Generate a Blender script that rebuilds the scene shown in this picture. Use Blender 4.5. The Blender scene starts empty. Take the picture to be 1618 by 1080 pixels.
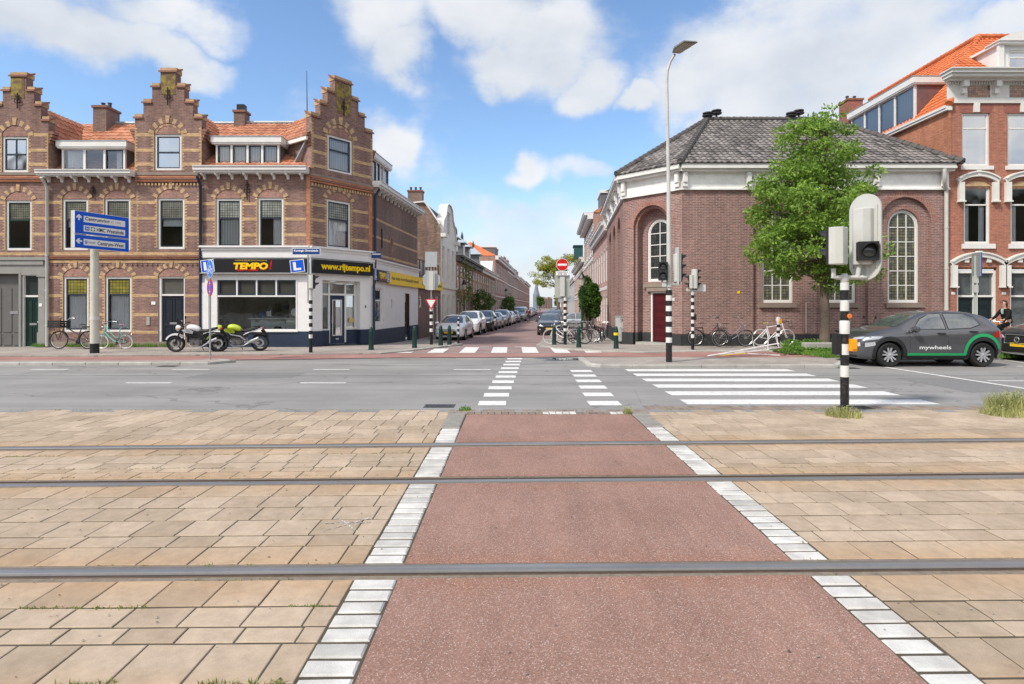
import bpy, bmesh, math, random
from mathutils import Vector, Matrix, geometry, noise
from mathutils.bvhtree import BVHTree
random.seed(11)
S = bpy.context.scene
COL = S.collection
PI = math.pi
FP, EH, HY, CX = 930., 1.65, 484., 809.
def gz(y):
 t = min(max((y-22)/12, 0), 1)
 return -.3*t*t*(3-2*t)
def GP(px, py, z=0.):
 Y = (EH-z)*FP/(py-HY)
 return ((px-CX)/FP*Y, Y)
def WX(px, Y): return (px-CX)/FP*Y
def WZ(py, Y): return EH+(HY-py)/FP*Y
MATS = {}
class NT:
 def __init__(s, name):
  s.m = bpy.data.materials.new(name); s.m.use_nodes = True
  s.t = s.m.node_tree; s.t.nodes.clear()
  s.out = s.t.nodes.new('ShaderNodeOutputMaterial')
 def n(s, typ, **kw):
  nd = s.t.nodes.new('ShaderNode'+typ)
  for k, v in kw.items():
   if k in nd.inputs.keys() if False else False: pass
   setattr(nd, k, v)
  return nd
 def l(s, a, b): s.t.links.new(a, b)
 def co(s, kind='Object'):
  return s.n('TexCoord').outputs[kind]
 def noise(s, co, scale, detail=3, rough=.6):
  nd = s.n('TexNoise'); nd.inputs['Scale'].default_value = scale
  nd.inputs['Detail'].default_value = detail; nd.inputs['Roughness'].default_value = rough
  if co is not None: s.l(co, nd.inputs['Vector'])
  return nd.outputs['Fac']
 def ramp(s, fac, a, b, lo=.3, hi=.7):
  nd = s.n('ValToRGB'); e = nd.color_ramp.elements
  e[0].position = lo; e[1].position = hi
  e[0].color = (*a, 1) if len(a) == 3 else a; e[1].color = (*b, 1) if len(b) == 3 else b
  s.l(fac, nd.inputs['Fac']); return nd.outputs['Color']
 def mix(s, fac, a, b, typ='MIX'):
  nd = s.n('Mix', data_type='RGBA', blend_type=typ)
  for v, i in ((fac, 0), (a, 6), (b, 7)):
   if hasattr(v, 'links'): s.l(v, nd.inputs[i])
   elif i == 0: nd.inputs[0].default_value = v
   else: nd.inputs[i].default_value = (*v, 1)
  return nd.outputs[2]
 def math(s, op, a, b=0.):
  nd = s.n('Math', operation=op)
  for v, i in ((a, 0), (b, 1)):
   if hasattr(v, 'links'): s.l(v, nd.inputs[i])
   else: nd.inputs[i].default_value = v
  return nd.outputs[0]
 def bsdf(s, col, rough=.8, metal=0., spec=.3, bump=None, bstr=.3, bdist=.01, coat=0., trans=0.):
  p = s.n('BsdfPrincipled')
  if hasattr(col, 'links'): s.l(col, p.inputs['Base Color'])
  else: p.inputs['Base Color'].default_value = (*col, 1)
  if hasattr(rough, 'links'): s.l(rough, p.inputs['Roughness'])
  else: p.inputs['Roughness'].default_value = rough
  p.inputs['Metallic'].default_value = metal
  p.inputs['Specular IOR Level'].default_value = spec
  p.inputs['Coat Weight'].default_value = coat
  p.inputs['Coat Roughness'].default_value = .04
  if bump is not None:
   b = s.n('Bump'); b.inputs['Strength'].default_value = bstr; b.inputs['Distance'].default_value = bdist
   s.l(bump, b.inputs['Height']); s.l(b.outputs[0], p.inputs['Normal'])
  s.l(p.outputs[0], s.out.inputs[0]); s.p = p
  return s.m
def plain(name, c, rough=.6, metal=0., spec=.3, var=.12, vs=3., coat=0., bump=0.):
 if name in MATS: return MATS[name]
 t = NT(name); co = t.co()
 f = t.noise(co, vs, 4)
 lo = tuple(x*(1-var) for x in c); hi = tuple(min(1, x*(1+var)) for x in c)
 col = t.ramp(f, lo, hi)
 f2 = t.noise(co, vs*11, 2)
 col = t.mix(.35*min(1, var*5), col, t.ramp(f2, tuple(x*.8 for x in c), hi), 'MIX')
 m = t.bsdf(col, rough, metal, spec, f2 if bump else None, bump, .01, coat)
 MATS[name] = m; return m
def island(name, c1, c2, rough=.8, nscale=4., namt=.25, bump=.0, spec=.3, trans=0., fine=60.):
 """per-piece colour: every loose piece of the mesh gets its own tone"""
 if name in MATS: return MATS[name]
 t = NT(name)
 g = t.n('NewGeometry').outputs['Random Per Island']
 col = t.ramp(g, c1, c2, 0, 1)
 co = t.co()
 f = t.noise(co, nscale, 4)
 col = t.mix(namt, col, t.ramp(f, (.25, .25, .25), (1.3, 1.3, 1.3), .2, .8), 'MULTIPLY')
 m = t.bsdf(col, rough, 0, spec, t.noise(co, fine, 2) if bump else None, bump, .01)
 if trans:
  d = t.n('BsdfTranslucent'); t.l(col, d.inputs[0])
  mx = t.n('MixShader'); mx.inputs[0].default_value = trans
  t.l(t.p.outputs[0], mx.inputs[1]); t.l(d.outputs[0], mx.inputs[2]); t.l(mx.outputs[0], t.out.inputs[0])
 MATS[name] = m; return m
def brick(name, c1, c2, mortar, bw=.215, bh=.0625, ms=.0075, vert=False, dirt=.35):
 if name in MATS: return MATS[name]
 t = NT(name); uv = t.co('UV')
 c1, c2, mortar = [tuple(min(.8, x*1.22+.02) for x in c) for c in (c1, c2, mortar)]
 b = t.n('TexBrick'); b.inputs['Scale'].default_value = 1
 b.inputs['Brick Width'].default_value = bw; b.inputs['Row Height'].default_value = bh
 b.inputs['Mortar Size'].default_value = ms; b.inputs['Mortar Smooth'].default_value = .25
 b.inputs['Color1'].default_value = (*c1, 1); b.inputs['Color2'].default_value = (*c2, 1)
 b.inputs['Mortar'].default_value = (*mortar, 1); b.inputs['Bias'].default_value = 0
 if vert:
  mp = t.n('Mapping'); mp.inputs['Rotation'].default_value = (0, 0, PI/2); t.l(uv, mp.inputs[0]); t.l(mp.outputs[0], b.inputs['Vector'])
 else: t.l(uv, b.inputs['Vector'])
 co = t.co()
 mp2 = t.n('Mapping'); mp2.inputs['Scale'].default_value = (4.6, 16, 1); t.l(uv, mp2.inputs[0])
 f1 = t.noise(mp2.outputs[0], 1., 2, .8)
 col = t.mix(.55, b.outputs['Color'], t.ramp(f1, (.5, .46, .46), (1.35, 1.35, 1.35), .3, .72), 'MULTIPLY')
 f2 = t.noise(co, .45, 5, .65)
 col = t.mix(dirt, col, t.ramp(f2, (.55, .53, .5), (1.25, 1.22, 1.2), .32, .68), 'MULTIPLY')
 mp3 = t.n('Mapping'); mp3.inputs['Scale'].default_value = (2.2, .25, 1); t.l(uv, mp3.inputs[0])
 f3 = t.noise(mp3.outputs[0], 1., 4, .6)
 col = t.mix(dirt*.9, col, t.ramp(f3, (.5, .48, .46), (1.15, 1.15, 1.15), .35, .6), 'MULTIPLY')
 m = t.bsdf(col, .88, 0, .2, b.outputs['Fac'], -.35, .008)
 MATS[name] = m; return m
def glassmat(name='window_glass', tint=(.55, .6, .62), refl=1.0, dark=.25):
 if name in MATS: return MATS[name]
 t = NT(name)
 tr = t.n('BsdfTransparent'); tr.inputs[0].default_value = (*tint, 1)
 gl = t.n('BsdfGlossy'); gl.inputs['Roughness'].default_value = .02
 gl.inputs[0].default_value = (.95, .97, 1, 1)
 fr = t.n('Fresnel'); fr.inputs[0].default_value = 1.5
 co = t.co()
 b = t.n('Bump'); b.inputs['Strength'].default_value = .08; b.inputs['Distance'].default_value = .05
 t.l(t.noise(co, 1.1, 1), b.inputs['Height']); t.l(b.outputs[0], gl.inputs['Normal'])
 fac = t.math('MULTIPLY', fr.outputs[0], 1.3*refl)
 add = t.math('MINIMUM', t.math('ADD', fac, dark), 1.)
 mx = t.n('MixShader'); t.l(add, mx.inputs[0])
 t.l(tr.outputs[0], mx.inputs[1]); t.l(gl.outputs[0], mx.inputs[2]); t.l(mx.outputs[0], t.out.inputs[0])
 MATS[name] = t.m; return t.m
def gridmat(name, c, lead, cell=.11, accent=None):
 """leaded stained glass"""
 if name in MATS: return MATS[name]
 t = NT(name); uv = t.co('UV')
 b = t.n('TexBrick'); b.offset = 0; b.inputs['Scale'].default_value = 1
 b.inputs['Brick Width'].default_value = cell; b.inputs['Row Height'].default_value = cell
 b.inputs['Mortar Size'].default_value = .009
 a = accent or tuple(x*.6 for x in c)
 b.inputs['Color1'].default_value = (*c, 1); b.inputs['Color2'].default_value = (*a, 1)
 b.inputs['Mortar'].default_value = (*lead, 1); t.l(uv, b.inputs['Vector'])
 f = t.noise(t.co(), 3, 2)
 col = t.mix(.5, b.outputs['Color'], t.ramp(f, (.35, .35, .35), (1.3, 1.3, 1.3)), 'MULTIPLY')
 m = t.bsdf(col, .12, 0, .6)
 MATS[name] = m; return m
class Fr:
 """vertical plane frame: u runs to the right seen from outside, n points out, z up"""
 def __init__(s, ox, oy, ux=1., uy=0.):
  l = math.hypot(ux, uy); s.ox, s.oy, s.ux, s.uy = ox, oy, ux/l, uy/l
  s.nx, s.ny = s.uy, -s.ux
 def P(s, u, n, z): return (s.ox+s.ux*u+s.nx*n, s.oy+s.uy*u+s.ny*n, z)
 def pu(s, px):
  t = (px-CX)/FP
  return (t*s.oy-s.ox)/(s.ux-t*s.uy)
 def Y(s, u): return s.oy+s.uy*u
 def pz(s, px, py): return WZ(py, s.Y(s.pu(px)))
 def rc(s, x0, y0, x1, y1):
  a, b = s.pu(x0), s.pu(x1); m = s.Y((a+b)/2)
  return (a, b, WZ(y1, m), WZ(y0, m))
class MB:
 def __init__(s): s.v = []; s.f = []; s.m = []
 def add(s, vs, fs, m=0):
  b = len(s.v); s.v += [tuple(v) for v in vs]
  for f in fs: s.f.append([b+i for i in f]); s.m.append(m)
  return s
 def hexa(s, p, m=0):
  return s.add(p, [(0, 3, 2, 1), (4, 5, 6, 7), (0, 1, 5, 4), (1, 2, 6, 5), (2, 3, 7, 6), (3, 0, 4, 7)], m)
 def fbox(s, F, u0, u1, n0, n1, z0, z1, m=0):
  return s.hexa([F.P(u0, n0, z0), F.P(u1, n0, z0), F.P(u1, n1, z0), F.P(u0, n1, z0),
      F.P(u0, n0, z1), F.P(u1, n0, z1), F.P(u1, n1, z1), F.P(u0, n1, z1)], m)
 def box(s, x0, x1, y0, y1, z0, z1, m=0):
  return s.hexa([(x0, y0, z0), (x1, y0, z0), (x1, y1, z0), (x0, y1, z0), (x0, y0, z1), (x1, y0, z1), (x1, y1, z1), (x0, y1, z1)], m)
 def bar(s, a, b, w, h, m=0, up=(0, 0, 1)):
  a = Vector(a); b = Vector(b); d = (b-a).normalized(); upv = Vector(up)
  sd = d.cross(upv)
  if sd.length < 1e-4: sd = d.cross(Vector((1, 0, 0)))
  sd.normalize(); u2 = sd.cross(d)
  p = []
  for q in (a, b):
   p += [q-sd*w/2-u2*h/2, q+sd*w/2-u2*h/2, q+sd*w/2+u2*h/2, q-sd*w/2+u2*h/2]
  return s.hexa(p, m)
 def tube(s, pts, r, seg=8, m=0, cap=True, closed=False):
  pts = [Vector(p) for p in pts]; n = len(pts)
  rs = r if isinstance(r, (list, tuple)) else [r]*n
  t0 = None; nrm = None; vs = [];
  for i, p in enumerate(pts):
   if closed: t = (pts[(i+1) % n]-pts[i-1])
   else: t = pts[min(i+1, n-1)]-pts[max(i-1, 0)]
   if t.length < 1e-9: t = Vector((0, 0, 1))
   t.normalize()
   if nrm is None:
    a = Vector((0, 0, 1)) if abs(t.z) < .9 else Vector((1, 0, 0))
    nrm = t.cross(a).normalized()
   else:
    nrm = (nrm-t*nrm.dot(t))
    if nrm.length < 1e-6: nrm = t.orthogonal()
    nrm.normalize()
   bn = t.cross(nrm)
   for k in range(seg):
    a = 2*PI*k/seg
    vs.append(p+nrm*math.cos(a)*rs[i]+bn*math.sin(a)*rs[i])
  fs = []
  for i in range(n if closed else n-1):
   j = (i+1) % n
   for k in range(seg):
    k2 = (k+1) % seg
    fs.append((i*seg+k, i*seg+k2, j*seg+k2, j*seg+k))
  if cap and not closed:
   fs.append(tuple(range(seg-1, -1, -1))); fs.append(tuple((n-1)*seg+k for k in range(seg)))
  return s.add(vs, fs, m)
 def lathe(s, prof, c=(0, 0, 0), axis='z', seg=16, m=0, R=None):
  vs = []; n = len(prof)
  for r, h in prof:
   for k in range(seg):
    a = 2*PI*k/seg; x, y = r*math.cos(a), r*math.sin(a)
    v = {'z': (x, y, h), 'y': (x, h, y), 'x': (h, x, y)}[axis]
    v = Vector(v)
    if R is not None: v = R @ v
    vs.append((v.x+c[0], v.y+c[1], v.z+c[2]))
  fs = []
  for i in range(n-1):
   for k in range(seg):
    k2 = (k+1) % seg
    fs.append((i*seg+k, i*seg+k2, (i+1)*seg+k2, (i+1)*seg+k))
  if prof[0] == prof[-1]: return s.add(vs, fs, m)
  if prof[0][0] > 1e-6: fs.append(tuple(range(seg-1, -1, -1)))
  if prof[-1][0] > 1e-6: fs.append(tuple((n-1)*seg+k for k in range(seg)))
  return s.add(vs, fs, m)
 def prism(s, F, poly, n0, n1, m=0, back=True):
  k = len(poly)
  vs = [F.P(u, n1, z) for u, z in poly]+[F.P(u, n0, z) for u, z in poly]
  tr = geometry.tessellate_polygon([[Vector((u, z, 0)) for u, z in poly]])
  fs = [tuple(t) for t in tr]
  if back: fs += [tuple(k+i for i in reversed(t)) for t in tr]
  fs += [(i, (i+1) % k, k+(i+1) % k, k+i) for i in range(k)]
  return s.add(vs, fs, m)
 def sheet(s, F, poly, n, m=0):
  tr = geometry.tessellate_polygon([[Vector((u, z, 0)) for u, z in poly]])
  return s.add([F.P(u, n, z) for u, z in poly], [tuple(t) for t in tr], m)
 def wall(s, F, poly, holes=(), n=0., reveal=.13, m=0, rm=None):
  loops = [poly]+list(holes)
  tr = geometry.tessellate_polygon([[Vector((u, z, 0)) for u, z in l] for l in loops])
  flat = [p for l in loops for p in l]
  s.add([F.P(u, n, z) for u, z in flat], [tuple(t) for t in tr], m)
  for h in holes:
   k = len(h)
   s.add([F.P(u, n, z) for u, z in h]+[F.P(u, n-reveal, z) for u, z in h],
     [(i, (i+1) % k, k+(i+1) % k, k+i) for i in range(k)], m if rm is None else rm)
  return s
 def ring(s, F, outer, inner, n0, n1, m=0):
  k = len(outer)
  vs = [F.P(u, n1, z) for u, z in outer]+[F.P(u, n1, z) for u, z in inner]+[F.P(u, n0, z) for u, z in outer]+[F.P(u, n0, z) for u, z in inner]
  fs = []
  for i in range(k):
   j = (i+1) % k
   fs += [(i, j, k+j, k+i), (k+i, k+j, 3*k+j, 3*k+i), (j, i, 2*k+i, 2*k+j)]
  return s.add(vs, fs, m)
 def poly(s, pts, m=0):
  return s.add(pts, [tuple(range(len(pts)))], m)
 def xf(s, M):
  s.v = [tuple(M @ Vector(v)) for v in s.v]; return s
 def build(s, name, mats, parent=None, smooth=False, local=False, uv=True):
  me = bpy.data.meshes.new(name)
  me.from_pydata(s.v, [], s.f)
  if not isinstance(mats, (list, tuple)): mats = [mats]
  for m in mats: me.materials.append(m)
  if len(mats) > 1: me.polygons.foreach_set('material_index', s.m)
  if uv:
   ul = me.uv_layers.new(name='UVMap').data
   me.calc_normals_split() if hasattr(me, 'calc_normals_split') else None
   V = s.v
   for p in me.polygons:
    nx, ny, nz = p.normal
    if abs(nz) > .8:
     for li, vi in zip(p.loop_indices, p.vertices): ul[li].uv = (V[vi][0], V[vi][1])
    else:
     l = math.hypot(nx, ny) or 1; tx, ty = -ny/l, nx/l
     for li, vi in zip(p.loop_indices, p.vertices):
      v = V[vi]; ul[li].uv = (v[0]*tx+v[1]*ty, v[2])
  if smooth:
   me.polygons.foreach_set('use_smooth', [True]*len(me.polygons))
   try: me.set_sharp_from_angle(angle=math.radians(40))
   except Exception: pass
  o = bpy.data.objects.new(name, me); COL.objects.link(o)
  if parent is not None:
   o.parent = parent
   if not local:
    r = parent
    while r.parent: r = r.parent
    L = r.location
    me.transform(Matrix.Translation((-L.x, -L.y, -L.z)))
  me.update()
  return o
def tag(o, label=None, cat=None, group=None, kind=None):
 if label: o['label'] = label
 if cat: o['category'] = cat
 if group: o['group'] = group
 if kind: o['kind'] = kind
 return o
def thing(name, loc, label, cat, group=None, rz=0.):
 o = bpy.data.objects.new(name, None); COL.objects.link(o)
 o.location = loc; o.rotation_euler = (0, 0, rz); o.empty_display_size = .2
 return tag(o, label, cat, group)
KIDS = {}
def kids(o): return [c for c in COL.objects if c.parent == o]
def copy_tree(o, parent=None, ks=None):
 if ks is None:
  ks = {}
  for c in COL.objects:
   if c.parent: ks.setdefault(c.parent.name, []).append(c)
 c = o.copy(); COL.objects.link(c)
 if parent is not None: c.parent = parent
 for ch in ks.get(o.name, []): copy_tree(ch, c, ks)
 return c
def all_parts(o):
 out = []
 for c in kids(o): out += [c]+all_parts(c)
 return out
def recolor(root, old, new):
 for o in all_parts(root)+[root]:
  if o.type != 'MESH': continue
  for sl in o.material_slots:
   if sl.material == old: sl.link = 'OBJECT'; sl.material = new
def struct(name, mb, mats, smooth=False):
 return tag(mb.build(name, mats, smooth=smooth), kind='structure')
def text_mb(txt, size, offset=0., depth=0., spacing=1., shear=0.):
 """outline of lettering in the xy plane, centred"""
 c = bpy.data.curves.new('lettering', 'FONT'); c.body = txt; c.size = size
 c.offset = offset; c.extrude = depth; c.align_x = 'CENTER'; c.align_y = 'CENTER'
 c.space_character = spacing; c.shear = shear; c.resolution_u = 3
 o = bpy.data.objects.new('lettering', c); COL.objects.link(o)
 dg = bpy.context.evaluated_depsgraph_get()
 me = bpy.data.meshes.new_from_object(o.evaluated_get(dg))
 mb = MB(); mb.add([v.co[:] for v in me.vertices], [tuple(p.vertices) for p in me.polygons])
 bpy.data.objects.remove(o); bpy.data.curves.remove(c); bpy.data.meshes.remove(me)
 return mb
def text_on(mb, F, txt, uc, zc, n, width=None, height=None, m=0, offset=0., shear=0., spacing=1.):
 """lay flat lettering on a frame, fitted to a width and/or height"""
 t = text_mb(txt, 1., offset, 0, spacing, shear)
 if not t.v: return
 xs = [v[0] for v in t.v]; ys = [v[1] for v in t.v]
 w = max(xs)-min(xs); h = max(ys)-min(ys); cx = (max(xs)+min(xs))/2; cy = (max(ys)+min(ys))/2
 sx = width/w if width else None; sy = height/h if height else None
 if sx is None: sx = sy
 if sy is None: sy = sx
 mb.add([F.P(uc+(v[0]-cx)*sx, n, zc+(v[1]-cy)*sy) for v in t.v], t.f, m)
def skin_mesh(verts, edges, radii, sub=2, root=0):
 me = bpy.data.meshes.new('skin'); me.from_pydata(verts, edges, [])
 o = bpy.data.objects.new('skin', me); COL.objects.link(o)
 md = o.modifiers.new('s', 'SKIN'); md.use_smooth_shade = True
 for i, r in enumerate(radii):
  sv = me.skin_vertices[0].data[i]; sv.radius = (r, r) if not isinstance(r, tuple) else r
  sv.use_root = (i == root)
 if sub:
  s2 = o.modifiers.new('u', 'SUBSURF'); s2.levels = sub; s2.render_levels = sub
 dg = bpy.context.evaluated_depsgraph_get()
 m2 = bpy.data.meshes.new_from_object(o.evaluated_get(dg))
 mb = MB(); mb.add([v.co[:] for v in m2.vertices], [tuple(p.vertices) for p in m2.polygons])
 bpy.data.objects.remove(o); bpy.data.meshes.remove(me); bpy.data.meshes.remove(m2)
 return mb
WHITE = plain('white_paint', (.7, .69, .665), .45, var=.06)
CREAM = plain('cream_paint', (.68, .66, .6), .5, var=.08)
OFFW = plain('grey_white_metal', (.5, .505, .475), .4, var=.06)
SASH = plain('dark_blue_sash', (.03, .04, .055), .35, var=.1)
DGREEN = plain('dark_green_door', (.012, .035, .028), .35, var=.15)
DNAVY = plain('navy_paint', (.022, .035, .065), .5, var=.2)
NAVYD = plain('navy_door', (.02, .024, .035), .35)
BLACK = plain('black_paint', (.016, .016, .017), .4, var=.2)
BLACKP = plain('black_plastic', (.02, .02, .021), .55, var=.2)
RUBBER = plain('rubber', (.018, .018, .018), .8, var=.2)
STEEL = plain('galvanised_steel', (.42, .44, .45), .42, .7, var=.12, vs=9)
CHROME = plain('chrome', (.55, .55, .56), .32, .85, var=.03)
ALU = plain('alloy', (.45, .46, .48), .35, .5, var=.05)
BLUE = plain('sign_blue', (.006, .09, .56), .35, var=.04)
RED = plain('sign_red', (.55, .012, .012), .35, var=.04)
SWHITE = plain('sign_white', (.74, .75, .75), .35, var=.03)
SBLACK = plain('sign_black', (.01, .01, .012), .4, var=.05)
YEL = plain('sign_yellow', (.85, .58, .006), .4, var=.05)
GREYP = plain('dark_grey_panel', (.06, .062, .068), .5, var=.15)
LEAD = plain('lead_flashing', (.33, .35, .37), .55, .2, var=.2)
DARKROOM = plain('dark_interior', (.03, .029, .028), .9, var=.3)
CURT = plain('white_curtain', (.85, .85, .86), .9, var=.1)
MAROON = plain('maroon_door', (.075, .008, .012), .4, var=.12)
BGREEN = plain('bollard_green', (.012, .04, .032), .4, var=.2)
STONE = plain('sandstone', (.25, .2, .165), .8, var=.15)
CONC = plain('concrete', (.36, .35, .32), .85, var=.15, vs=6)
GLASS = glassmat('window_glass', (.84, .87, .88), 1., .05)
SKYGLASS = glassmat('upper_window_glass', (.5, .54, .56), 1., .35)
CGLASS = plain('car_glass', (.085, .095, .1), .03, 0, .9, var=.75, vs=1.4, coat=1.)
BR_OLD = brick('brown_brick', (.235, .125, .095), (.155, .085, .075), (.21, .175, .155), dirt=.45)
BR_YEL = brick('yellow_brick', (.5, .335, .17), (.4, .26, .13), (.3, .24, .17), dirt=.3)
BR_ORG = brick('orange_brick', (.42, .155, .07), (.34, .12, .06), (.3, .2, .15))
BR_TYM = brick('tympanum_brick', (.3, .15, .115), (.23, .115, .09), (.25, .2, .17), bw=.065, bh=.2, vert=False)
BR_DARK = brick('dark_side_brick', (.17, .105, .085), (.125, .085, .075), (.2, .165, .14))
BR_CH = brick('church_brick', (.235, .118, .105), (.15, .08, .075), (.33, .27, .235), bw=.24, bh=.07, ms=.0095, dirt=.28)
BR_CHV = brick('church_arch_brick', (.29, .12, .09), (.22, .09, .075), (.3, .24, .2), bw=.07, bh=.24, ms=.009)
BR_RED = brick('red_brick', (.33, .12, .075), (.26, .095, .06), (.3, .2, .15), ms=.0055, dirt=.2)
BR_REDD = brick('deep_red_brick', (.28, .085, .06), (.22, .07, .055), (.22, .15, .12), ms=.005, dirt=.2)
T_RED = island('orange_roof_tile', (.4, .15, .08), (.56, .26, .155), .7, 1.5, .5)
T_NEW = island('bright_orange_roof_tile', (.55, .13, .04), (.62, .19, .07), .6, 1.2, .35)
T_GREY = island('grey_roof_tile', (.105, .095, .09), (.28, .255, .24), .75, 1.0, .5)
SLATE = plain('slate', (.12, .125, .135), .6, var=.25, vs=5)
CTILE = plain('ridge_tile_brown', (.24, .12, .085), .85, var=.3, vs=6)
def mossy():
 t = NT('lichen_brick'); co = t.co()
 f = t.noise(co, 5, 5); col = t.ramp(f, (.16, .11, .075), (.32, .25, .06), .42, .62)
 return t.bsdf(col, .95, 0, .1)
MOSS = mossy()
RAILY = (2.25, 3.689, 5.62, 7.055)
def warp(x, y):
 w = 1. if y < 7.4 else max(0., 1-(y-7.4)/2.)
 return (x, y*(1+.00515*x*w))
def rustfac(t, co, width=.5):
 sx = t.n('SeparateXYZ'); t.l(co, sx.inputs[0])
 dv = t.math('ADD', t.math('MULTIPLY', sx.outputs[0], .00515), 1.)
 y = t.math('DIVIDE', sx.outputs[1], dv)
 best = None
 for r in RAILY:
  d = t.math('ABSOLUTE', t.math('SUBTRACT', y, r))
  best = d if best is None else t.math('MINIMUM', best, d)
 n = t.noise(co, 2.3, 4)
 d = t.math('ADD', best, t.math('MULTIPLY', t.math('SUBTRACT', n, .5), .5))
 mr = t.n('MapRange'); mr.inputs['From Min'].default_value = .12; mr.inputs['From Max'].default_value = width
 mr.inputs['To Min'].default_value = 1; mr.inputs['To Max'].default_value = 0
 t.l(d, mr.inputs[0]); return mr.outputs[0]
def m_tile():
 t = NT('tram_paver'); co = t.co()
 g = t.n('NewGeometry').outputs['Random Per Island']
 col = t.ramp(g, (.36, .282, .208), (.475, .38, .288), 0, 1)
 col = t.mix(t.math('MULTIPLY', rustfac(t, co), .55), col, (.44, .28, .155))
 f = t.noise(co, 1.1, 5, .65)
 col = t.mix(.45, col, t.ramp(f, (.62, .6, .56), (1.2, 1.2, 1.2), .3, .7), 'MULTIPLY')
 f3 = t.noise(co, 9, 5, .7)
 col = t.mix(.4, col, t.ramp(f3, (.68, .66, .62), (1.2, 1.2, 1.18), .35, .65), 'MULTIPLY')
 v = t.n('TexVoronoi'); v.inputs['Scale'].default_value = 5.; t.l(co, v.inputs['Vector'])
 sp = t.math('LESS_THAN', v.outputs['Distance'], .035)
 col = t.mix(t.math('MULTIPLY', sp, .5), col, (.09, .08, .07))
 f2 = t.noise(co, 260, 3, .7)
 col = t.mix(.3, col, t.ramp(f2, (.55, .55, .55), (1.3, 1.3, 1.3), .35, .65), 'MULTIPLY')
 m = t.bsdf(col, .86, 0, .25, t.math('ADD', f2, t.math('MULTIPLY', f3, 1.5)), .35, .004); return m
def m_redpath(rust=True):
 t = NT('red_asphalt'); co = t.co()
 f = t.noise(co, .8, 5, .6)
 col = t.ramp(f, (.228, .13, .1), (.298, .178, .142), .3, .7)
 if rust: col = t.mix(t.math('MULTIPLY', rustfac(t, co, .35), .3), col, (.26, .12, .07))
 mp = t.n('Mapping'); mp.inputs['Scale'].default_value = (3, .5, 1); t.l(co, mp.inputs[0])
 f4 = t.noise(mp.outputs[0], 1.5, 5, .7)
 col = t.mix(.35, col, t.ramp(f4, (.6, .6, .6), (1.25, 1.25, 1.22), .3, .7), 'MULTIPLY')
 v = t.n('TexVoronoi'); v.inputs['Scale'].default_value = 200; t.l(co, v.inputs['Vector'])
 sc = t.n('SeparateColor'); t.l(v.outputs['Color'], sc.inputs[0])
 stone = t.ramp(sc.outputs[0], (.62, .62, .62), (1.5, 1.45, 1.42), .05, .95)
 col = t.mix(.6, col, stone, 'MULTIPLY')
 col = t.mix(t.math('MULTIPLY', t.math('GREATER_THAN', sc.outputs[1], .93), .6), col, (.55, .46, .42))
 v2 = t.n('TexVoronoi'); v2.inputs['Scale'].default_value = 2.6; t.l(co, v2.inputs['Vector'])
 col = t.mix(t.math('MULTIPLY', t.math('LESS_THAN', v2.outputs['Distance'], .02), .7), col, (.12, .11, .1))
 return t.bsdf(col, .85, 0, .3, v.outputs['Distance'], .5, .004)
def m_asphalt():
 t = NT('asphalt'); co = t.co()
 f = t.noise(co, .5, 6, .6)
 col = t.ramp(f, (.215, .208, .198), (.285, .275, .262), .3, .7)
 mp = t.n('Mapping'); mp.inputs['Scale'].default_value = (.12, 1.3, 1); t.l(co, mp.inputs[0])
 f3 = t.noise(mp.outputs[0], 1., 4)
 col = t.mix(.5, col, t.ramp(f3, (.74, .74, .74), (1.16, 1.16, 1.16), .35, .65), 'MULTIPLY')
 f2 = t.noise(co, 90, 3, .8)
 col = t.mix(.4, col, t.ramp(f2, (.5, .5, .5), (1.4, 1.4, 1.4), .35, .65), 'MULTIPLY')
 mp2 = t.n('Mapping'); mp2.inputs['Scale'].default_value = (.25, .9, 1); t.l(co, mp2.inputs[0])
 w = t.n('TexVoronoi', feature='DISTANCE_TO_EDGE'); w.inputs['Scale'].default_value = .35
 ds = t.n('TexNoise'); ds.inputs['Scale'].default_value = 1.2; t.l(co, ds.inputs['Vector'])
 va = t.n('VectorMath', operation='ADD'); t.l(mp2.outputs[0], va.inputs[0]); t.l(ds.outputs['Color'], va.inputs[1]); t.l(va.outputs[0], w.inputs['Vector'])
 cr = t.math('LESS_THAN', w.outputs['Distance'], .006)
 col = t.mix(t.math('MULTIPLY', cr, .3), col, (.04, .04, .04))
 return t.bsdf(col, .82, 0, .35, f2, .4, .004)
def m_marking(name='road_marking'):
 t = NT(name); co = t.co()
 f = t.noise(co, 14, 5, .75); f2 = t.noise(co, 1.2, 3)
 col = t.ramp(f, (.36, .35, .33), (.7, .69, .67), .28, .5)
 col = t.mix(.4, col, t.ramp(f2, (.7, .69, .67), (1.05, 1.05, 1.05)), 'MULTIPLY')
 return t.bsdf(col, .7, 0, .3, t.noise(co, 90, 2), .3, .003)
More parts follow.
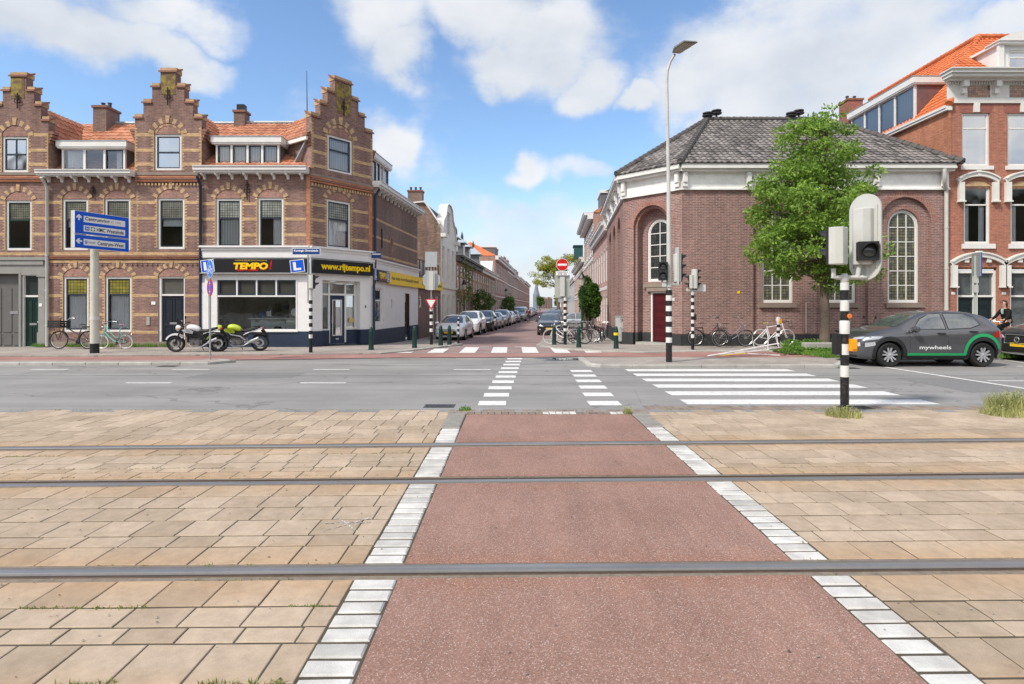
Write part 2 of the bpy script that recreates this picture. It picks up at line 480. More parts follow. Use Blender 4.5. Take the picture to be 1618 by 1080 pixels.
def m_pave(name, c1, c2, mo, bw=.3, bh=.3, ms=.006, off=.5, rot=0.):
 t = NT(name); co = t.co()
 b = t.n('TexBrick'); b.offset = off; b.inputs['Scale'].default_value = 1
 b.inputs['Brick Width'].default_value = bw; b.inputs['Row Height'].default_value = bh
 b.inputs['Mortar Size'].default_value = ms
 b.inputs['Color1'].default_value = (*c1, 1); b.inputs['Color2'].default_value = (*c2, 1); b.inputs['Mortar'].default_value = (*mo, 1)
 mp = t.n('Mapping'); mp.inputs['Rotation'].default_value = (0, 0, rot); t.l(co, mp.inputs[0]); t.l(mp.outputs[0], b.inputs['Vector'])
 f = t.noise(co, .7, 5, .6)
 col = t.mix(.6, b.outputs['Color'], t.ramp(f, (.62, .6, .58), (1.2, 1.2, 1.2)), 'MULTIPLY')
 f2 = t.noise(co, 30, 3)
 col = t.mix(.3, col, t.ramp(f2, (.6, .6, .6), (1.3, 1.3, 1.3)), 'MULTIPLY')
 return t.bsdf(col, .85, 0, .25, b.outputs['Fac'], -.3, .006)
TILE = m_tile(); REDP = m_redpath(); ASPH = m_asphalt(); MARK = m_marking()
SIDEW = m_pave('sidewalk_tiles', (.36, .325, .29), (.31, .275, .25), (.2, .18, .165))
CLINK = m_pave('clinker_street', (.33, .225, .21), (.27, .185, .175), (.17, .14, .13), .2, .1, .006)
GREYB = m_pave('grey_blocks', (.3, .285, .275), (.24, .23, .22), (.14, .135, .13), .1, .2, .006, 0)
WBLOCK = island('white_block', (.5, .485, .45), (.66, .645, .61), .85, 5., .55, .5, fine=170.)
JOINT = plain('joint_sand', (.075, .062, .045), .95, var=.4, vs=12)
EARTH = plain('far_ground', (.14, .13, .12), .95, var=.2)
KERB = island('kerb_stone', (.34, .33, .3), (.46, .44, .4), .85, 3., .4)
RAILM = plain('rail_steel', (.33, .31, .29), .33, .65, var=.12, vs=2)
RAILR = plain('rail_rust', (.085, .058, .042), .7, .3, var=.3, vs=8)
CLBR = island('gutter_clinker', (.2, .16, .13), (.3, .23, .18), .85, 3., .4)
def sheet_y(name, ys, xl, xr, z, m, nx=1):
 mb = MB()
 for a, b in zip(ys[:-1], ys[1:]):
  for i in range(nx):
   f = lambda y, k: xl(y)+(xr(y)-xl(y))*k/nx
   mb.add([(f(a, i), a, z(a)), (f(a, i+1), a, z(a)), (f(b, i+1), b, z(b)), (f(b, i), b, z(b))], [(0, 1, 2, 3)])
 return mb
def XL(y): return -6.18+.09*(y-26) if y < 40 else -4.92+.068*(y-40)
def XR(y): return 5.03+.09*(y-26.6) if y < 40 else 6.236+.068*(y-40)
ys = [-80, -20, 0, 22]+[22+i for i in range(1, 13)]+[40, 60, 100, 200, 400, 1000, 2500]
struct('ground', sheet_y('ground', ys, lambda y: -900, lambda y: 900, lambda y: gz(y)-.035, EARTH), EARTH)
mb = MB(); mb.add([(-90, 9.2, 0), (90, 9.2, 0), (90, 20.7, 0), (-90, 20.7, 0)], [(0, 1, 2, 3)])
struct('road', mb, ASPH)
mb = sheet_y('', [20.6]+[21+i for i in range(14)]+[40, 60, 90, 140, 240, 420], lambda y: XL(y)+.3 if y > 24 else XL(24)-.6, lambda y: XR(y)-.3 if y > 24 else XR(24), lambda y: gz(y)+.004, CLINK)
struct('side_street', mb, CLINK)
mb = MB(); mb.add([(-5.6, 20.5, .008), (5.2, 20.5, .008), (5.2, 23.9, gz(23.9)+.008), (-5.6, 23.9, gz(23.9)+.008)], [(0, 1, 2, 3)])
struct('crossing_blocks', mb, GREYB)
mb = MB(); mb.add([(-30, -6, -.022), (30, -6, -.022), (30, 9.7, -.022), (-30, 9.7, -.022)], [(0, 1, 2, 3)])
for a, b in ((.3, 2.14), (2.36, 3.585), (3.80, 5.50), (5.735, 6.93), (7.18, 9.385)):
 for i in range(40):
  x0, x1 = -15+.75*i, -14.25+.75*i
  mb.add([(*warp(x0, a), -.0055), (*warp(x1, a), -.0055), (*warp(x1, b), -.0055), (*warp(x0, b), -.0055)], [(0, 1, 2, 3)])
struct('tram_bed', mb, JOINT)
def quad_tile(mb, x0, x1, y0, y1, z, g=.005, tilt=0., ch=.0035, dep=.025, gx=None):
 gx = g if gx is None else gx
 c = []
 zz = [z+random.uniform(-tilt, tilt) for _ in range(4)]
 P = [(x0+gx, y0+g), (x1-gx, y0+g), (x1-gx, y1-g), (x0+gx, y1-g)]
 I = [(x0+gx+ch, y0+g+ch), (x1-gx-ch, y0+g+ch), (x1-gx-ch, y1-g-ch), (x0+gx+ch, y1-g-ch)]
 vs = [(*warp(*p), h) for p, h in zip(I, zz)]+[(*warp(*p), h-ch*.8) for p, h in zip(P, zz)]+[(*warp(*p), -dep) for p in P]
 fs = [(0, 1, 2, 3)]+[(4+i, 4+(i+1) % 4, (i+1) % 4, i) for i in range(4)]+[(8+i, 8+(i+1) % 4, 4+(i+1) % 4, 4+i) for i in range(4)]
 mb.add(vs, fs)
rows = [[.3, .62, .92, 1.22, 1.42, 1.72, 2.02, 2.14], [2.36, 2.588, 2.906, 3.057, 3.265, 3.585],
  [3.80, 4.09, 4.286, 4.6, 4.895, 5.184, 5.50], [5.735, 5.97, 6.113, 6.328, 6.67, 6.93],
  [7.18, 7.45, 7.73, 7.97, 8.206, 8.6, 8.974, 9.385]]
tl = MB()
k = 0
for seg in rows:
 for a, b in zip(seg[:-1], seg[1:]):
  k += 1
  L = .32 if b-a > .19 else .3
  for side in (-1, 1):
   x = -.956 if side < 0 else 2.076
   lim = 5.+b*1.05
   first = True
   while abs(x) < lim:
    l = L*(random.uniform(.35, .9) if first else random.uniform(.97, 1.03)); first = False
    x2 = x+side*l
    quad_tile(tl, min(x, x2), max(x, x2), a, b, random.uniform(-.0015, .0015), random.uniform(.0075, .011), .0015, gx=random.uniform(.0035, .0055))
    x = x2
struct('tram_paving', tl, TILE)
wb = MB()
for side, x0, x1 in ((-1, -.95, -.70), (1, 1.83, 2.07)):
 for a, b in ((.4, 2.14), (2.36, 3.585), (3.80, 5.50), (5.735, 6.93), (7.18, 8.0)):
  n = round((b-a)/.13)
  for i in range(n):
   quad_tile(wb, x0+random.uniform(-.006, .006), x1+random.uniform(-.006, .006), a+(b-a)*i/n, a+(b-a)*(i+1)/n, .003+random.uniform(-.001, .001), .0115, .0015, .01, gx=.003)
struct('white_block_edging', wb, WBLOCK)
ds = MB()
for x0, x1 in ((-.98, -.70), (1.83, 2.1)):
 quad_tile(ds, x0, x1, 8.0, 9.1, .012, .006, .001, .012)
struct('ramp_slab', ds, plain('dark_slab', (.24, .225, .2), .85, var=.3, vs=7))
rp = MB()
for a, b in ((.3, 2.16), (2.35, 3.59), (3.79, 5.51), (5.73, 6.935), (7.175, 9.02)):
 N = 14
 for i in range(N):
  x0 = -.69+2.51*i/N; x1 = -.69+2.51*(i+1)/N
  rp.add([(*warp(x0, a), -.001), (*warp(x1, a), -.002), (*warp(x1, b), -.002), (*warp(x0, b), -.002)], [(0, 1, 2, 3)])
struct('cycle_path', rp, REDP)
gb = MB(); gw = MB()
x = -1.0
while x < 14:
 l = .1 if x > 1.9 or True else .2
 for r in range(2):
  y0 = 9.04+.2*r if x < 2.05 else 9.4+.19*r
  w = r == 0 and (.40 < x < .98 or 1.5 < x < 1.7)
  quad_tile(gw if w else gb, x, x+.105, y0, y0+.19, .002+random.uniform(-.002, .002), .005, .002)
 x += .105
struct('clinker_gutter', gb, CLBR); struct('white_clinkers', gw, WBLOCK)
GAPM = plain('rail_surround', (.2, .165, .13), .95, var=.35, vs=14, bump=.5); GROOVE = plain('rail_groove', (.03, .022, .022), .8)
for ry, g in zip(RAILY, (1, -1, 1, -1)):
 mb = MB(); xs = [-30+1.*i for i in range(61)]
 for prof, m in (([(-.085, -.03), (-.083, .001), (-.076, .0045), (-.04, .007), (-.006, .0055), (.002, .001), (.006, -.012)], 0),
     ([(.006, -.012), (.04, -.012)], 2), ([(.04, -.012), (.042, .001), (.048, .002), (.056, .002), (.06, -.004)], 1),
     ([(-.12, -.004), (-.083, -.003)], 3), ([(.058, -.004), (.12, -.005)], 3)):
  vs = []; n = len(prof)
  for x in xs:
   X, Y = warp(x, ry)
   for dy, z in prof: vs.append((X, Y+g*dy, z))
  mb.add(vs, [(i*n+j, (i+1)*n+j, (i+1)*n+j+1, i*n+j+1) for i in range(60) for j in range(n-1)], m)
 struct('tram_rail', mb, [RAILM, RAILR, GROOVE, GAPM], smooth=True)
mk = MB()
def mq(x0, x1, y0, y1, z=.005, sk=0.):
 mk.add([(x0, y0, z), (x1, y0, z), (x1+sk, y1, z), (x0+sk, y1, z)], [(0, 1, 2, 3)])
def mline(p, q, w, z=.005):
 a = Vector(GP(*p)); b = Vector(GP(*q)); d = (b-a).normalized(); n = Vector((-d.y, d.x))*w/2
 mk.add([(*(a-n), z), (*(b-n), z), (*(b+n), z), (*(a+n), z)], [(0, 1, 2, 3)])
for i in range(10):
 y = 9.8+.95*i; sh = .42*i/9
 mq(-.57+sh, -.1+sh, y, y+.46)
for i in range(6):
 y = 9.8+1.*i; sh = .2*i/5
 mq(1.3+sh, 1.84+sh, y, y+.46)
for i in range(6):
 y = 9.9+1.01*i
 mq(2.96, 7.22, y, y+.52)
for i in range(-9, 3): mq(-4.56+3.76*i, -3.58+3.76*i, 12.62, 12.75) if i <= 0 else None
for i in range(-7, 1): mq(-1.52+3.68*i, -.56+3.68*i, 15.32, 15.45)
for i in range(9):
 x = -8.25+.94*i; y = 18.25+.75*min(1, (x+8.25)/6)
 mq(x, x+.6, y, y+.2, .012)
for i, yy in ((-3, 21.3), (-2, 22.9), (-1, 23.75), (0, 23.75), (1, 23.75), (2, 23.4), (3, 21.9), (4, 21.3)):
 x = -.75+1.13*i; mq(x, x+.57, 20.8, yy, .014)
for x in (-2.6, -1.3, .1, 1.0): mq(x, x+.45, 24.3, 24.45, gz(24.4)+.012)
mline((1399, 580), (1640, 617), .13); mline((1560, 601.5), (1700, 602.5), .1); mline((1570, 566), (1625, 574), .1)
for x in (1325, 1412, 1462, 1510, 1606): mline((x, 578.6), (x+12, 578.6), .1)
struct('road_marking', mk, MARK)
pt = MB()
for (x0, y0, x1, y1) in ((-7.6, 13.6, -5.1, 14.7), (4.6, 16.2, 9.5, 16.75), (-14, 10.2, -11.5, 10.9), (8.8, 11.3, 10.2, 13.6)):
 pt.add([(x0, y0, .0022), (x1, y0+.05, .0022), (x1-.04, y1, .0022), (x0+.06, y1-.03, .0022)], [(0, 1, 2, 3)])
struct('road_patch', pt, plain('patch_asphalt', (.19, .187, .182), .85, var=.2, vs=14, bump=.3))
sm_ = MB()
for pts in ([(-30, 14.05), (-14, 14.1), (-6, 14.0), (0, 14.08), (9, 14.0), (30, 14.05)], [(-5.2, 16.9), (-3.4, 16.35), (-1.8, 16.3), (.4, 16.8), (2.2, 17.4)], [(2.2, 10.), (2.5, 12.2), (2.35, 15.), (2.6, 17)]):
 for p, q in zip(pts, pts[1:]):
  for j in range(6):
   a = Vector(p).lerp(Vector(q), j/6); b = Vector(p).lerp(Vector(q), (j+1)/6); w_ = random.uniform(.008, .022); a.y += random.gauss(0, .01)
   sm_.add([(a.x, a.y-w_, .0035), (b.x, b.y-w_, .0035), (b.x, b.y+w_, .0035), (a.x, a.y+w_, .0035)], [(0, 1, 2, 3)])
struct('asphalt_seam', sm_, plain('bitumen', (.07, .07, .07), .6, var=.3))
for gx_, gy_ in ((-9.5, 16.25), (-1.2, 9.75), (9.0, 15.75), (5.6, 9.62)):
 g_ = MB(); g_.box(gx_-.25, gx_+.25, gy_-.16, gy_+.16, .001, .006)
 for j in range(6): g_.box(gx_-.21+.075*j, gx_-.18+.075*j, gy_-.12, gy_+.12, .0065, .0075, 1)
 struct('gully_grate', g_, [plain('cast_iron', (.08, .075, .07), .6, .4, var=.3), BLACK])
ch = MB()
cx0, cy0 = GP(547, 830)
for (ax, ay, bx, by) in ((-.15, -.14, .14, .15), (-.12, .17, .13, -.15), (-.17, .03, .17, .05)):
 n = 9
 for i in range(n):
  for s_ in range(3):
   t0, t1 = i/n, (i+.8)/n; o = random.uniform(-.012, .012)
   a = (cx0+ax+(bx-ax)*t0, cy0+ay+(by-ay)*t0+o); b = (cx0+ax+(bx-ax)*t1, cy0+ay+(by-ay)*t1+o)
   ch.add([(a[0], a[1], .0042), (b[0], b[1], .0042), (b[0], b[1]+.006, .0042), (a[0], a[1]+.006, .0042)], [(0, 1, 2, 3)])
struct('chalk_mark', ch, plain('chalk', (.6, .57, .52), .9))
REDL = m_pave('red_lane', (.34, .19, .165), (.31, .17, .15), (.3, .125, .11), 2., 2., .002)
top = [(-500, 562), (100, 561.7), (330, 560), (600, 557.6), (862, 557.8), (1000, 555.6), (1100, 554), (1330, 554), (2300, 554)]
bot = [(-500, 573), (240, 572), (330, 568.5), (500, 566.5), (640, 564.5), (862, 563.6), (914, 562.8), (1000, 563.6), (1240, 564.3), (2300, 564)]
mb = MB(); pts = [(*GP(x, y, .018), .018) for x, y in bot]+[(*GP(x, y, .018), .018) for x, y in reversed(top)]
tr = geometry.tessellate_polygon([[Vector(p) for p in pts]]); mb.add(pts, [tuple(t) for t in tr])
struct('cycle_lane', mb, REDL)
def slab(name, pts, z, m, kerb=None, zb=-.03, kw=.16):
 """pts: ground outline (x,y); edges listed in kerb get kerb stones"""
 mb = MB(); k = len(pts)
 Z = lambda p: z+(gz(p[1]) if p[1] > 22 else 0)
 tr = geometry.tessellate_polygon([[Vector((*p, 0)) for p in pts]])
 mb.add([(*p, Z(p)) for p in pts]+[(*p, zb+Z(p)-z) for p in pts], [tuple(t) for t in tr]+[(i, (i+1) % k, k+(i+1) % k, k+i) for i in range(k)])
 struct(name, mb, m)
 if kerb:
  kb = MB()
  for i in kerb:
   a = Vector(pts[i]); b = Vector(pts[(i+1) % k]); d = b-a; L = d.length; d.normalize(); n = Vector((d.y, -d.x))
   c = max(1, round(L/.9))
   for j in range(c):
    p = a+d*(L*j/c+.004)-n*.01; q = a+d*(L*(j+1)/c-.004)-n*.01
    zz = Z(p)+.006; ko = n*.09
    vs = []
    for h in (-.14, 0):
     vs += [(*(p-n*kw), zz+h), (*(q-n*kw), zz+h), (*(q+n*.03), zz+h), (*(p+n*.03), zz+h)]
    kb.hexa(vs)
  o = struct('kerb', kb, KERB)
  bv = o.modifiers.new('b', 'BEVEL'); bv.width = .02; bv.segments = 2
z = .06
edge = [(x, y-.3) for x, y in top[:4]]
L = [GP(x, y, z) for x, y in edge]+[GP(640, 553.5, z), GP(690, 547.5, z), (-2.35, 25.2), (-2.25, 26.6), (-2.6, 27.8), (-4.1, 28.6), (XL(34)+1.25, 34)]
L += [(XL(60)+1.3, 60), (XL(240)+1.4, 240), (XL(240)-9, 240), (XL(40)-12, 40), (-60, 40), (-60, L[0][1])]
L = [(x, y) for x, y in L]
slab('pavement', L, z, SIDEW, kerb=[3, 4, 5, 6, 7, 8, 9, 10, 11])
R = [GP(2300, 553.5, z), GP(1330, 553.5, z), GP(1100, 553.7, z), GP(1020, 555.3, z), GP(951, 553.8, z), GP(907, 551, z), GP(879, 549, z), GP(862, 545.5, z), (1.1, 26.), (1.55, 31), (1.75, 34.2), (4.0, 34.6)]
R += [(XR(60)-1.6, 60), (XR(240)-1.6, 240), (XR(240)+9, 240), (XR(40)+12, 40), (60, 40)]
R = list(reversed(R))
k = len(R)
slab('pavement', R, z, SIDEW, kerb=[i for i in range(k-12, k-1)]+[4, 3])
Li = [GP(-600, 573.2, .07), GP(240, 572.5, .07), GP(330, 572, .07), GP(372, 568.5, .07), GP(345, 566.5, .07), GP(300, 568.8, .07), GP(-600, 570.6, .07)]
slab('kerb_island', Li, .07, SIDEW, kerb=[0, 1, 2, 3], kw=.14)
Ri = [GP(914, 563.6, .07), GP(918, 568, .07), GP(928, 574, .07), GP(950, 576.2, .07), GP(1000, 576.6, .07), GP(1325, 576, .07), GP(1343, 566.5, .07), GP(1340, 564.5, .07)]
slab('kerb_island', Ri, .07, SIDEW, kerb=[0, 1, 2, 3, 4, 5])
Rv = [GP(1345, 563.5, .07), GP(2300, 563.5, .07), GP(2300, 557, .07), GP(1345, 557, .07)]
GRASSG = plain('verge_soil', (.07, .1, .03), .95, var=.4, vs=6)
slab('verge', Rv, .07, GRASSG, kerb=[0])
pm = NT('puddle_water'); pu = pm.bsdf((.03, .028, .028), .03, 0, .8)
mb = MB(); ps = []
c0 = GP(900, 567)
for i in range(40):
 a = 2*PI*i/40; r = 1+.22*math.sin(3*a+1)+.15*math.sin(5*a)
 ps.append((c0[0]+.62*r*math.cos(a), c0[1]+.36*r*math.sin(a), .004))
mb.poly(ps); struct('puddle', mb, pu)
wm = MB(); wm.poly([(c0[0]+(p[0]-c0[0])*1.5-.1, c0[1]+(p[1]-c0[1])*1.5, .002) for p in ps])
struct('wet_patch', wm, plain('wet_asphalt', (.05, .05, .05), .35, var=.2))
def rect(u0, u1, z0, z1): return [(u0, z0), (u1, z0), (u1, z1), (u0, z1)]
def archp(u0, u1, z0, z1, rise=None, n=10):
 """opening with an arched head; rise None = half round"""
 w = (u1-u0)/2; c = (u0+u1)/2
 r = w if rise is None else rise
 R = (w*w+r*r)/(2*r); a = math.asin(min(1, w/R)); zc = z1-R
 if rise is None: a = PI/2
 return [(u0, z0), (u1, z0)]+[(c+R*math.sin(a-2*a*i/n), zc+R*math.cos(a-2*a*i/n)) for i in range(n+1)]
def arch_ring(mb, F, u0, u1, zs, rise, th, n, mats, n0, n1, gap=.0, key=None):
 """voussoirs springing at zs over u0..u1"""
 w = (u1-u0)/2; c = (u0+u1)/2
 R = (w*w+rise*rise)/(2*rise); a = math.asin(min(1, w/R)) if rise < w*.999 else PI/2; zc = zs+rise-R
 for i in range(n):
  m = mats[i % len(mats)]
  t0 = -a+2*a*(i+gap)/n; t1 = -a+2*a*(i+1-gap)/n
  tt = th*(1.0 if not key or i != n//2 else key); nn = n1+(0 if not key or i != n//2 else .02)
  P = [(c+R*math.sin(t0), zc+R*math.cos(t0)), (c+R*math.sin(t1), zc+R*math.cos(t1)),
    (c+(R+tt)*math.sin(t1), zc+(R+tt)*math.cos(t1)), (c+(R+tt)*math.sin(t0), zc+(R+tt)*math.cos(t0))]
  mb.hexa([F.P(u, n0, z) for u, z in P]+[F.P(u, nn, z) for u, z in P], m)
def band_mb(mb, F, zs, h, u0, u1, holes, m, n1=.006, n0=-.02):
 """courses of other brick, interrupted at the openings"""
 for z in zs:
  segs = [(u0, u1)]
  for (a, b, c, d) in holes:
   if z+h > c and z < d:
    ns = []
    for s, e in segs:
     if b <= s or a >= e: ns.append((s, e))
     else:
      if a > s: ns.append((s, a))
      if b < e: ns.append((b, e))
    segs = ns
  for s, e in segs:
   if e-s > .02: mb.fbox(F, s, e, n0, n1, z, z+h, m)
def quoins(mb, F, u, side, z0, z1, m, step=.125, l=.11, s=.045, n1=.0085):
 z = z0; k = 0
 while z < z1-.04:
  w = l if k % 2 == 0 else s
  a, b = (u, u+w) if side > 0 else (u-w, u)
  mb.fbox(F, a, b, -.02, n1, z+.004, min(z+step*.5, z1)-.004, m)
  z += step*.5; k += 1
def curtain(F, u0, u1, z0, z1, n, parent, m=None, amp=.015, name='curtain', wl=.09):
 mb = MB(); k = max(4, int((u1-u0)/wl*4)); vs = []
 ph = random.random()*6
 for i in range(k+1):
  u = u0+(u1-u0)*i/k; d = amp*math.sin(2*PI*u/wl+ph)+amp*.6*math.sin(2*PI*u/wl*.37+ph)
  vs += [F.P(u, n+d, z0), F.P(u, n+d*.7, z1)]
 mb.add(vs, [(2*i, 2*i+2, 2*i+3, 2*i+1) for i in range(k)])
 return mb.build(name, m or CURT, parent, smooth=True)
STG = gridmat('stained_glass_pale', (.28, .3, .27), (.03, .03, .03), .1, (.22, .24, .2))
STGY = gridmat('stained_glass_yellow', (.3, .25, .05), (.04, .035, .02), .13, (.2, .2, .05))
STGD = gridmat('stained_glass_dark', (.09, .1, .08), (.22, .21, .17), .09, (.06, .07, .05))
VBL = None
def vertblind():
 t = NT('vertical_blind'); uv = t.co('UV'); sx = t.n('SeparateXYZ'); t.l(uv, sx.inputs[0])
 f = t.math('FRACT', t.math('MULTIPLY', sx.outputs[0], 9.))
 col = t.ramp(f, (.3, .3, .3), (.68, .68, .67), .02, .3)
 return t.bsdf(col, .8)
VBL = vertblind()
def window(par, F, u0, u1, z0, z1, n=-.055, fw=.085, arch=0, frame=WHITE, sash=SASH, sw=.045, split=None, upper=None,
   cols=0, crows=0, blind=None, bz=None, sill=None, cur=None, name='window', glass=None, barm=None, room=True, arise=.12, proud=.0):
 """frame > pane, curtain.  split: height share of the lower light; upper: material of the top light"""
 mb = MB()
 shp = (lambda a, b, c, d: archp(a, b, c, d, None if arch == 2 else arise)) if arch else rect
 o = shp(u0, u1, z0, z1); i = shp(u0+fw, u1-fw, z0+fw, z1-fw)
 mb.ring(F, o, i, n-.05, n+.02+proud, 0)
 a, b, c, d = u0+fw, u1-fw, z0+fw, z1-fw
 if sw:
  i2 = shp(a+sw, b-sw, c+sw, d-sw)
  mb.ring(F, i, i2, n-.05, n+.0, 1)
  a, b, c, d = a+sw, b-sw, c+sw, d-sw
 zs = None
 if split:
  zs = c+(d-c)*split
  mb.fbox(F, a, b, n-.045, n+.012, zs-.03, zs+.03, 1 if sw else 0)
 bm = 0 if not sw else 1
 if barm is not None: bm = barm
 for k in range(1, cols):
  u = a+(b-a)*k/cols; mb.fbox(F, u-.018, u+.018, n-.03, n+.004, c, d if not arch else d-(.02 if k*2 == cols else (b-a)*.06), bm)
 for k in range(1, crows):
  z = c+(d-c)*k/crows; mb.fbox(F, a, b, n-.032, n+.0025, z-.018, z+.018, bm)
 if sill is not None: mb.fbox(F, u0-.06, u1+.06, -.1, .07, z0-.07, z0-.001, 2)
 w = mb.build(name, [frame, sash or frame, sill or STONE], par)
 g = MB(); ip = shp(a, b, c, d)
 if upper is not None and zs:
  g.sheet(F, rect(a, b, c, zs-.03), n-.02, 0); g.sheet(F, rect(a, b, zs+.03, d), n-.02, 1)
  g.build('pane', [glass or GLASS, upper], w)
 else:
  g.sheet(F, ip, n-.02, 0); g.build('pane', [glass or GLASS], w)
 if cur == 'full': curtain(F, a, b, c, (zs or d), n-.12, w)
 elif cur == 'sides':
  k = (b-a)*random.uniform(.2, .3); curtain(F, a, a+k, c, zs or d, n-.13, w); curtain(F, b-k, b, c, zs or d, n-.13, w)
 elif cur == 'left': curtain(F, a, a+(b-a)*.4, c, d, n-.13, w)
 elif cur == 'right': curtain(F, b-(b-a)*.45, b, c, d, n-.13, w)
 elif cur == 'blind':
  m2 = MB(); m2.sheet(F, rect(a, b, c+(d-c)*(bz or 0), d), n-.1); m2.build('blind', blind or VBL, w)
 elif cur == 'half':
  m2 = MB(); zt = zs or d; m2.sheet(F, rect(a, b, zt-(zt-c)*.28, zt), n-.1); m2.build('blind', CURT, w)
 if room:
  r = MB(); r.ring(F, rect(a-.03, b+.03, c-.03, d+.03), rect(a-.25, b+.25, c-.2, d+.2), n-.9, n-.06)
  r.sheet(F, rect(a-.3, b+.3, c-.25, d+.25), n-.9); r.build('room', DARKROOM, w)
 return w
def door(par, F, u0, u1, z0, z1, m, n=-.1, panels=((.12, .45, .06, .4), (.55, .88, .06, .4), (.12, .45, .48, .95), (.55, .88, .48, .95)), handle=True, slot=True, name='door'):
 mb = MB(); mb.fbox(F, u0, u1, n-.05, n, z0, z1, 0)
 W, Hh = u1-u0, z1-z0
 for a, b, c, d in panels:
  A, B, C, D = u0+a*W, u0+b*W, z0+c*Hh, z0+d*Hh
  mb.ring(F, rect(A, B, C, D), rect(A+.025, B-.025, C+.025, D-.025), n-.001, n+.018, 0)
 d_ = mb.build(name, m, par)
 if handle:
  h = MB(); h.lathe([(0, 0), (.03, 0), (.03, .02), (.02, .05), (0, .055)], F.P(u1-.1, n+.03, z0+Hh*.48), 'z', 10)
  h.build('handle', CHROME, d_)
 if slot:
  h = MB(); h.fbox(F, (u0+u1)/2-.14, (u0+u1)/2+.14, n+.001, n+.012, z0+Hh*.43, z0+Hh*.47); h.build('letter_slot', CHROME, d_)
 return d_
def tile_roof(par, p0, e1, W, L, mat, tw=.24, th=.3, clip=(), name='roof', base=True, amp=.028, lip=.03):
 """pantiled plane. p0 eave corner, e1 direction along the eave, W width, L slope vector (eave->ridge).
  clip: list of (point, normal) - the side the normal points to is cut away"""
 p0 = Vector(p0); e1 = Vector(e1).normalized(); S_ = Vector(L); sl = S_.length; e2 = S_.normalized(); nn = e1.cross(e2).normalized()
 if nn.z < 0: nn = -nn
 nu = max(1, round(W/tw)); nv = max(1, round(sl/th)); tu = W/nu; tv = sl/nv
 prof = [(0, 0), (.14, .75), (.3, 1.), (.46, .8), (.62, .2), (.78, -.12), (.92, -.05), (1, 0)]
 bm = bmesh.new()
 for j in range(nv):
  off = 0
  for i in range(nu):
   lo = []; hi = []; bo = []
   jit = random.uniform(-.004, .004)
   for (a, h) in prof:
    u = (i+a)*tu
    lo.append(bm.verts.new(p0+e1*u+e2*(j*tv-.02)+nn*(h*amp+lip+jit)))
    hi.append(bm.verts.new(p0+e1*u+e2*((j+1)*tv)+nn*(h*amp+.004)))
    bo.append(bm.verts.new(p0+e1*u+e2*(j*tv-.02)+nn*(h*amp-.004)))
   for k in range(len(prof)-1):
    bm.faces.new((lo[k], lo[k+1], hi[k+1], hi[k])); bm.faces.new((bo[k], bo[k+1], lo[k+1], lo[k]))
 if base:
  q = [bm.verts.new(p0+e1*a+e2*b-nn*.02) for a, b in ((0, 0), (W, 0), (W, sl), (0, sl))]; bm.faces.new(q)
 for co, no in clip:
  bmesh.ops.bisect_plane(bm, geom=bm.verts[:]+bm.edges[:]+bm.faces[:], plane_co=Vector(co), plane_no=Vector(no), clear_outer=True)
 mb = MB(); bm.verts.index_update()
 mb.add([v.co[:] for v in bm.verts], [tuple(v.index for v in f.verts) for f in bm.faces]); bm.free()
 return mb.build(name, mat, par, uv=False)
def ridge_tiles(mb, a, b, r=.1, n=None, m=0):
 a = Vector(a); b = Vector(b); L = (b-a).length; n = n or max(2, round(L/.33)); d = (b-a)/n
 for i in range(n):
  mb.tube([a+d*i, a+d*(i+1.05)], [r*1.12, r*.92], 8, m)
def downpipe(par, pts, r=.05, m=None, name='downpipe'):
 mb = MB(); mb.tube(pts, r, 10)
 for k in range(int(pts[-1][2] < pts[0][2])*4):
  pass
 z = min(p[2] for p in pts)+.8; x, y = pts[-1][0], pts[-1][1]
 while z < pts[-2][2]-.3:
  mb.lathe([(r+.012, z), (r+.012, z+.05)], (x, y, 0), 'z', 10); z += 1.4
 return mb.build(name, m or DNAVY, par, smooth=True)
def chimney(par, x, y, z0, w, d, h, m=BR_DARK, pots=2, cap=CTILE):
 mb = MB(); mb.box(x-w/2, x+w/2, y-d/2, y+d/2, z0, z0+h, 0); mb.box(x-w/2-.05, x+w/2+.05, y-d/2-.05, y+d/2+.05, z0+h, z0+h+.1, 1)
 o = mb.build('chimney', [m, cap], par)
 for i in range(pots):
  px = x-w/2+w*(i+.5)/pots
  q = MB(); q.lathe([(.08, z0+h+.1), (.07, z0+h+.3), (.09, z0+h+.32), (.09, z0+h+.36)], (px, y, 0), 'z', 10); q.build('chimney_pot', GREYP, o, smooth=True)
 return o
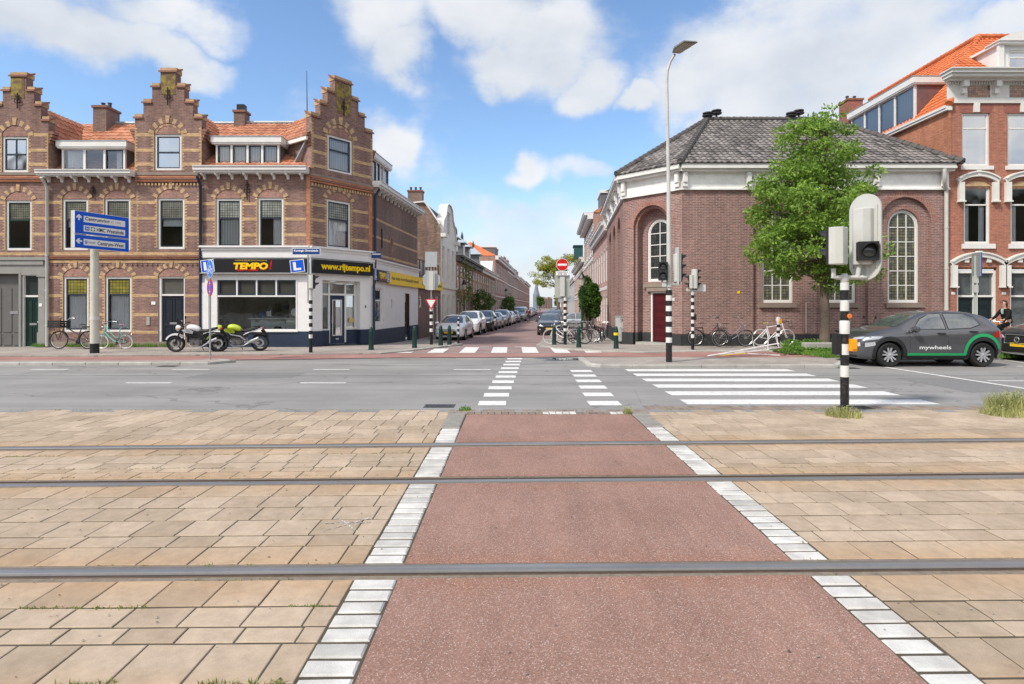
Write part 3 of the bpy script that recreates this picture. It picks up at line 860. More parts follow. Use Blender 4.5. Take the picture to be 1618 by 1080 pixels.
def cornice(par, F, u0, u1, z0, z1, dep=.35, m=WHITE, brackets=0, name='cornice', bz=.22, n0=0., bw=.09):
 mb = MB(); h = z1-z0
 mb.fbox(F, u0, u1, n0-.05, n0+dep, z0+h*.45, z1); mb.fbox(F, u0+.01, u1-.01, n0-.05, n0+dep*.82, z0+h*.12, z0+h*.45-.001)
 mb.fbox(F, u0, u1, n0-.05, n0+dep+.04, z1, z1+.03)
 o = mb.build(name, m, par)
 for i in range(brackets):
  u = u0+(u1-u0)*(i+.5)/brackets
  b = MB(); zt = z0+h*.12-.002; d2 = dep*.74
  P = [(0, zt), (d2, zt), (d2, zt-.06), (d2*.75, zt-.1), (d2*.55, zt-.08), (d2*.3, zt-.13), (d2*.22, zt-bz), (0, zt-bz)]
  F2 = Fr(F.P(u, 0, 0)[0], F.P(u, 0, 0)[1], F.nx, F.ny)
  k = len(P); vs = []
  for s in (-bw/2, bw/2):
   for (q, zz) in P: vs.append(F.P(u+s, n0+q, zz))
  tr = geometry.tessellate_polygon([[Vector((q, zz, 0)) for q, zz in P]])
  b.add(vs, [tuple(t) for t in tr]+[tuple(k+i_ for i_ in reversed(t)) for t in tr]+[(i_, (i_+1) % k, k+(i_+1) % k, k+i_) for i_ in range(k)])
  b.build('bracket', m, o)
 return o
def step_outline(uc, steps, zb, z_base):
 """steps: [(half width, top z)...] from the widest to the narrowest"""
 right = [];
 for i, (hw, zt) in enumerate(steps):
  right.append((uc+hw, zt));
  if i+1 < len(steps): right.append((uc+steps[i+1][0], zt))
 left = [(2*uc-u, z) for u, z in reversed(right)]
 return [(uc-steps[0][0], z_base), (uc+steps[0][0], z_base)]+right+left
def copings(mb, F, uc, steps, dep, m=0, n0=-.35, n1=.1):
 for i, (hw, zt) in enumerate(steps):
  inner = steps[i+1][0] if i+1 < len(steps) else 0
  for s in ((-1, 1) if i+1 < len(steps) else (0,)):
   if s == 0: a, b = uc-hw-.06, uc+hw+.06
   elif s > 0: a, b = uc+inner+.001, uc+hw+.06
   else: a, b = uc-hw-.06, uc-inner-.001
   P = [F.P(a, n1, zt+.0), F.P(b, n1, zt+.0), F.P(b, n0, zt+.24), F.P(a, n0, zt+.24),
     F.P(a, n1, zt+.07), F.P(b, n1, zt+.07), F.P(b, n0+.02, zt+.30), F.P(a, n0+.02, zt+.30)]
   mb.hexa(P, m)
   mb.fbox(F, a+.04, b-.04, n0, n1-.06, zt-.0, zt+.2, 1)
def anchor_iron(par, F, u, z, h=.5):
 mb = MB(); n = .05
 mb.tube([F.P(u, n, z-h/2), F.P(u, n, z+h/2)], .022, 6)
 for s in (-1, 1):
  mb.tube([F.P(u, n, z), F.P(u+s*.1, n, z+.08), F.P(u+s*.12, n, z-.04), F.P(u+s*.04, n, z-.1)], .016, 6)
  mb.tube([F.P(u, n, z+h*.3), F.P(u+s*.07, n, z+h*.34), F.P(u+s*.05, n, z+h*.22)], .014, 6)
 return mb.build('wall_anchor', BLACK, par, smooth=True)
def dormer(par, F, px, z0, z1, n0, dep, lights, split_out=.0, cheek=SLATE, fas=.22, ov=.14, cur=(), apron=0.):
 """flat-topped dormer: lights = list of (u0,u1,kind)"""
 u0, u1 = px
 mb = MB()
 mb.fbox(F, u0-ov, u1+ov, n0-dep, n0+ov, z1-fas, z1, 0); mb.fbox(F, u0-ov+.03, u1+ov-.03, n0-dep, n0+ov-.03, z1-fas-.06, z1-fas-.001, 0)
 mb.fbox(F, u0-ov-.02, u1+ov+.02, n0-dep, n0+ov+.02, z1, z1+.03, 2)
 mb.fbox(F, u0+.001, u0+.06, n0-dep, n0-.06, z0-.3, z1-fas-.061, 1); mb.fbox(F, u1-.06, u1-.001, n0-dep, n0-.06, z0-.3, z1-fas-.061, 1)
 if apron: mb.fbox(F, u0+.02, u1-.02, n0-.1, n0-.02, z0-apron, z0-.001, 1)
 d = mb.build('dormer', [WHITE, cheek, LEAD], par)
 zt = z1-fas-.062
 fr = MB()
 fr.ring(F, rect(u0, u1, z0, zt), rect(u0+.07, u1-.07, z0+.06, zt-.03), n0-.1, n0, 0)
 us = [l[0] for l in lights]+[u1-.07]
 g = MB()
 for i, (a, b, kind) in enumerate(lights):
  if i: fr.fbox(F, a-.045, a+.045, n0-.08, n0-.002, z0+.06, zt-.03, 0)
  A, B, C, D = a+.045, b-.045, z0+.06, zt-.03
  if kind == 'dark': fr.ring(F, rect(A, B, C, D), rect(A+.045, B-.045, C+.045, D-.045), n0-.09, n0-.012, 1);
  g.sheet(F, rect(A, B, C, D), n0-.05)
  if i < len(cur) and cur[i]:
   if cur[i] == 'c': curtain(F, A+.05, B-.05, C, D, n0-.16, d)
   elif cur[i] == 'v': m2 = MB(); m2.sheet(F, rect(A, B, C, D), n0-.15); m2.build('blind', VBL, d)
   elif cur[i] == 'l': curtain(F, A+.02, A+(B-A)*.35, C, D, n0-.16, d)
   elif cur[i] == 'h': curtain(F, A+(B-A)*.5, B-.05, C, D, n0-.16, d)
 fr.build('window_frame', [WHITE, SASH], d); g.build('pane', GLASS, d)
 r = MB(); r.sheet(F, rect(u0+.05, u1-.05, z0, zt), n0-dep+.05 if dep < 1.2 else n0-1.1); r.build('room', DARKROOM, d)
 return d
YL = 23.5
FL = Fr(0, YL)
ux = FL.pu
def lz(py): return WZ(py, YL)
GM = [BR_OLD, BR_YEL, BR_TYM, BR_ORG, STONE, MOSS, CTILE]
B1 = [lz(y) for y in (347, 372)]          # yellow courses on the first floor
BG = [lz(y) for y in (440, 469, 499, 527)]
def head(mb, F, a, b, zt, rise=.34, th=.2, n=13, m=(1, 0)):
 """filled arch head over a rectangular window"""
 P = archp(a, b, zt, zt+rise, rise, 10)[2:]
 mb.prism(F, [(a, zt+.002)]+[(b, zt+.002)]+P[1:-1] if False else P, -.02, .003, 2)
 arch_ring(mb, F, a-.02, b+.02, zt, rise+.02, th, n, m, -.02, .022, 0, 1.35)
def tri_head(par_mb, F, a, b, zt): head(par_mb, F, a, b, zt)
hb = thing('step_gable_house', (ux(196), YL, 0), 'banded brick house between the grey gateway and the corner shop', 'house', 'step-gabled brick houses of the terrace')
mb = MB()
win1 = [FL.rc(98.5, 314, 139, 394.6), FL.rc(165, 313.5, 206, 394.6), FL.rc(249, 312.5, 291.5, 393)]
wing = [FL.rc(100, 436.6, 140, 524), FL.rc(166, 436.6, 208, 524), FL.rc(250, 436.6, 292, 546)]
cB = ux(267)
gwin = FL.rc(245, 212, 288, 269)
allh = win1+wing+[gwin]
zc = lz(281)      # eaves line
body = [(ux(75), 0), (ux(317), 0), (ux(317), zc), (ux(75), zc)]
mb.wall(FL, body, [rect(*h) for h in win1+wing], 0, .14, 0)
stepsB = [(1.33, lz(188)), (.99, lz(164)), (.64, lz(139)), (.31, lz(115))]
ol = step_outline(cB, stepsB, 0, zc)
mb.wall(FL, ol, [rect(*gwin)], .05, .17, 0)
mb.fbox(FL, cB-1.33, cB+1.33, -.35, .049, zc, zc+.02, 0)
gd = -1.9
for s in (-1, 1):
 mb.hexa([FL.P(cB+s*1.25, .049, zc), FL.P(cB+s*1.33, .049, zc), FL.P(cB+s*1.33, gd, zc), FL.P(cB+s*1.25, gd, zc),
    FL.P(cB+s*1.25, .049, lz(200)), FL.P(cB+s*1.33, .049, lz(200)), FL.P(cB+s*1.33, gd, lz(225)), FL.P(cB+s*1.25, gd, lz(225))], 0)
mb.sheet(FL, ol, -.3, 0)
copings(mb, FL, cB, stepsB, .3, 6)
for (hw, zt), (hw2, zt2) in zip(stepsB, stepsB[1:]+[(0, 0)]):
 for s in (-1, 1): mb.fbox(FL, min(cB+s*hw, cB+s*(hw-.05)), max(cB+s*hw, cB+s*(hw-.05)), -.3, .045, zt-.6, zt-.002, 0)
band_mb(mb, FL, [lz(y) for y in (347, 372)], .12, ux(77), ux(317), win1, 1)
band_mb(mb, FL, [lz(y) for y in (322, 403)], .13, ux(77), ux(317), win1, 1)
band_mb(mb, FL, BG, .12, ux(77), ux(317), wing, 1)
band_mb(mb, FL, [lz(y) for y in (216, 240, 262)], .13, cB-1.33, cB+1.33, [gwin], 1, .058, .03)
band_mb(mb, FL, [lz(408.5)], .09, ux(77), ux(317), [], 3, .07)
band_mb(mb, FL, [lz(406)], .05, ux(77), ux(317), [], 6, .1)
band_mb(mb, FL, [lz(415)], .1, ux(77), ux(317), [], 1, .02)
band_mb(mb, FL, [lz(287), lz(281)], .07, ux(216), ux(318), [], 3, .09); band_mb(mb, FL, [lz(284)], .06, ux(216), ux(318), [], 6, .12)
band_mb(mb, FL, [lz(277)], .11, ux(216), ux(318), [], 4, .09)
x = ux(218)
while x < ux(316): mb.fbox(FL, x, x+.07, 0, .05, lz(293), lz(289), 1); x += .14
x = ux(80)
while x < ux(315): mb.fbox(FL, x, x+.08, 0, .035, lz(419), lz(416.5), 0); x += .2
for (a, b, c, d) in win1+wing[:2]:
 head(mb, FL, a, b, d)
 quoins(mb, FL, a, -1, c+.05, d, 1); quoins(mb, FL, b, 1, c+.05, d, 1)
head(mb, FL, wing[2][0], wing[2][1], wing[2][3])
FG = Fr(0, YL-.05)
head(mb, FG, gwin[0], gwin[1], gwin[3], .42, .22)
arch_ring(mb, FG, gwin[0]+.1, gwin[1]-.1, gwin[3]+.03, .3, .09, 9, (1, 2), 0, .012)
quoins(mb, FG, gwin[0], -1, gwin[2], gwin[3], 1); quoins(mb, FG, gwin[1], 1, gwin[2], gwin[3], 1)
quoins(mb, FG, cB-1.33, 1, zc+.3, lz(200), 1); quoins(mb, FG, cB+1.33, -1, zc+.3, lz(200), 1)
quoins(mb, FL, ux(216), 1, lz(400), lz(300), 1); quoins(mb, FL, ux(316), -1, lz(400), lz(300), 1)
mb.fbox(FL, ux(77), ux(317), -.01, .03, .02, .25, 4)
for s in (-1, 1):
 for k in range(4): mb.fbox(FG, *sorted((cB+s*1.33, cB+s*(1.38+.05*k))), -.3, .0, lz(222)+.12*k, lz(222)+.12*k+.1, 6)
mb.build('wall', GM, hb)
mb = MB(); mb.fbox(FG, cB-.28, cB+.28, .002, .01, lz(150), lz(118)); mb.build('lichen', MOSS, hb)
window(hb, FL, *win1[0], split=.62, upper=STGD, cur='half'); window(hb, FL, *win1[1], split=.62, upper=STGD, cur='half')
window(hb, FL, *win1[2], split=.62, upper=STGD, cur='half')
window(hb, FL, *wing[0], split=.7, upper=STGY, cur='full'); window(hb, FL, *wing[1], split=.7, upper=STGY, cur='full')
w = window(hb, FG, *gwin, split=.5, cur='left', glass=SKYGLASS)
a, b, c, d = wing[2]
mbf = MB(); zt = lz(467); mbf.ring(FL, rect(a, b, .06, d), rect(a+.1, b-.06, .061, d-.07), -.16, -.04); mbf.fbox(FL, a+.1, b-.06, -.15, -.05, zt, zt+.07)
mbf.build('door_frame', WHITE, hb)
gm = MB(); gm.sheet(FL, rect(a+.1, b-.06, zt+.07, d-.07), -.12); gm.build('pane', plain('dim_glass', (.1, .1, .09), .1, 0, .7), hb)
door(hb, FL, a+.1, b-.06, .08, zt, NAVYD, -.1)
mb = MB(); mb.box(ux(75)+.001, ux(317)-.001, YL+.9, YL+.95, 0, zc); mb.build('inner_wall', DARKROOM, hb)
cornice(hb, FL, ux(68), ux(216), lz(280.5), lz(272), .42, WHITE, 7)
dormer(hb, FL, (ux(90), ux(191)), lz(271), lz(221), -.25, 2.6, [(ux(90)+.03, ux(126), ''), (ux(126), ux(158), ''), (ux(158), ux(191)-.03, 'dark')], cur=('c', '', 'h'))
ridY, ridZ = YL+3.6, WZ(196, YL+3.6)
def mainroof(par, u0, u1, g0, g1, mat=T_RED):
 Lv = Vector((0, ridY-YL+.05, ridZ-zc-.05)); k = 2.0/(ridY-YL+.05)
 for a, b, f in ((u0, g0, 0), (g0, g1, k), (g1, u1, 0)):
  if b-a < .3: continue
  p = Vector((a, YL-.05, zc+.05))+Lv*f
  tile_roof(par, p, (1, 0, 0), b-a, Lv*(1-f), mat)
 tile_roof(par, (u0, ridY*2-YL, zc), (1, 0, 0), u1-u0, (0, -(ridY-YL), ridZ-zc), mat, name='roof', tw=.5, th=.6)
def crossroof(par, uc, hw, ze, zp, y0, y1, mat=T_RED):
 for s in (-1, 1):
  tile_roof(par, (uc+s*hw, y0, ze), (0, 1, 0), y1-y0, (-s*hw, 0, zp-ze), mat)
mainroof(hb, ux(75), ux(317), ux(214), ux(317))
crossroof(hb, cB, 1.45, lz(222), lz(150), YL+.3, YL+3.9)
mb = MB(); mb.tube([(ux(75), ridY, ridZ+.04), (ux(317), ridY, ridZ+.04)], .09, 8); mb.build('ridge', LEAD, hb, smooth=True)
chimney(hb, WX(166, ridY-.3), ridY-.2, ridZ-.6, .6, .9, 1.15)
downpipe(hb, [(ux(77), YL-.38, zc-.05), (ux(77), YL-.2, zc-.25), (ux(77), YL-.09, zc-.4), (ux(77), YL-.09, 0.06)], .055, OFFW)
anchor_iron(hb, FL, ux(148), lz(303)); anchor_iron(hb, FG, cB, lz(153), .7)
mb = MB(); mb.fbox(FL, ux(239.5), ux(246), .001, .02, lz(481), lz(476)); mb.build('house_number', SWHITE, hb)
mb = MB(); mb.fbox(FL, ux(232), ux(237), .001, .03, lz(513), lz(500)); mb.build('mailbox', CONC, hb)
ha = thing('gateway_house', (ux(10), YL, 0), 'leftmost stepped gable brick house with grey plaster below and dark green door', 'house', 'step-gabled brick houses of the terrace')
mb = MB(); cA = ux(30.6)
wA = FL.rc(9, 316, 50, 395); gA = FL.rc(5, 215.5, 46, 272); dA = FL.rc(34, 434, 62, 547); gtA = (ux(-20), ux(30), .02, lz(432))
mb.wall(FL, [(ux(-140), lz(411)), (ux(74.9), lz(411)), (ux(74.9), zc), (ux(-140), zc)], [rect(*wA)], 0, .14, 0)
stepsA = [(1.2, lz(192)), (.9, lz(168)), (.62, lz(145)), (.31, lz(122))]
oa = step_outline(cA, stepsA, 0, zc)
mb.wall(FL, oa, [rect(*gA)], .05, .17, 0); mb.sheet(FL, oa, -.3, 0); copings(mb, FL, cA, stepsA, .3, 6)
for (hw, zt) in stepsA:
 for s in (-1, 1): mb.fbox(FL, *sorted((cA+s*hw, cA+s*(hw-.05))), -.3, .045, zt-.6, zt-.002, 0)
for s in (-1, 1): mb.fbox(FL, *sorted((cA+s*1.13, cA+s*1.2)), -1.9, .049, zc, lz(215), 0)
band_mb(mb, FL, [lz(y) for y in (322, 347, 372, 403)], .12, ux(-140), ux(74.9), [wA], 1)
band_mb(mb, FL, [lz(y) for y in (216, 240, 262)], .13, cA-1.2, cA+1.2, [gA], 1, .058, .03)
band_mb(mb, FL, [lz(287), lz(281)], .07, ux(-140), ux(74.9), [], 3, .09); band_mb(mb, FL, [lz(284)], .06, ux(-140), ux(74.9), [], 6, .12)
band_mb(mb, FL, [lz(277)], .11, ux(-140), ux(74.9), [], 4, .09)
head(mb, FL, wA[0], wA[1], wA[3]); head(mb, FG, gA[0], gA[1], gA[3], .42, .22)
quoins(mb, FL, wA[0], -1, wA[2], wA[3], 1); quoins(mb, FL, wA[1], 1, wA[2], wA[3], 1)
quoins(mb, FG, gA[0], -1, gA[2], gA[3], 1); quoins(mb, FG, gA[1], 1, gA[2], gA[3], 1); quoins(mb, FG, cA+1.2, -1, zc+.3, lz(215), 1)
for k in range(4): mb.fbox(FG, cA+1.2, cA+1.25+.05*k, -.3, .0, lz(226)+.12*k, lz(226)+.12*k+.1, 6)
mb.build('wall', GM, ha)
GRP = plain('grey_plaster', (.27, .265, .25), .85, var=.1); GRG = plain('grey_gate', (.13, .125, .12), .6, var=.08)
mb = MB(); mb.wall(FL, rect(ux(-140), ux(74.9), 0, lz(411)), [rect(*dA), rect(*gtA)], .02, .3, 0)
mb.fbox(FL, ux(-140), ux(74.9), .02, .1, lz(411), lz(406)); mb.fbox(FL, ux(-140), ux(70), .02, .07, lz(418), lz(412))
mb.fbox(FL, ux(62.5), ux(73), .02, .07, .0, lz(428)); mb.fbox(FL, ux(61), ux(74.5), .02, .11, lz(437), lz(429)); mb.fbox(FL, ux(61.5), ux(74), .02, .1, 0, lz(525))
mb.fbox(FL, ux(31), ux(33.5), -.2, .03, 0, lz(430))
mb.build('plaster_front', GRP, ha)
door(ha, FL, dA[0]+.06, dA[1]-.02, .06, lz(469), DGREEN, -.12)
mbf = MB(); mbf.ring(FL, rect(dA[0], dA[1], .05, dA[3]), rect(dA[0]+.06, dA[1]-.02, .051, dA[3]-.03), -.2, -.05); mbf.fbox(FL, dA[0]+.06, dA[1]-.02, -.18, -.07, lz(469), lz(466)); mbf.build('door_frame', WHITE, ha)
gm = MB(); gm.sheet(FL, rect(dA[0]+.06, dA[1]-.02, lz(466), dA[3]-.03), -.14); gm.build('pane', plain('dark_glass', (.03, .04, .04), .08, 0, .7), ha)
gm = MB(); gm.fbox(FL, gtA[0], gtA[1], -.3, -.22, gtA[2], gtA[3])
for k in range(3): gm.fbox(FL, gtA[0]+.05+k*.42, gtA[0]+.38+k*.42, -.219, -.2, .1, .55); gm.fbox(FL, gtA[0]+.05+k*.42, gtA[0]+.38+k*.42, -.219, -.2, .62, 2.4)
gt = gm.build('gate', GRG, ha)
gm = MB(); gm.fbox(FL, ux(9), ux(22), -.199, -.19, lz(496), lz(491)); gm.build('letter_plate', CHROME, gt)
mb = MB(); mb.fbox(FL, ux(64), ux(69), .071, .085, lz(484), lz(479)); mb.build('house_number', SWHITE, ha)
window(ha, FL, *wA, split=.62, upper=STGD, sash=DGREEN); window(ha, FG, *gA, split=.5, cols=2, cur='right', glass=SKYGLASS)
mainroof(ha, ux(-140), ux(74.9), cA-1.25, cA+1.25); crossroof(ha, cA, 1.3, lz(226), lz(155), YL+.3, YL+3.9)
anchor_iron(ha, FG, cA, lz(160), .6)
mb = MB(); mb.fbox(FG, cA-.3, cA+.25, .002, .01, lz(156), lz(124)); mb.build('lichen', MOSS, ha)
mb = MB(); mb.box(ux(-140), ux(74), YL+.9, YL+.95, 0, zc); mb.build('inner_wall', DARKROOM, ha)
A_ = (-8.06, YL); Bc = (-6.18, 26.0); Cc = (XL(34.), 34.)
FC = Fr(*A_, Bc[0]-A_[0], Bc[1]-A_[1]); LC = math.hypot(Bc[0]-A_[0], Bc[1]-A_[1])
FS = Fr(*Bc, Cc[0]-Bc[0], Cc[1]-Bc[1]); LS = math.hypot(Cc[0]-Bc[0], Cc[1]-Bc[1])
hc = thing('corner_shop_house', (-7.5, 24.5, 0), 'banded brick corner house with chamfered step gable above the white driving school shop', 'house', 'step-gabled brick houses of the terrace')
zw = lz(395)     # top of the white shop front
wC = [FL.rc(341, 313, 381.5, 391), FL.rc(407, 312, 448, 391)]
zcC = lz(276)
mb = MB()
mb.wall(FL, [(ux(317), zw), (ux(490), zw), (ux(490), zcC), (ux(317), zcC)], [rect(*h) for h in wC], 0, .14, 0)
c1 = FC.rc(516.5, 317, 554, 393); c2 = FC.rc(516.5, 217, 555.5, 273)
mb.wall(FC, rect(0, LC, zw, zcC), [rect(*c1)], 0, .14, 0)
cc = LC/2
stepsC = [(LC/2-.02, 9.25), (1.12, 9.85), (.78, 10.45), (.42, 11.05)]
oc = step_outline(cc, stepsC, 0, zcC)
mb.wall(FC, oc, [rect(*c2)], .05, .17, 0); mb.sheet(FC, oc, -.3, 0); copings(mb, FC, cc, stepsC, .3, 6)
for (hw, zt) in stepsC:
 for s in (-1, 1): mb.fbox(FC, *sorted((cc+s*hw, cc+s*(hw-.05))), -.3, .045, zt-.6, zt-.002, 0)
for s in (-1, 1): mb.fbox(FC, *sorted((cc+s*(LC/2-.1), cc+s*(LC/2-.02))), -2.2, .049, zcC, 8.6, 0)
band_mb(mb, FL, [lz(y) for y in (324, 348, 373)], .12, ux(319), ux(484), wC, 1); band_mb(mb, FL, [lz(395)+.02], .12, ux(319), ux(490), [], 1)
band_mb(mb, FC, [lz(y) for y in (324, 348, 373)], .12, .0, LC-.22, [c1], 1); band_mb(mb, FC, [zw+.02], .12, 0, LC, [], 1)
band_mb(mb, FC, [lz(y) for y in (216, 240, 262)], .13, .02, LC-.02, [c2], 1, .058, .03)
mb.fbox(FL, ux(484), ux(489.9), -.02, .012, zw, zcC, 3); mb.fbox(FC, LC-.2, LC, -.02, .012, zw, zcC, 3)
band_mb(mb, FC, [zcC-.26, zcC-.1], .07, 0, LC, [], 3, .09); band_mb(mb, FC, [zcC-.18], .06, 0, LC, [], 6, .12); band_mb(mb, FC, [zcC-.02], .1, 0, LC, [], 4, .09)
x = .05
while x < LC-.1: mb.fbox(FC, x, x+.07, 0, .05, zcC-.42, zcC-.3, 1); x += .14
for F_, ws in ((FL, wC), (FC, [c1])):
 for (a, b, c, d) in ws:
  head(mb, F_, a, b, d); quoins(mb, F_, a, -1, c+.05, d, 1); quoins(mb, F_, b, 1, c+.05, d, 1)
FCg = Fr(*FC.P(0, .05, 0)[:2], FC.ux, FC.uy)
head(mb, FCg, c2[0], c2[1], c2[3], .5, .24); arch_ring(mb, FCg, c2[0]+.12, c2[1]-.12, c2[3]+.03, .36, .1, 9, (1, 2), 0, .012)
quoins(mb, FCg, c2[0], -1, c2[2], c2[3], 1); quoins(mb, FCg, c2[1], 1, c2[2], c2[3], 1)
quoins(mb, FCg, .02, 1, zcC+.3, 9.1, 1); quoins(mb, FCg, LC-.02, -1, zcC+.3, 9.1, 1)
quoins(mb, FC, .0, 1, zw+.2, zcC-.5, 1)
for k in range(4): mb.fbox(FCg, LC-.02, LC+.03+.05*k, -.3, 0, 8.1+.12*k, 8.2+.12*k, 6); mb.fbox(FCg, -.03-.05*k, .02, -.3, 0, 8.1+.12*k, 8.2+.12*k, 6)
zs_ = 3.62
oval = [(2.9+.2*math.cos(t*PI/8), 4.65+.42*math.sin(t*PI/8)) for t in range(16)]
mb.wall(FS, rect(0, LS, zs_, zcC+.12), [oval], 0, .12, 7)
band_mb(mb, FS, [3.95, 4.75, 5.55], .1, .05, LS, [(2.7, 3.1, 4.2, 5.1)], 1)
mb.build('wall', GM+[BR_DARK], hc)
mb = MB(); mb.sheet(FS, oval, -.1); mb.build('oval_window', WHITE, hc)
mb = MB(); mb.ring(FS, [(2.9+1.25*(u-2.9), 4.65+1.15*(z-4.65)) for u, z in oval], oval, 0, .03); mb.build('oval_surround', BR_TYM, hc)
mb = MB(); mb.tube([FS.P(1.3, .04, 4.35), FS.P(1.3, .04, 5.25)], .03, 6); mb.build('wall_anchor', BLACK, hc)
window(hc, FL, *wC[0], split=.62, upper=STG, cur='blind', bz=0); window(hc, FL, *wC[1], split=.62, upper=STG, cur='right')
window(hc, FC, *c1, split=.62, upper=STG, cur='full'); window(hc, FCg, *c2, split=.62, cur='blind')
cornice(hc, FL, ux(313), ux(489), lz(276), lz(266), .42, WHITE, 8)
cornice(hc, FS, -.05, LS+.1, zcC+.0, zcC+.26, .42, WHITE, 13)
dormer(hc, FL, (ux(336), ux(437)), lz(259), lz(214), -.25, 2.8, [(ux(336)+.03, ux(361), 'dark'), (ux(361), ux(386.5), 'dark'), (ux(386.5), ux(410), 'dark'), (ux(410), ux(437)-.03, 'dark')], cur=('v', 'v', 'v', 'v'), apron=.16)
rz_ = WZ(195, ridY)
U3 = Vector((FC.ux, FC.uy, 0)); N3 = Vector((FC.nx, FC.ny, 0))
q0 = Vector((A_[0], A_[1], 0)); q1 = Vector(FC.P(LC, 0, 0)); q2 = Vector(FC.P(0, -2.1, 0)); dg_ = Vector((-6.35, YL, 0))
for cl in ([(q0, U3)], [(q2, N3), (q0, -U3)]):
 tile_roof(hc, (ux(317.2), YL-.05, zcC+.26), (1, 0, 0), ux(590)-ux(317.2), (0, ridY-YL+.05, rz_-zcC-.26), T_RED, clip=cl+[(dg_, (1, 1, 0))])
for cl in ([(q1, -U3)], [(q2, N3), (q1, U3)]):
 tile_roof(hc, (*FS.P(-3., .02, 0)[:2], zcC+.26), (FS.ux, FS.uy, 0), LS+3., (-3.6*FS.nx, -3.6*FS.ny, rz_-zcC-.26), T_RED, clip=cl+[(dg_, (-1, -1, 0))])
tile_roof(hc, (ux(317.2), ridY+3.6, zcC), (1, 0, 0), 5.5, (0, -3.6, rz_-zcC), T_RED, tw=.5, th=.6)
gx = Vector((-FC.nx, -FC.ny, 0))
for s in (-1, 1):
 p = Vector(FC.P(cc+s*(LC/2+.12), -.3, 8.35))
 tile_roof(hc, p, gx, 3.2, (-s*FC.ux*(LC/2+.12), -s*FC.uy*(LC/2+.12), 1.75), T_RED)
mb = MB(); mb.tube([(ux(317.2), ridY, rz_+.04), (-9.0, ridY, rz_+.04)], .09, 8)
mb.build('ridge', LEAD, hc, smooth=True)
for s in (0, 1):
 u = -.02 if s == 0 else LC+.02; mb = MB()
 mb.bar(FC.P(u, -.1, 8.38), FC.P(u-.15 if s == 0 else u+.15, -1.1, 7.1), .16, .05); mb.build('valley_lead', LEAD, hc)
mb = MB()
mb.bar(FC.P(-.16, .02, 8.35), FC.P(-.16, -1.3, 8.35), .09, .13); mb.bar(FC.P(LC+.16, .02, 8.35), FC.P(LC+.16, -1.3, 8.35), .09, .13); mb.build('eaves_board', WHITE, hc)
o = chimney(hc, WX(382, ridY), ridY, rz_-.3, .5, .5, .75, pots=0)
mb = MB(); mb.box(WX(382, ridY)-.17, WX(382, ridY)+.17, ridY-.15, ridY+.15, rz_+.55, rz_+.85); mb.build('chimney_pot', BLACK, o)
dormer(hc, FS, (.9, 3.6), zcC+.45, 8.75, -.35, 2.4, [(.93, 1.7, 'dark'), (1.7, 2.25, 'dark'), (2.25, 2.8, ''), (2.8, 3.57, 'dark')], cur=('v', 'v', 'v', 'v'))
anchor_iron(hc, FL, ux(391.5), lz(301), .75); anchor_iron(hc, FCg, cc, 10.0, .7)
mb = MB(); mb.fbox(FCg, cc-.36, cc+.36, .002, .01, 9.7, 11); mb.build('lichen', MOSS, hc)
downpipe(hc, [(ux(318.5), YL-.36, zcC-.1), (ux(318.5), YL-.2, zcC-.3), (ux(318.5), YL-.09, zcC-.45), (ux(318.5), YL-.09, .06)], .055, DNAVY)
mb = MB(); mb.tube([FS.P(.12, .3, zcC-.05), FS.P(.12, .1, zcC-.35), FS.P(.12, .1, 2.9), FS.P(-.1, .12, 2.55), FS.P(-.1, .12, .06)], .055, 10); mb.build('downpipe', DNAVY, hc, smooth=True)
PL = .66   # plinth height
sw_ = FL.rc(342, 440.5, 470, 522); sd_ = FC.rc(507, 438, 568, 522)
sw2 = FS.rc(594, 445, 614, 514.5)
mb = MB()
mb.wall(FL, rect(ux(320), ux(490), PL, zw), [rect(*sw_)], .03, .2, 0)
cu0, cu1 = .55, 2.45
mb.wall(FC, [(0, PL), (cu0, PL), (cu0, 2.72), (cu1, 2.72), (cu1, PL), (LC, PL), (LC, zw), (0, zw)], [], .03, .2, 0)
su0, su1 = .35, 1.45; dr0, dr1 = 5.2, 6.15
mb.wall(FS, [(0, PL-.05), (dr0, PL-.05), (dr0, 2.35), (dr1, 2.35), (dr1, PL-.05), (LS, PL-.05), (LS, zs_), (0, zs_)], [rect(su0, su1, .85, 2.5), rect(2.75, 3.0, 1.55, 2.0)], .03, .15, 0)
for F_, a, b in ((FL, ux(318), ux(490)), (FC, -.05, LC+.05), (FS, 0, LS)):
 zt_ = zw if F_ is not FS else zs_
 mb.fbox(F_, a, b, .03, .12, zt_-.02, zt_+.1); mb.fbox(F_, a, b, .03, .2, zt_+.1, zt_+.17); mb.fbox(F_, a, b, .03, .09, zt_-.3, zt_-.021)
mb.fbox(FL, ux(320), ux(331), .03, .09, PL, 2.6); mb.fbox(FL, ux(471), ux(489), .03, .05, PL, 2.6)
for u in (cu0, cu1): mb.fbox(FC, u-.005, u+.005, -.35, .03, PL, 2.72)
mb.fbox(FC, cu0, cu1, -.35, .03, 2.72, 2.73)
mb.build('shop_front', plain('white_render', (.72, .71, .7), .8, var=.05), hc)
mb = MB()
mb.fbox(FL, ux(320), ux(490), 0, .07, 0, PL); mb.fbox(FC, 0, cu0, -.2, .07, 0, PL); mb.fbox(FC, cu1, LC+.03, -.2, .07, 0, PL)
mb.fbox(FS, 0, dr0, -.1, .07, -.4, PL-.05); mb.fbox(FS, dr1, LS, -.1, .07, -.4, PL-.05)
mb.build('plinth', DNAVY, hc)
a, b, c, d = sw_
fm = MB(); zt = lz(467.5)
fm.ring(FL, rect(a, b, c, d), rect(a+.05, b-.05, c+.06, d-.04), -.12, .05); fm.fbox(FL, a+.05, b-.05, -.1, .04, zt-.03, zt+.03)
W4 = (b-a-.1)/4
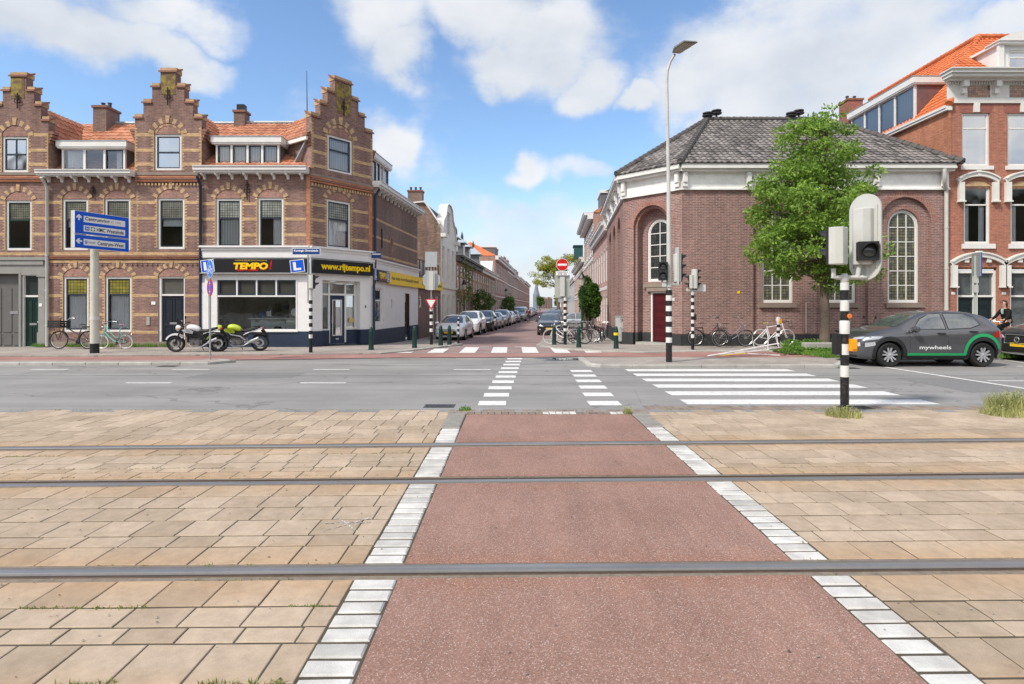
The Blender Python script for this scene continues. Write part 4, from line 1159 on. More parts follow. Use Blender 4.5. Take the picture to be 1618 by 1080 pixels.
for k in range(4):
 A = a+.05+W4*k
 if k: fm.fbox(FL, A-.03, A+.03, -.1, .035, zt+.03, d-.04)
 fm.ring(FL, rect(A+.03, A+W4-.03, zt+.035, d-.045), rect(A+.09, A+W4-.09, zt+.1, d-.11), -.09, .02, 1)
fm.fbox(FL, a-.05, b+.05, .05, .12, c-.05, c+.005)
sh = fm.build('shop_window', [WHITE, SASH], hc)
g = MB(); g.sheet(FL, rect(a+.05, b-.05, c+.06, zt-.03), -.03); g.sheet(FL, rect(a+.05, b-.05, zt+.03, d-.04), -.04, 1); g.build('pane', [GLASS, plain('upper_glass', (.06, .06, .055), .06, 0, .8)], sh)
SHI = plain('shop_wall', (.55, .55, .5), .8, var=.25)
it = MB(); it.fbox(FL, a-.2, b+.2, -3.05, -3, .2, 3.0); it.fbox(FL, a-.25, a-.2, -3, -.05, .2, 3.0); it.fbox(FL, b+.2, b+.25, -3, -.05, .2, 3.0)
it.fbox(FL, a-.2, b+.2, -3, -.05, .3, .35, 1); it.fbox(FL, a-.2, b+.2, -3, -.05, 2.9, 2.95, 1)
it.build('interior', [SHI, plain('shop_floor', (.35, .34, .32), .6)], hc)
it = MB(); it.fbox(FL, a+.85, a+2.3, -1.3, -1.2, .36, 1.12); it.fbox(FL, a+2.4, b-.1, -1.1, -1.0, .36, 1.12); it.fbox(FL, a+.85, b-.1, -1.35, -.95, 1.13, 1.17, 0); it.build('counter', plain('counter_grey', (.7, .73, .68), .5), hc)
it = MB()
for k in range(7): it.fbox(FL, a+.9+k*.33, a+1.1+k*.33, -2.9, -2.8, 1.3+.12*(k % 3), 1.7+.1*(k % 2), k % 3)
for k, (uu, zz) in enumerate(((a+.95, 1.2), (a+1.2, 1.2), (a+1.5, 1.25))): it.fbox(FL, uu, uu+.2, -1.25, -1.2, zz, zz+.22, (k+1) % 3)
it.build('shelf_goods', [SWHITE, GREYP, plain('goods_blue', (.05, .12, .3), .5)], hc)
mb = MB(); mb.lathe([(0, 0), (.15, 0), (.15, .02)], FL.P(b-.16, -.12, 1.42), 'y', 20, 0); mb.lathe([(.11, .021), (.15, .022)], FL.P(b-.16, -.14, 1.42), 'y', 20, 1); mb.build('round_sticker', [SWHITE, RED], sh)
mb = MB()
for k in range(3):
 cu = a+.9+k*.85
 mb.lathe([(0, -.14), (.12, -.12), (.17, 0), (.12, .12), (0, .14)], FL.P(cu+.5, -.5, .72), 'z', 12, 0)
mb.build('helmet_display', BLACKP, hc, smooth=True)
fm = MB(); n_ = -.3
za, zb2, zc2 = .1, 2.12, 2.62
for (p, q) in ((cu0, cu0+.07), (cu0+.5, cu0+.58), (cu1-.58, cu1-.5), (cu1-.07, cu1)): fm.fbox(FC, p, q, n_-.05, n_+.03, .12, 2.72, 0)
for zz in (zb2, zc2): fm.fbox(FC, cu0, cu1, n_-.04, n_+.045, zz, zz+.08, 0)
fm.fbox(FC, cu0, cu0+.5, n_-.04, n_+.02, PL, PL+.06); fm.fbox(FC, cu1-.5, cu1, n_-.04, n_+.02, PL, PL+.06)
fm.fbox(FC, cu0, cu0+.5, n_-.1, n_+.1, .05, PL-.001, 1); fm.fbox(FC, cu1-.5, cu1, n_-.1, n_+.1, .05, PL-.001, 1)
fm.build('entrance_frame', [WHITE, DNAVY], hc)
g = MB(); g.sheet(FC, rect(cu0, cu1, PL, 2.7), n_-.02); g.build('pane', GLASS, hc)
g = MB(); g.sheet(FC, rect(cu0, cu1, 2.2, 2.6), n_-.06); g.build('blind', plain('slat_blind', (.3, .3, .28), .7), hc)
dm = MB(); p, q = cu0+.58, cu1-.58
dm.ring(FC, rect(p, q, .1, zb2), rect(p+.13, q-.13, .42, zb2-.18), n_-.05, n_+.01, 0); dm.ring(FC, rect(p+.13, q-.13, .42, zb2-.18), rect(p+.16, q-.16, .45, zb2-.21), n_-.05, n_+.018, 1)
dd = dm.build('door', [DNAVY, WHITE], hc)
h = MB(); h.tube([FC.P(p+.09, n_+.05, .95), FC.P(p+.09, n_+.05, 1.3)], .014, 6); h.fbox(FC, p+.3, q-.3, n_+.012, n_+.025, .25, .32); h.build('handle', CHROME, dd)
mb = MB(); mb.fbox(FC, cu0-.2, cu1+.2, -2., -1.95, .1, 2.75); mb.fbox(FC, cu0-.2, cu1+.2, -2, -.35, .1, .12); mb.build('interior', SHI, hc)
mb = MB(); mb.lathe([(0, 0), (.13, 0), (.14, .01), (.13, .02), (0, .02)], FC.P(cu1-.28, n_+.03, 1.05), 'y', 16); mb.build('sticker', plain('gold', (.5, .4, .15), .5), hc)
mb = MB(); mb.fbox(FC, LC-.42, LC-.36, .03, .05, 1.6, 1.7); mb.build('house_number', GREYP, hc)
window(hc, FS, su0, su1, .85, 2.5, n=-.05, split=.68, sash=None, frame=WHITE, cols=0, cur='')
fm = MB();
for k in range(1, 4): fm.fbox(FS, su0+.06+(su1-su0-.12)*k/4-.02, su0+.06+(su1-su0-.12)*k/4+.02, -.07, -.03, 2.0, 2.45)
fm.build('glazing_bar', SASH, hc)
g = MB(); g.sheet(FS, rect(2.75, 3.0, 1.55, 2.0), -.1); g.build('vent', GREYP, hc)
door(hc, FS, dr0, dr1-.05, -.25, 1.85, DNAVY, -.2); window(hc, FS, dr0, dr1-.05, 1.88, 2.35, n=-.2, sash=None, room=False, glass=CGLASS)
def sign(par, F, u0, u1, z0, z1, m, n0=.1, n1=.22, name='shop_sign'):
 mb = MB(); mb.fbox(F, u0, u1, n0, n1, z0, z1); return mb.build(name, m, par)
SG = plain('sign_anthracite', (.016, .016, .018), .35, var=.05); EDGE = plain('sign_edge', (.4, .4, .4), .5)
zs0, zs1 = lz(431), lz(409.5)
s1 = sign(hc, FL, ux(321), ux(489.5), zs0, zs1, SG)
mb = MB(); mb.fbox(FL, ux(320), ux(490), .1, .225, zs0-.03, zs0-.001); mb.build('sign_edge', EDGE, hc)
mb = MB()
text_on(mb, FL, 'TEMPO', ux(400), lz(420.5), .226, ux(427)-ux(373), .27, 0, .045, .12)
mb.build('lettering', YEL, s1)
mb = MB(); text_on(mb, FL, 'TEMPO', ux(400)+.012, lz(420.5)-.014, .2235, ux(428)-ux(373), .29, 0, .07, .12)
text_on(mb, FL, '!', ux(431.5), lz(419), .226, .09, .36, 0, .04, .25); text_on(mb, FL, 'een geluid', ux(396), lz(427), .2275, .85, .13, 0, .02, .3)
mb.build('lettering', RED, s1)
mb = MB(); text_on(mb, FL, 'VERKEERSSCHOOL', ux(401), lz(411.7), .226, 1.3, .055, 0, .01); mb.build('lettering', plain('dull_gold', (.45, .33, .05), .5), s1)
def lplate(par, F, uc, zc, w, h, n, tilt):
 """blue learner plate with a white L"""
 c, s = math.cos(tilt), math.sin(tilt)
 def R(pts): return [(uc+u*c-z_*s, zc+u*s+z_*c) for u, z_ in pts]
 mb = MB(); mb.prism(F, R(rect(-w/2, w/2, -h/2, h/2)), n, n+.01, 0); mb.prism(F, R(rect(-w/2+.025, w/2-.025, -h/2+.025, h/2-.025)), n+.01, n+.014, 1)
 mb.prism(F, R([(-.28*w, -.33*h), (.26*w, -.33*h), (.26*w, -.17*h), (-.08*w, -.17*h), (-.08*w, .33*h), (-.28*w, .33*h)]), n+.014, n+.018, 0)
 return mb.build('learner_plate', [SWHITE, BLUE], par)
lplate(s1, FL, ux(332.5), lz(420.5), .52, .5, .221, .12); lplate(s1, FL, ux(473), lz(420.5), .56, .5, .221, .12)
fcu0 = .02
s2 = sign(hc, FC, fcu0, LC-.12, zs0, zs1, SG)
mb = MB(); ua, ub = FC.pu(502), FC.pu(579.5); text_on(mb, FC, 'www.rijtempo.nl', (ua+ub)/2, (zs0+zs1)/2-.01, .226, ub-ua, .36, 0, .045); mb.build('lettering', YEL, s2)
s3 = sign(hc, FS, .25, 2.0, 2.78, 3.3, SG, .1, .2)
mb = MB(); text_on(mb, FS, 'TEMPO', .95, 3.06, .204, 1.1, .28, 0, .045, .1); mb.build('lettering', YEL, s3)
mb = MB(); text_on(mb, FS, 'een geluid', .95, 2.88, .206, .8, .1, 0, .02, .2); mb.build('lettering', RED, s3)
lplate(s3, FS, 1.75, 3.04, .4, .46, .201, .0)
lplate(hc, FS, .06, 3.08, .3, .5, .15, 0)
YR = 24.5
FRt = Fr(0, YR)
rx = FRt.pu
def rz(py): return WZ(py, YR)
P0 = (XR(36.8), 36.8); P1 = (5.03, 26.6); P2 = (rx(1077), YR); P3 = (rx(1497), YR)
FCs = Fr(*P0, P1[0]-P0[0], P1[1]-P0[1]); LCs = math.hypot(P1[0]-P0[0], P1[1]-P0[1])
FCc = Fr(*P1, P2[0]-P1[0], P2[1]-P1[1]); LCc = math.hypot(P2[0]-P1[0], P2[1]-P1[1])
hk = thing('brick_chapel', (9, 26, 0), 'low purple-brown brick chapel with arched windows, white frieze and grey hipped roof', 'chapel')
zf = rz(300); ze = rz(272)
mb = MB()
cen = [rx(1231), rx(1331), rx(1431)]
rec = []; wins = []
hw_, ww_ = 1.07, .655
for c in cen:
 rec.append(archp(c-hw_, c+hw_, .52, rz(311), None, 16)); wins.append((c-ww_, c+ww_, rz(478), rz(330)))
mb.wall(FRt, rect(P2[0], P3[0], .5, zf), rec, 0, .14, 0)
for c, w_ in zip(cen, wins):
 mb.wall(FRt, archp(c-hw_-.02, c+hw_+.02, .5, rz(311)+.02, None, 16), [archp(*w_, None, 12)], -.14, .16, 0)
 arch_ring(mb, FRt, c-hw_, c+hw_, rz(311)-hw_, hw_, .26, 40, (1,), -.02, .006, .04)
 arch_ring(mb, FRt, c-ww_-.02, c+ww_+.02, w_[3]-ww_, ww_+.02, .12, 26, (1,), -.16, -.13, .04)
 mb.fbox(FRt, c-ww_-.12, c+ww_+.12, -.2, -.02, w_[2]-.2, w_[2]-.02, 2)
mb.fbox(FRt, rx(1077), rx(1120), 0, .0, .5, zf, 0) if False else None
ca, cb = .55, 2.35; cz = rz(325)
cz = 6.05
mb.wall(FCc, [(0, .5), (ca, .5)]+list(reversed(archp(ca, cb, .5, cz, None, 16)[2:]))[::-1][::-1]+[(cb, .5), (LCc, .5), (LCc, zf), (0, zf)], [], 0, .1, 0)
AP = archp(ca, cb, .05, cz, None, 16)
k = len(AP)
mb.add([FCc.P(u, 0, z) for u, z in AP]+[FCc.P(u, -.55, z) for u, z in AP], [(i, (i+1) % k, k+(i+1) % k, k+i) for i in range(1, k)])
arch_ring(mb, FCc, ca, cb, cz-(cb-ca)/2, (cb-ca)/2, .24, 34, (1,), -.02, .008, .04)
arch_ring(mb, FCc, ca+.12, cb-.12, cz-(cb-ca)/2, (cb-ca)/2-.12, .11, 28, (1,), -.5, -.12, .04)
for u0_, u1_ in ((ca, ca+.12), (cb-.12, cb)): mb.fbox(FCc, u0_, u1_, -.5, -.13, .05, cz-(cb-ca)/2, 0)
cwc = (ca+cb)/2+.1
cw = (cwc-.6, cwc+.6, 2.75, 5.5); cd = (cwc-.44, cwc+.52, .06, 2.3)
mb.wall(FCc, archp(ca-.02, cb+.02, .02, cz+.02, None, 16), [archp(*cw, None, 12), rect(*cd)], -.5, .1, 0)
mb.fbox(FCc, cw[0]-.15, cw[1]+.1, -.52, -.36, 2.5, 2.68, 2); mb.fbox(FCc, cd[0]-.15, cd[1]+.12, -.5, -.38, 2.32, 2.48, 2)
recs = []
for c in (LCs-2.2, LCs-5.0, LCs-7.8):
 recs.append(archp(c-.85, c+.85, .5, rz(311)-.2, None, 14))
mb.wall(FCs, rect(0, LCs, .5, zf), recs, 0, .2, 0)
for r_, c in zip(recs, (LCs-2.2, LCs-5.0, LCs-7.8)):
 mb.sheet(FCs, archp(c-.87, c+.87, .5, rz(311)-.18, None, 14), -.2, 0)
 arch_ring(mb, FCs, c-.85, c+.85, rz(311)-.2-.85, .85, .24, 30, (1,), -.02, .006, .04)
mb.build('wall', [BR_CH, BR_CHV, STONE], hk)
pl = MB(); PLK = plain('tarred_plinth', (.035, .036, .038), .75, var=.25)
pl.fbox(FRt, P2[0], P3[0], -.1, .05, -.1, .5); pl.fbox(FCc, 0, ca, -.1, .05, -.1, .5); pl.fbox(FCc, cb, LCc+.02, -.1, .05, -.1, .5); pl.fbox(FCs, 0, LCs+.03, -.1, .05, -.4, .5)
pl.fbox(FCc, ca, ca+.14, -.5, -.1, -.1, .5); pl.fbox(FCc, cb-.14, cb, -.5, -.1, -.1, .5); pl.fbox(FCc, ca+.14, cd[0]-.001, -.52, -.45, -.1, .5); pl.fbox(FCc, cd[1], cb-.14, -.52, -.45, -.1, .5)
pl.build('plinth', PLK, hk)
st = MB(); st.fbox(FCc, ca+.14, cb-.14, -.5, .05, -.05, .09); st.build('doorstep', CONC, hk)
for u in (rx(1194)-.0, rx(1281), rx(1381), rx(1472.5)):
 pass
STGC = gridmat('chapel_glass', (.2, .19, .12), (.02, .02, .02), .12, (.09, .1, .09))
STGP = gridmat('chapel_glass_purple', (.16, .1, .1), (.02, .02, .02), .12, (.1, .12, .1))
for c, w_ in zip(cen, wins):
 window(hk, FRt, *w_, n=-.24, fw=.075, arch=2, sash=None, frame=WHITE, cols=3, crows=6, barm=0, glass=STGC, room=False)
window(hk, FCc, *cw, n=-.56, fw=.08, arch=2, sash=None, frame=WHITE, cols=2, crows=5, barm=0, glass=gridmat('leaded_dark', (.06, .07, .065), (.012, .012, .012), .12, (.03, .035, .035)), room=False)
fm = MB(); fm.ring(FCc, rect(cd[0], cd[1], cd[2], cd[3]), rect(cd[0]+.08, cd[1]-.08, cd[2]+.001, cd[3]-.06), -.6, -.52); fm.build('door_frame', WHITE, hk)
door(hk, FCc, cd[0]+.08, cd[1]-.08, .1, cd[3]-.06, MAROON, -.56, panels=[(.08, .92, .02+.16*k, .15+.16*k) for k in range(6)], slot=False)
for i, c in enumerate((LCs-2.2, LCs-5.0, LCs-7.8)):
 window(hk, FCs, c-.6, c+.6, 1.9, 5.0, n=-.24, arch=2, sash=None, frame=CREAM, cols=2, crows=5, barm=0, glass=STGP, room=False)
fz = MB()
for F_, a, b in ((FRt, P2[0], P3[0]+.03), (FCc, 0, LCc), (FCs, 0, LCs)):
 fz.fbox(F_, a, b, -.05, .05, zf, ze+.02); fz.fbox(F_, a-.02, b+.02, .05, .11, zf, zf+.07); fz.fbox(F_, a-.01, b+.02, .05, .085, zf+.075, zf+.1)
 n = max(1, round((b-a)/2.6))
fz.build('frieze', plain('frieze_white', (.84, .83, .8), .5), hk)
for F_, us in ((FRt, (P2[0]+.1, rx(1181), rx(1281), rx(1381), P3[0]-.25)), (FCc, (.12, LCc-.12)), (FCs, (.2, 2.8, 5.6, 8.2, LCs-.15))):
 for u in us:
  m2 = MB(); m2.fbox(F_, u-.1, u+.1, .111, .2, zf+.12, ze-.02); m2.fbox(F_, u-.12, u+.12, .111, .14, zf, zf+.118); m2.fbox(F_, u-.08, u+.08, .201, .25, zf+.3, ze-.02)
  m2.build('bracket', WHITE, hk)
co2 = MB(); CG = plain('cornice_grey_white', (.55, .54, .51), .5, var=.1)
for F_, a, b in ((FRt, P2[0]-.1, P3[0]+.1), (FCc, -.1, LCc+.1), (FCs, 0, LCs+.1)):
 co2.fbox(F_, a, b, -.05, .3, ze+.0, ze+.09, 0); co2.fbox(F_, a, b, -.05, .42, ze+.091, ze+.17, 0); co2.fbox(F_, a, b, -.05, .38, ze+.171, ze+.3, 1)
co2.build('cornice', [WHITE, CG], hk)
zr = ze+.3; Zt = WZ(190, 29.6); dY = 29.6-YR+.4; sl_ = (Zt-zr)/dY
e0 = Vector((rx(1060), YR-.4, zr)); RX0, RX1 = WX(1117, 29.6), WX(1303, 29.6)
ry_ = 29.6
P1o = Vector(FCc.P(-.1, .4, zr)); P2o = Vector(FCc.P(LCc+.17, .4, zr)); apex = Vector((RX0, ry_, Zt)); apex2 = Vector((RX1, ry_, Zt))
P3o = Vector((P3[0]+.35, YR-.4, zr))
def hipclip(a, b, inside):
 """vertical plane through a-b, keeping the side of the point inside"""
 d = (b-a); n = Vector((d.y, -d.x, 0)).normalized()
 if (inside-a).dot(n) > 0: n = -n
 return (a, n)
mid = (P2o+P3o)/2+Vector((0, 1.5, 0))
tile_roof(hk, P2o-Vector((.3, 0, 0)), (1, 0, 0), P3o.x-P2o.x+.6, (0, dY, Zt-zr), T_GREY, tw=.27, th=.34, clip=[hipclip(P2o, apex, mid), hipclip(P3o, apex2, mid)], amp=.035, lip=.04)
def tri_roof(a, b, c, extra=0.):
 a, b, c = Vector(a), Vector(b), Vector(c)
 e = (b-a).normalized(); h = (c-a)-e*(c-a).dot(e); m = (a+b+c)/3
 base_u = (c-a).dot(e); lo = min(0, base_u)-.1; W = max((b-a).length, base_u)+.1-lo
 tile_roof(hk, a+e*lo, e, W, h, T_GREY, tw=.27, th=.34, clip=[hipclip(a, c, m), hipclip(b, c, m)], amp=.035, lip=.04)
tri_roof(P1o, P2o, apex)
P0o = Vector((*FCs.P(0, .4, 0)[:2], zr)); apexb = Vector((RX0+.6, 35.2, Zt))
m = (P0o+P1o+apex+apexb)/4
e = (P1o-P0o).normalized(); h = (apex-P0o)-e*(apex-P0o).dot(e)
tile_roof(hk, P0o-e*.2, e, (P1o-P0o).length+.4, h, T_GREY, tw=.27, th=.34, clip=[hipclip(P1o, apex, m), ((0, 36.8, 0), (0, 1, 0)), hipclip(apex, apexb, m)])
tri_roof(P3o, (P3o.x, 35.2, zr), apex2)
bk = MB(); bk.poly([apex, apex2, (P3o.x, 35.2, zr), (P0o.x, 35.2, zr+1), (apexb.x, 35.2, Zt)]); bk.build('back_roof', SLATE, hk)
rg = MB(); HIPT = plain('hip_tile_grey', (.1, .092, .088), .8, var=.3, vs=4)
for a, b in ((P1o, apex), (P2o, apex), (P3o, apex2), (apex, apex2), (apex, apexb)):
 ridge_tiles(rg, a+Vector((0, 0, .06)), b+Vector((0, 0, .06)), .13)
rg.build('hip_tiles', HIPT, hk, smooth=True)
for px in (1118, 1132, 1250, 1262):
 x = WX(px, ry_); v = MB(); v.lathe([(.12, Zt-.1), (.12, Zt+.15), (.1, Zt+.16)], (x, ry_, 0), 'z', 12)
 hh = Zt+.2+(.12 if px in (1132, 1262) else 0)
 v.lathe([(.05, Zt+.1), (.05, hh), (.25, hh), (.27, hh+.05), (.1, hh+.09), (.1, hh+.13), (.25, hh+.14), (.24, hh+.19), (0, hh+.24)], (x, ry_, 0), 'z', 16)
 v.build('roof_vent', GREYP, hk, smooth=True)
mb = MB(); mb.tube([FRt.P(rx(1481), .42, ze+.05), FRt.P(rx(1481), .42, ze-.25), FRt.P(rx(1484), .3, ze-.5), FRt.P(rx(1492), .1, ze-.75), FRt.P(rx(1492.5), .1, ze-.95), FRt.P(rx(1492.5), .1, .06)], .075, 12)
for z in (1.5, 3.2, 4.9): mb.lathe([(.09, z), (.09, z+.06)], FRt.P(rx(1492.5), .1, 0), 'z', 12)
mb.build('downpipe', OFFW, hk, smooth=True)
mb = MB(); mb.tube([FRt.P(rx(1273), .03, .55), FRt.P(rx(1273), .03, rz(478))], .015, 6); mb.build('conduit', CREAM, hk)
mb = MB(); mb.fbox(FRt, rx(1165), rx(1169), .001, .02, rz(463.5), rz(459.5)); mb.build('wall_plate', YEL, hk)
mb = MB(); mb.lathe([(0, 0), (.07, 0), (.07, .02), (0, .025)], FCc.P(LCc-.35, .02, 1.95), 'y', 14); mb.build('wall_plate', SWHITE, hk)
mb = MB(); mb.box(P2[0], P3[0], YR+1, YR+1.05, 0, zf); mb.build('inner_wall', DARKROOM, hk)
hr = thing('red_brick_house', (rx(1560), YR, 0), 'tall bright red brick house with white hood moulds and orange roof at the right edge', 'house')
XW0, XW1 = P3[0]+.03, rx(1790)
zt3 = rz(163); zt4 = rz(122)
w3 = [FRt.rc(1520, 178, 1564, 262), FRt.rc(1592, 178, 1640, 262), FRt.rc(1700, 178, 1745, 262)]
w2 = [FRt.rc(1523, 294, 1565, 385), FRt.rc(1597, 294, 1642, 385), FRt.rc(1700, 294, 1745, 385)]
d1 = FRt.rc(1512, 422, 1575, 548); d2 = FRt.rc(1596, 422, 1660, 548)
mb = MB()
mb.wall(FRt, rect(XW0, XW1, 0, zt3), [rect(*w) for w in w3+w2+[d1, d2]], 0, .16, 0)
mb.fbox(FRt, XW0, rx(1502), -.01, .03, rz(262), zt3, 3)
FRs = Fr(XW0, YR+12, 0, -1)
mb.wall(FRs, rect(0, 12, 0, 9.95), [], 0, .1, 3)
for (a, b, c, d) in w2:
 head(mb, FRt, a-.05, b+.05, d, .22, .01, 7, (1, 1))
mb.build('wall', [BR_RED, BR_REDD, BR_YEL, BR_ORG], hr)
decs = []
dec = MB()
def flush():
 global dec
 if dec.v: decs.append(dec)
 dec = MB()
DECO = gridmat('decorative_brickwork', (.4, .2, .07), (.12, .05, .03), .09, (.16, .05, .03))
for (a, b, c, d) in w3:
 q_ = MB(); q_.fbox(FRt, a-.1, b+.1, -.1, .09, c-.16, c-.001, 0); q_.build('sill', WHITE, hr); dec.fbox(FRt, (a+b)/2-.12, (a+b)/2+.12, -.01, .07, d+.02, zt3, 0)
 dec.prism(FRt, [(a-.08, d), (b+.08, d), (b+.2, zt3-.02), (a-.2, zt3-.02)], -.01, .004, 2); flush()
def hood(a, b, zs, rise, th, drop, n, span=None):
 arch_ring(dec, FRt, a, b, zs, rise, th, 13, (0,), -.02, .12, 0, 1.5)
 arch_ring(dec, FRt, a-.03, b+.03, zs+th*.8, rise+.02, th*.35, 13, (0,), -.02, .17, 0)
 for u0_, u1_ in ((a-.02, a+.2), (b-.2, b+.02)): dec.fbox(FRt, u0_, u1_, -.02, .13, zs-drop, zs+.02, 0); dec.fbox(FRt, u0_-.03, u1_+.03, -.02, .17, zs-drop-.06, zs-drop-.001, 0)
for (a, b, c, d) in w2:
 hood(a-.25, b+.25, d+.14, .26, .17, .75, 9); q_ = MB(); q_.fbox(FRt, a-.1, b+.15, -.1, .09, c-.2, c-.001, 0); q_.build('sill', WHITE, hr)
 dec.prism(FRt, archp(a, b, d-.2, d+.1, .18, 8)[2:], -.06, -.02, 1); flush()
for (a, b, c, d) in (d1, d2):
 hood(a-.25, b+.3, d+.06, .36, .17, .85, 11)
 for q in (.22, .5, .78):
  u = a+(b-a)*q; dec.fbox(FRt, u-.09, u+.09, -.02, .08, d+.02+.28*(1-abs(q-.5)*1.3), d+.28+.22*(1-abs(q-.5)), 0)
 dec.prism(FRt, archp(a, b, d-.3, d+.18, .26, 10)[2:], -.12, -.03, 1); flush()
HM = [plain('stucco_white', (.68, .67, .63), .7, var=.08), DECO, BR_REDD]
for d_ in decs: d_.build('hood_mould', HM, hr)
for w in w3: window(hr, FRt, *w, n=-.08, fw=.075, sash=WHITE, sw=.03, split=.74, glass=SKYGLASS, cur='sides')
for w in w2: window(hr, FRt, *w, n=-.08, fw=.075, sash=WHITE, sw=.03, split=.7, cur='sides')
for i, (a, b, c, d) in enumerate((d1, d2)):
 fm = MB(); zt = WZ(469, YR); fm.ring(FRt, rect(a, b, .05, d-.12), rect(a+.09, b-.09, .051, d-.24), -.22, -.06)
 fm.fbox(FRt, a+.09, b-.09, -.2, -.07, zt, zt+.08);
 if i == 0: fm.fbox(FRt, (a+b)/2-.07, (a+b)/2+.07, -.21, -.05, .05, d-.12)
 f_ = fm.build('door_frame', WHITE, hr)
 g = MB(); g.sheet(FRt, rect(a+.09, b-.09, zt+.08, d-.24), -.16); g.build('pane', CGLASS, f_)
 DG = plain('dark_teal_door', (.012, .022, .025), .35)
 if i == 0:
  for p, q in ((a+.09, (a+b)/2-.07), ((a+b)/2+.07, b-.09)): door(hr, FRt, p, q, .08, zt, DG, -.16, panels=((.15, .85, .05, .34), (.15, .85, .4, .78), (.1, .9, .82, .97)))
 else:
  g = MB(); g.sheet(FRt, rect(a+.09, b-.09, .6, zt), -.16); g.build('pane', CGLASS, hr)
for px in (1503, 1583):
 m2 = MB(); m2.fbox(FRt, rx(px), rx(px+6), .001, .02, rz(465), rz(461)); m2.build('house_number', SWHITE, hr)
cm_ = MB(); a, b = XW0-.02, XW1
cm_.fbox(FRt, a, b, -.05, .06, zt3, zt3+.13); cm_.fbox(FRt, a, b, -.05, .04, zt3+.13, zt4-.2); cm_.fbox(FRt, a-.25, b, -.05, .6, zt4-.001, zt4+.12); cm_.fbox(FRt, a-.2, b, -.05, .5, zt4-.12, zt4-.002); cm_.fbox(FRt, a-.1, b, -.05, .3, zt4-.2, zt4-.121)
cm_.fbox(FRt, a-.3, b, -.05, .66, zt4+.121, zt4+.18, 1)
x = a
while x < b: cm_.fbox(FRt, x, x+.05, .04, .12, zt4-.3, zt4-.21); x += .11
cm_.build('cornice', [plain('stucco_white', (.7, .7, .7)), CG], hr)
for p, q in ((1528, 1563), (1594, 1640)):
 fr_ = MB(); fr_.fbox(FRt, rx(p), rx(q), .03, .05, zt3+.24, zt4-.34); fr_.build('frieze_panel', DECO, hr)
for px in (1519, 1570, 1650):
 m2 = MB(); m2.fbox(FRt, rx(px)-.1, rx(px)+.12, .041, .3, zt4-.45, zt4-.205); m2.fbox(FRt, rx(px)-.08, rx(px)+.1, .041, .18, zt4-.7, zt4-.451); m2.build('bracket', WHITE, hr)
m2 = MB(); m2.fbox(FRs, 0, 12.1, -.1, .16, 9.8, 9.97); m2.fbox(FRs, 0, 12.1, .161, .2, 9.9, 10.0); m2.build('eaves_gutter', WHITE, hr)
apx = Vector((WX(1546, 28.), 28., WZ(60, 28.))); ecl = Vector((XW0-.05, YR-.1, 10.0)); ecf = Vector((XW0-.05, YR-.1, 10.0))
zfr = 10.0
bl = Vector((XW0-.05, YR+12, 10.));
e = Vector((0, 1, 0)); h = Vector((apx.x-XW0+.05, 0, apx.z-10.))
mid = Vector((XW0+1.5, YR+6, 10))
tile_roof(hr, (XW0-.05, YR-.1, 10.), (0, 1, 0), 12, h, T_NEW, clip=[hipclip(ecl, apx, mid)])
tile_roof(hr, (XW0-.05, YR, zt4+.16), (1, 0, 0), XW1-XW0, (0, apx.y-YR, apx.z-zt4-.16), T_NEW, clip=[hipclip(ecl, apx, Vector((XW0+5, YR+.5, 0)))])
rg = MB(); ridge_tiles(rg, ecl+Vector((0, 0, .05)), apx+Vector((0, 0, .08)), .14); ridge_tiles(rg, apx+Vector((0, 0, .06)), apx+Vector((0, 8.5, .06)), .14); ridge_tiles(rg, apx+Vector((0, 0, .06)), (XW1, apx.y, apx.z+.06), .14)
rg.build('hip_tiles', T_NEW, hr, smooth=True)
COP = plain('copper_cladding', (.2, .13, .13), .45, .3, var=.25, vs=2)
dormer(hr, FRs, (12-7.2, 12-2.2), 10.15, 12.05, -.1, 3.0, [(12-7.17, 12-6.0, ''), (12-6.0, 12-4.8, ''), (12-4.8, 12-3.6, ''), (12-3.6, 12-2.23, '')], cheek=COP, fas=.28, cur=('v', 'v', 'v', 'v'))
chimney(hr, XW0+.55, 32.5, 9.9, .8, .9, 3.0, BR_REDD, 2)
DF = Fr(0, YR-.05); a, b = rx(1577), rx(1660); zb_, zt_ = rz(128), rz(72)
m2 = MB(); win = (a+.4, b-.4, zb_+.45, zt_-.2)
m2.wall(DF, rect(a, b, zb_-.1, zt_), [rect(*win)], .0, .14, 0); m2.fbox(DF, a+.001, a+.06, -2.2, -.001, zb_, zt_, 0)
m2.fbox(DF, a-.15, b+.15, -2.2, .2, zt_, zt_+.1, 0); m2.prism(DF, archp(a-.2, b+.2, zt_+.1, zt_+.5, .36, 14), -.5, .25, 0)
m2.fbox(DF, a-.1, a+.12, .001, .12, zb_+.1, zt_-.001, 0); m2.fbox(DF, a-.25, a-.101, -.3, .08, zb_, zb_+.55, 0); m2.fbox(DF, a-.2, a-.101, -.3, .06, zb_+.551, zb_+.95, 0)
dd = m2.build('dormer', WHITE, hr)
window(hr, DF, *win, n=-.06, fw=.07, sash=WHITE, sw=.03, split=.7, glass=SKYGLASS)
def base_z(F, u): return gz(F.Y(u))-.1
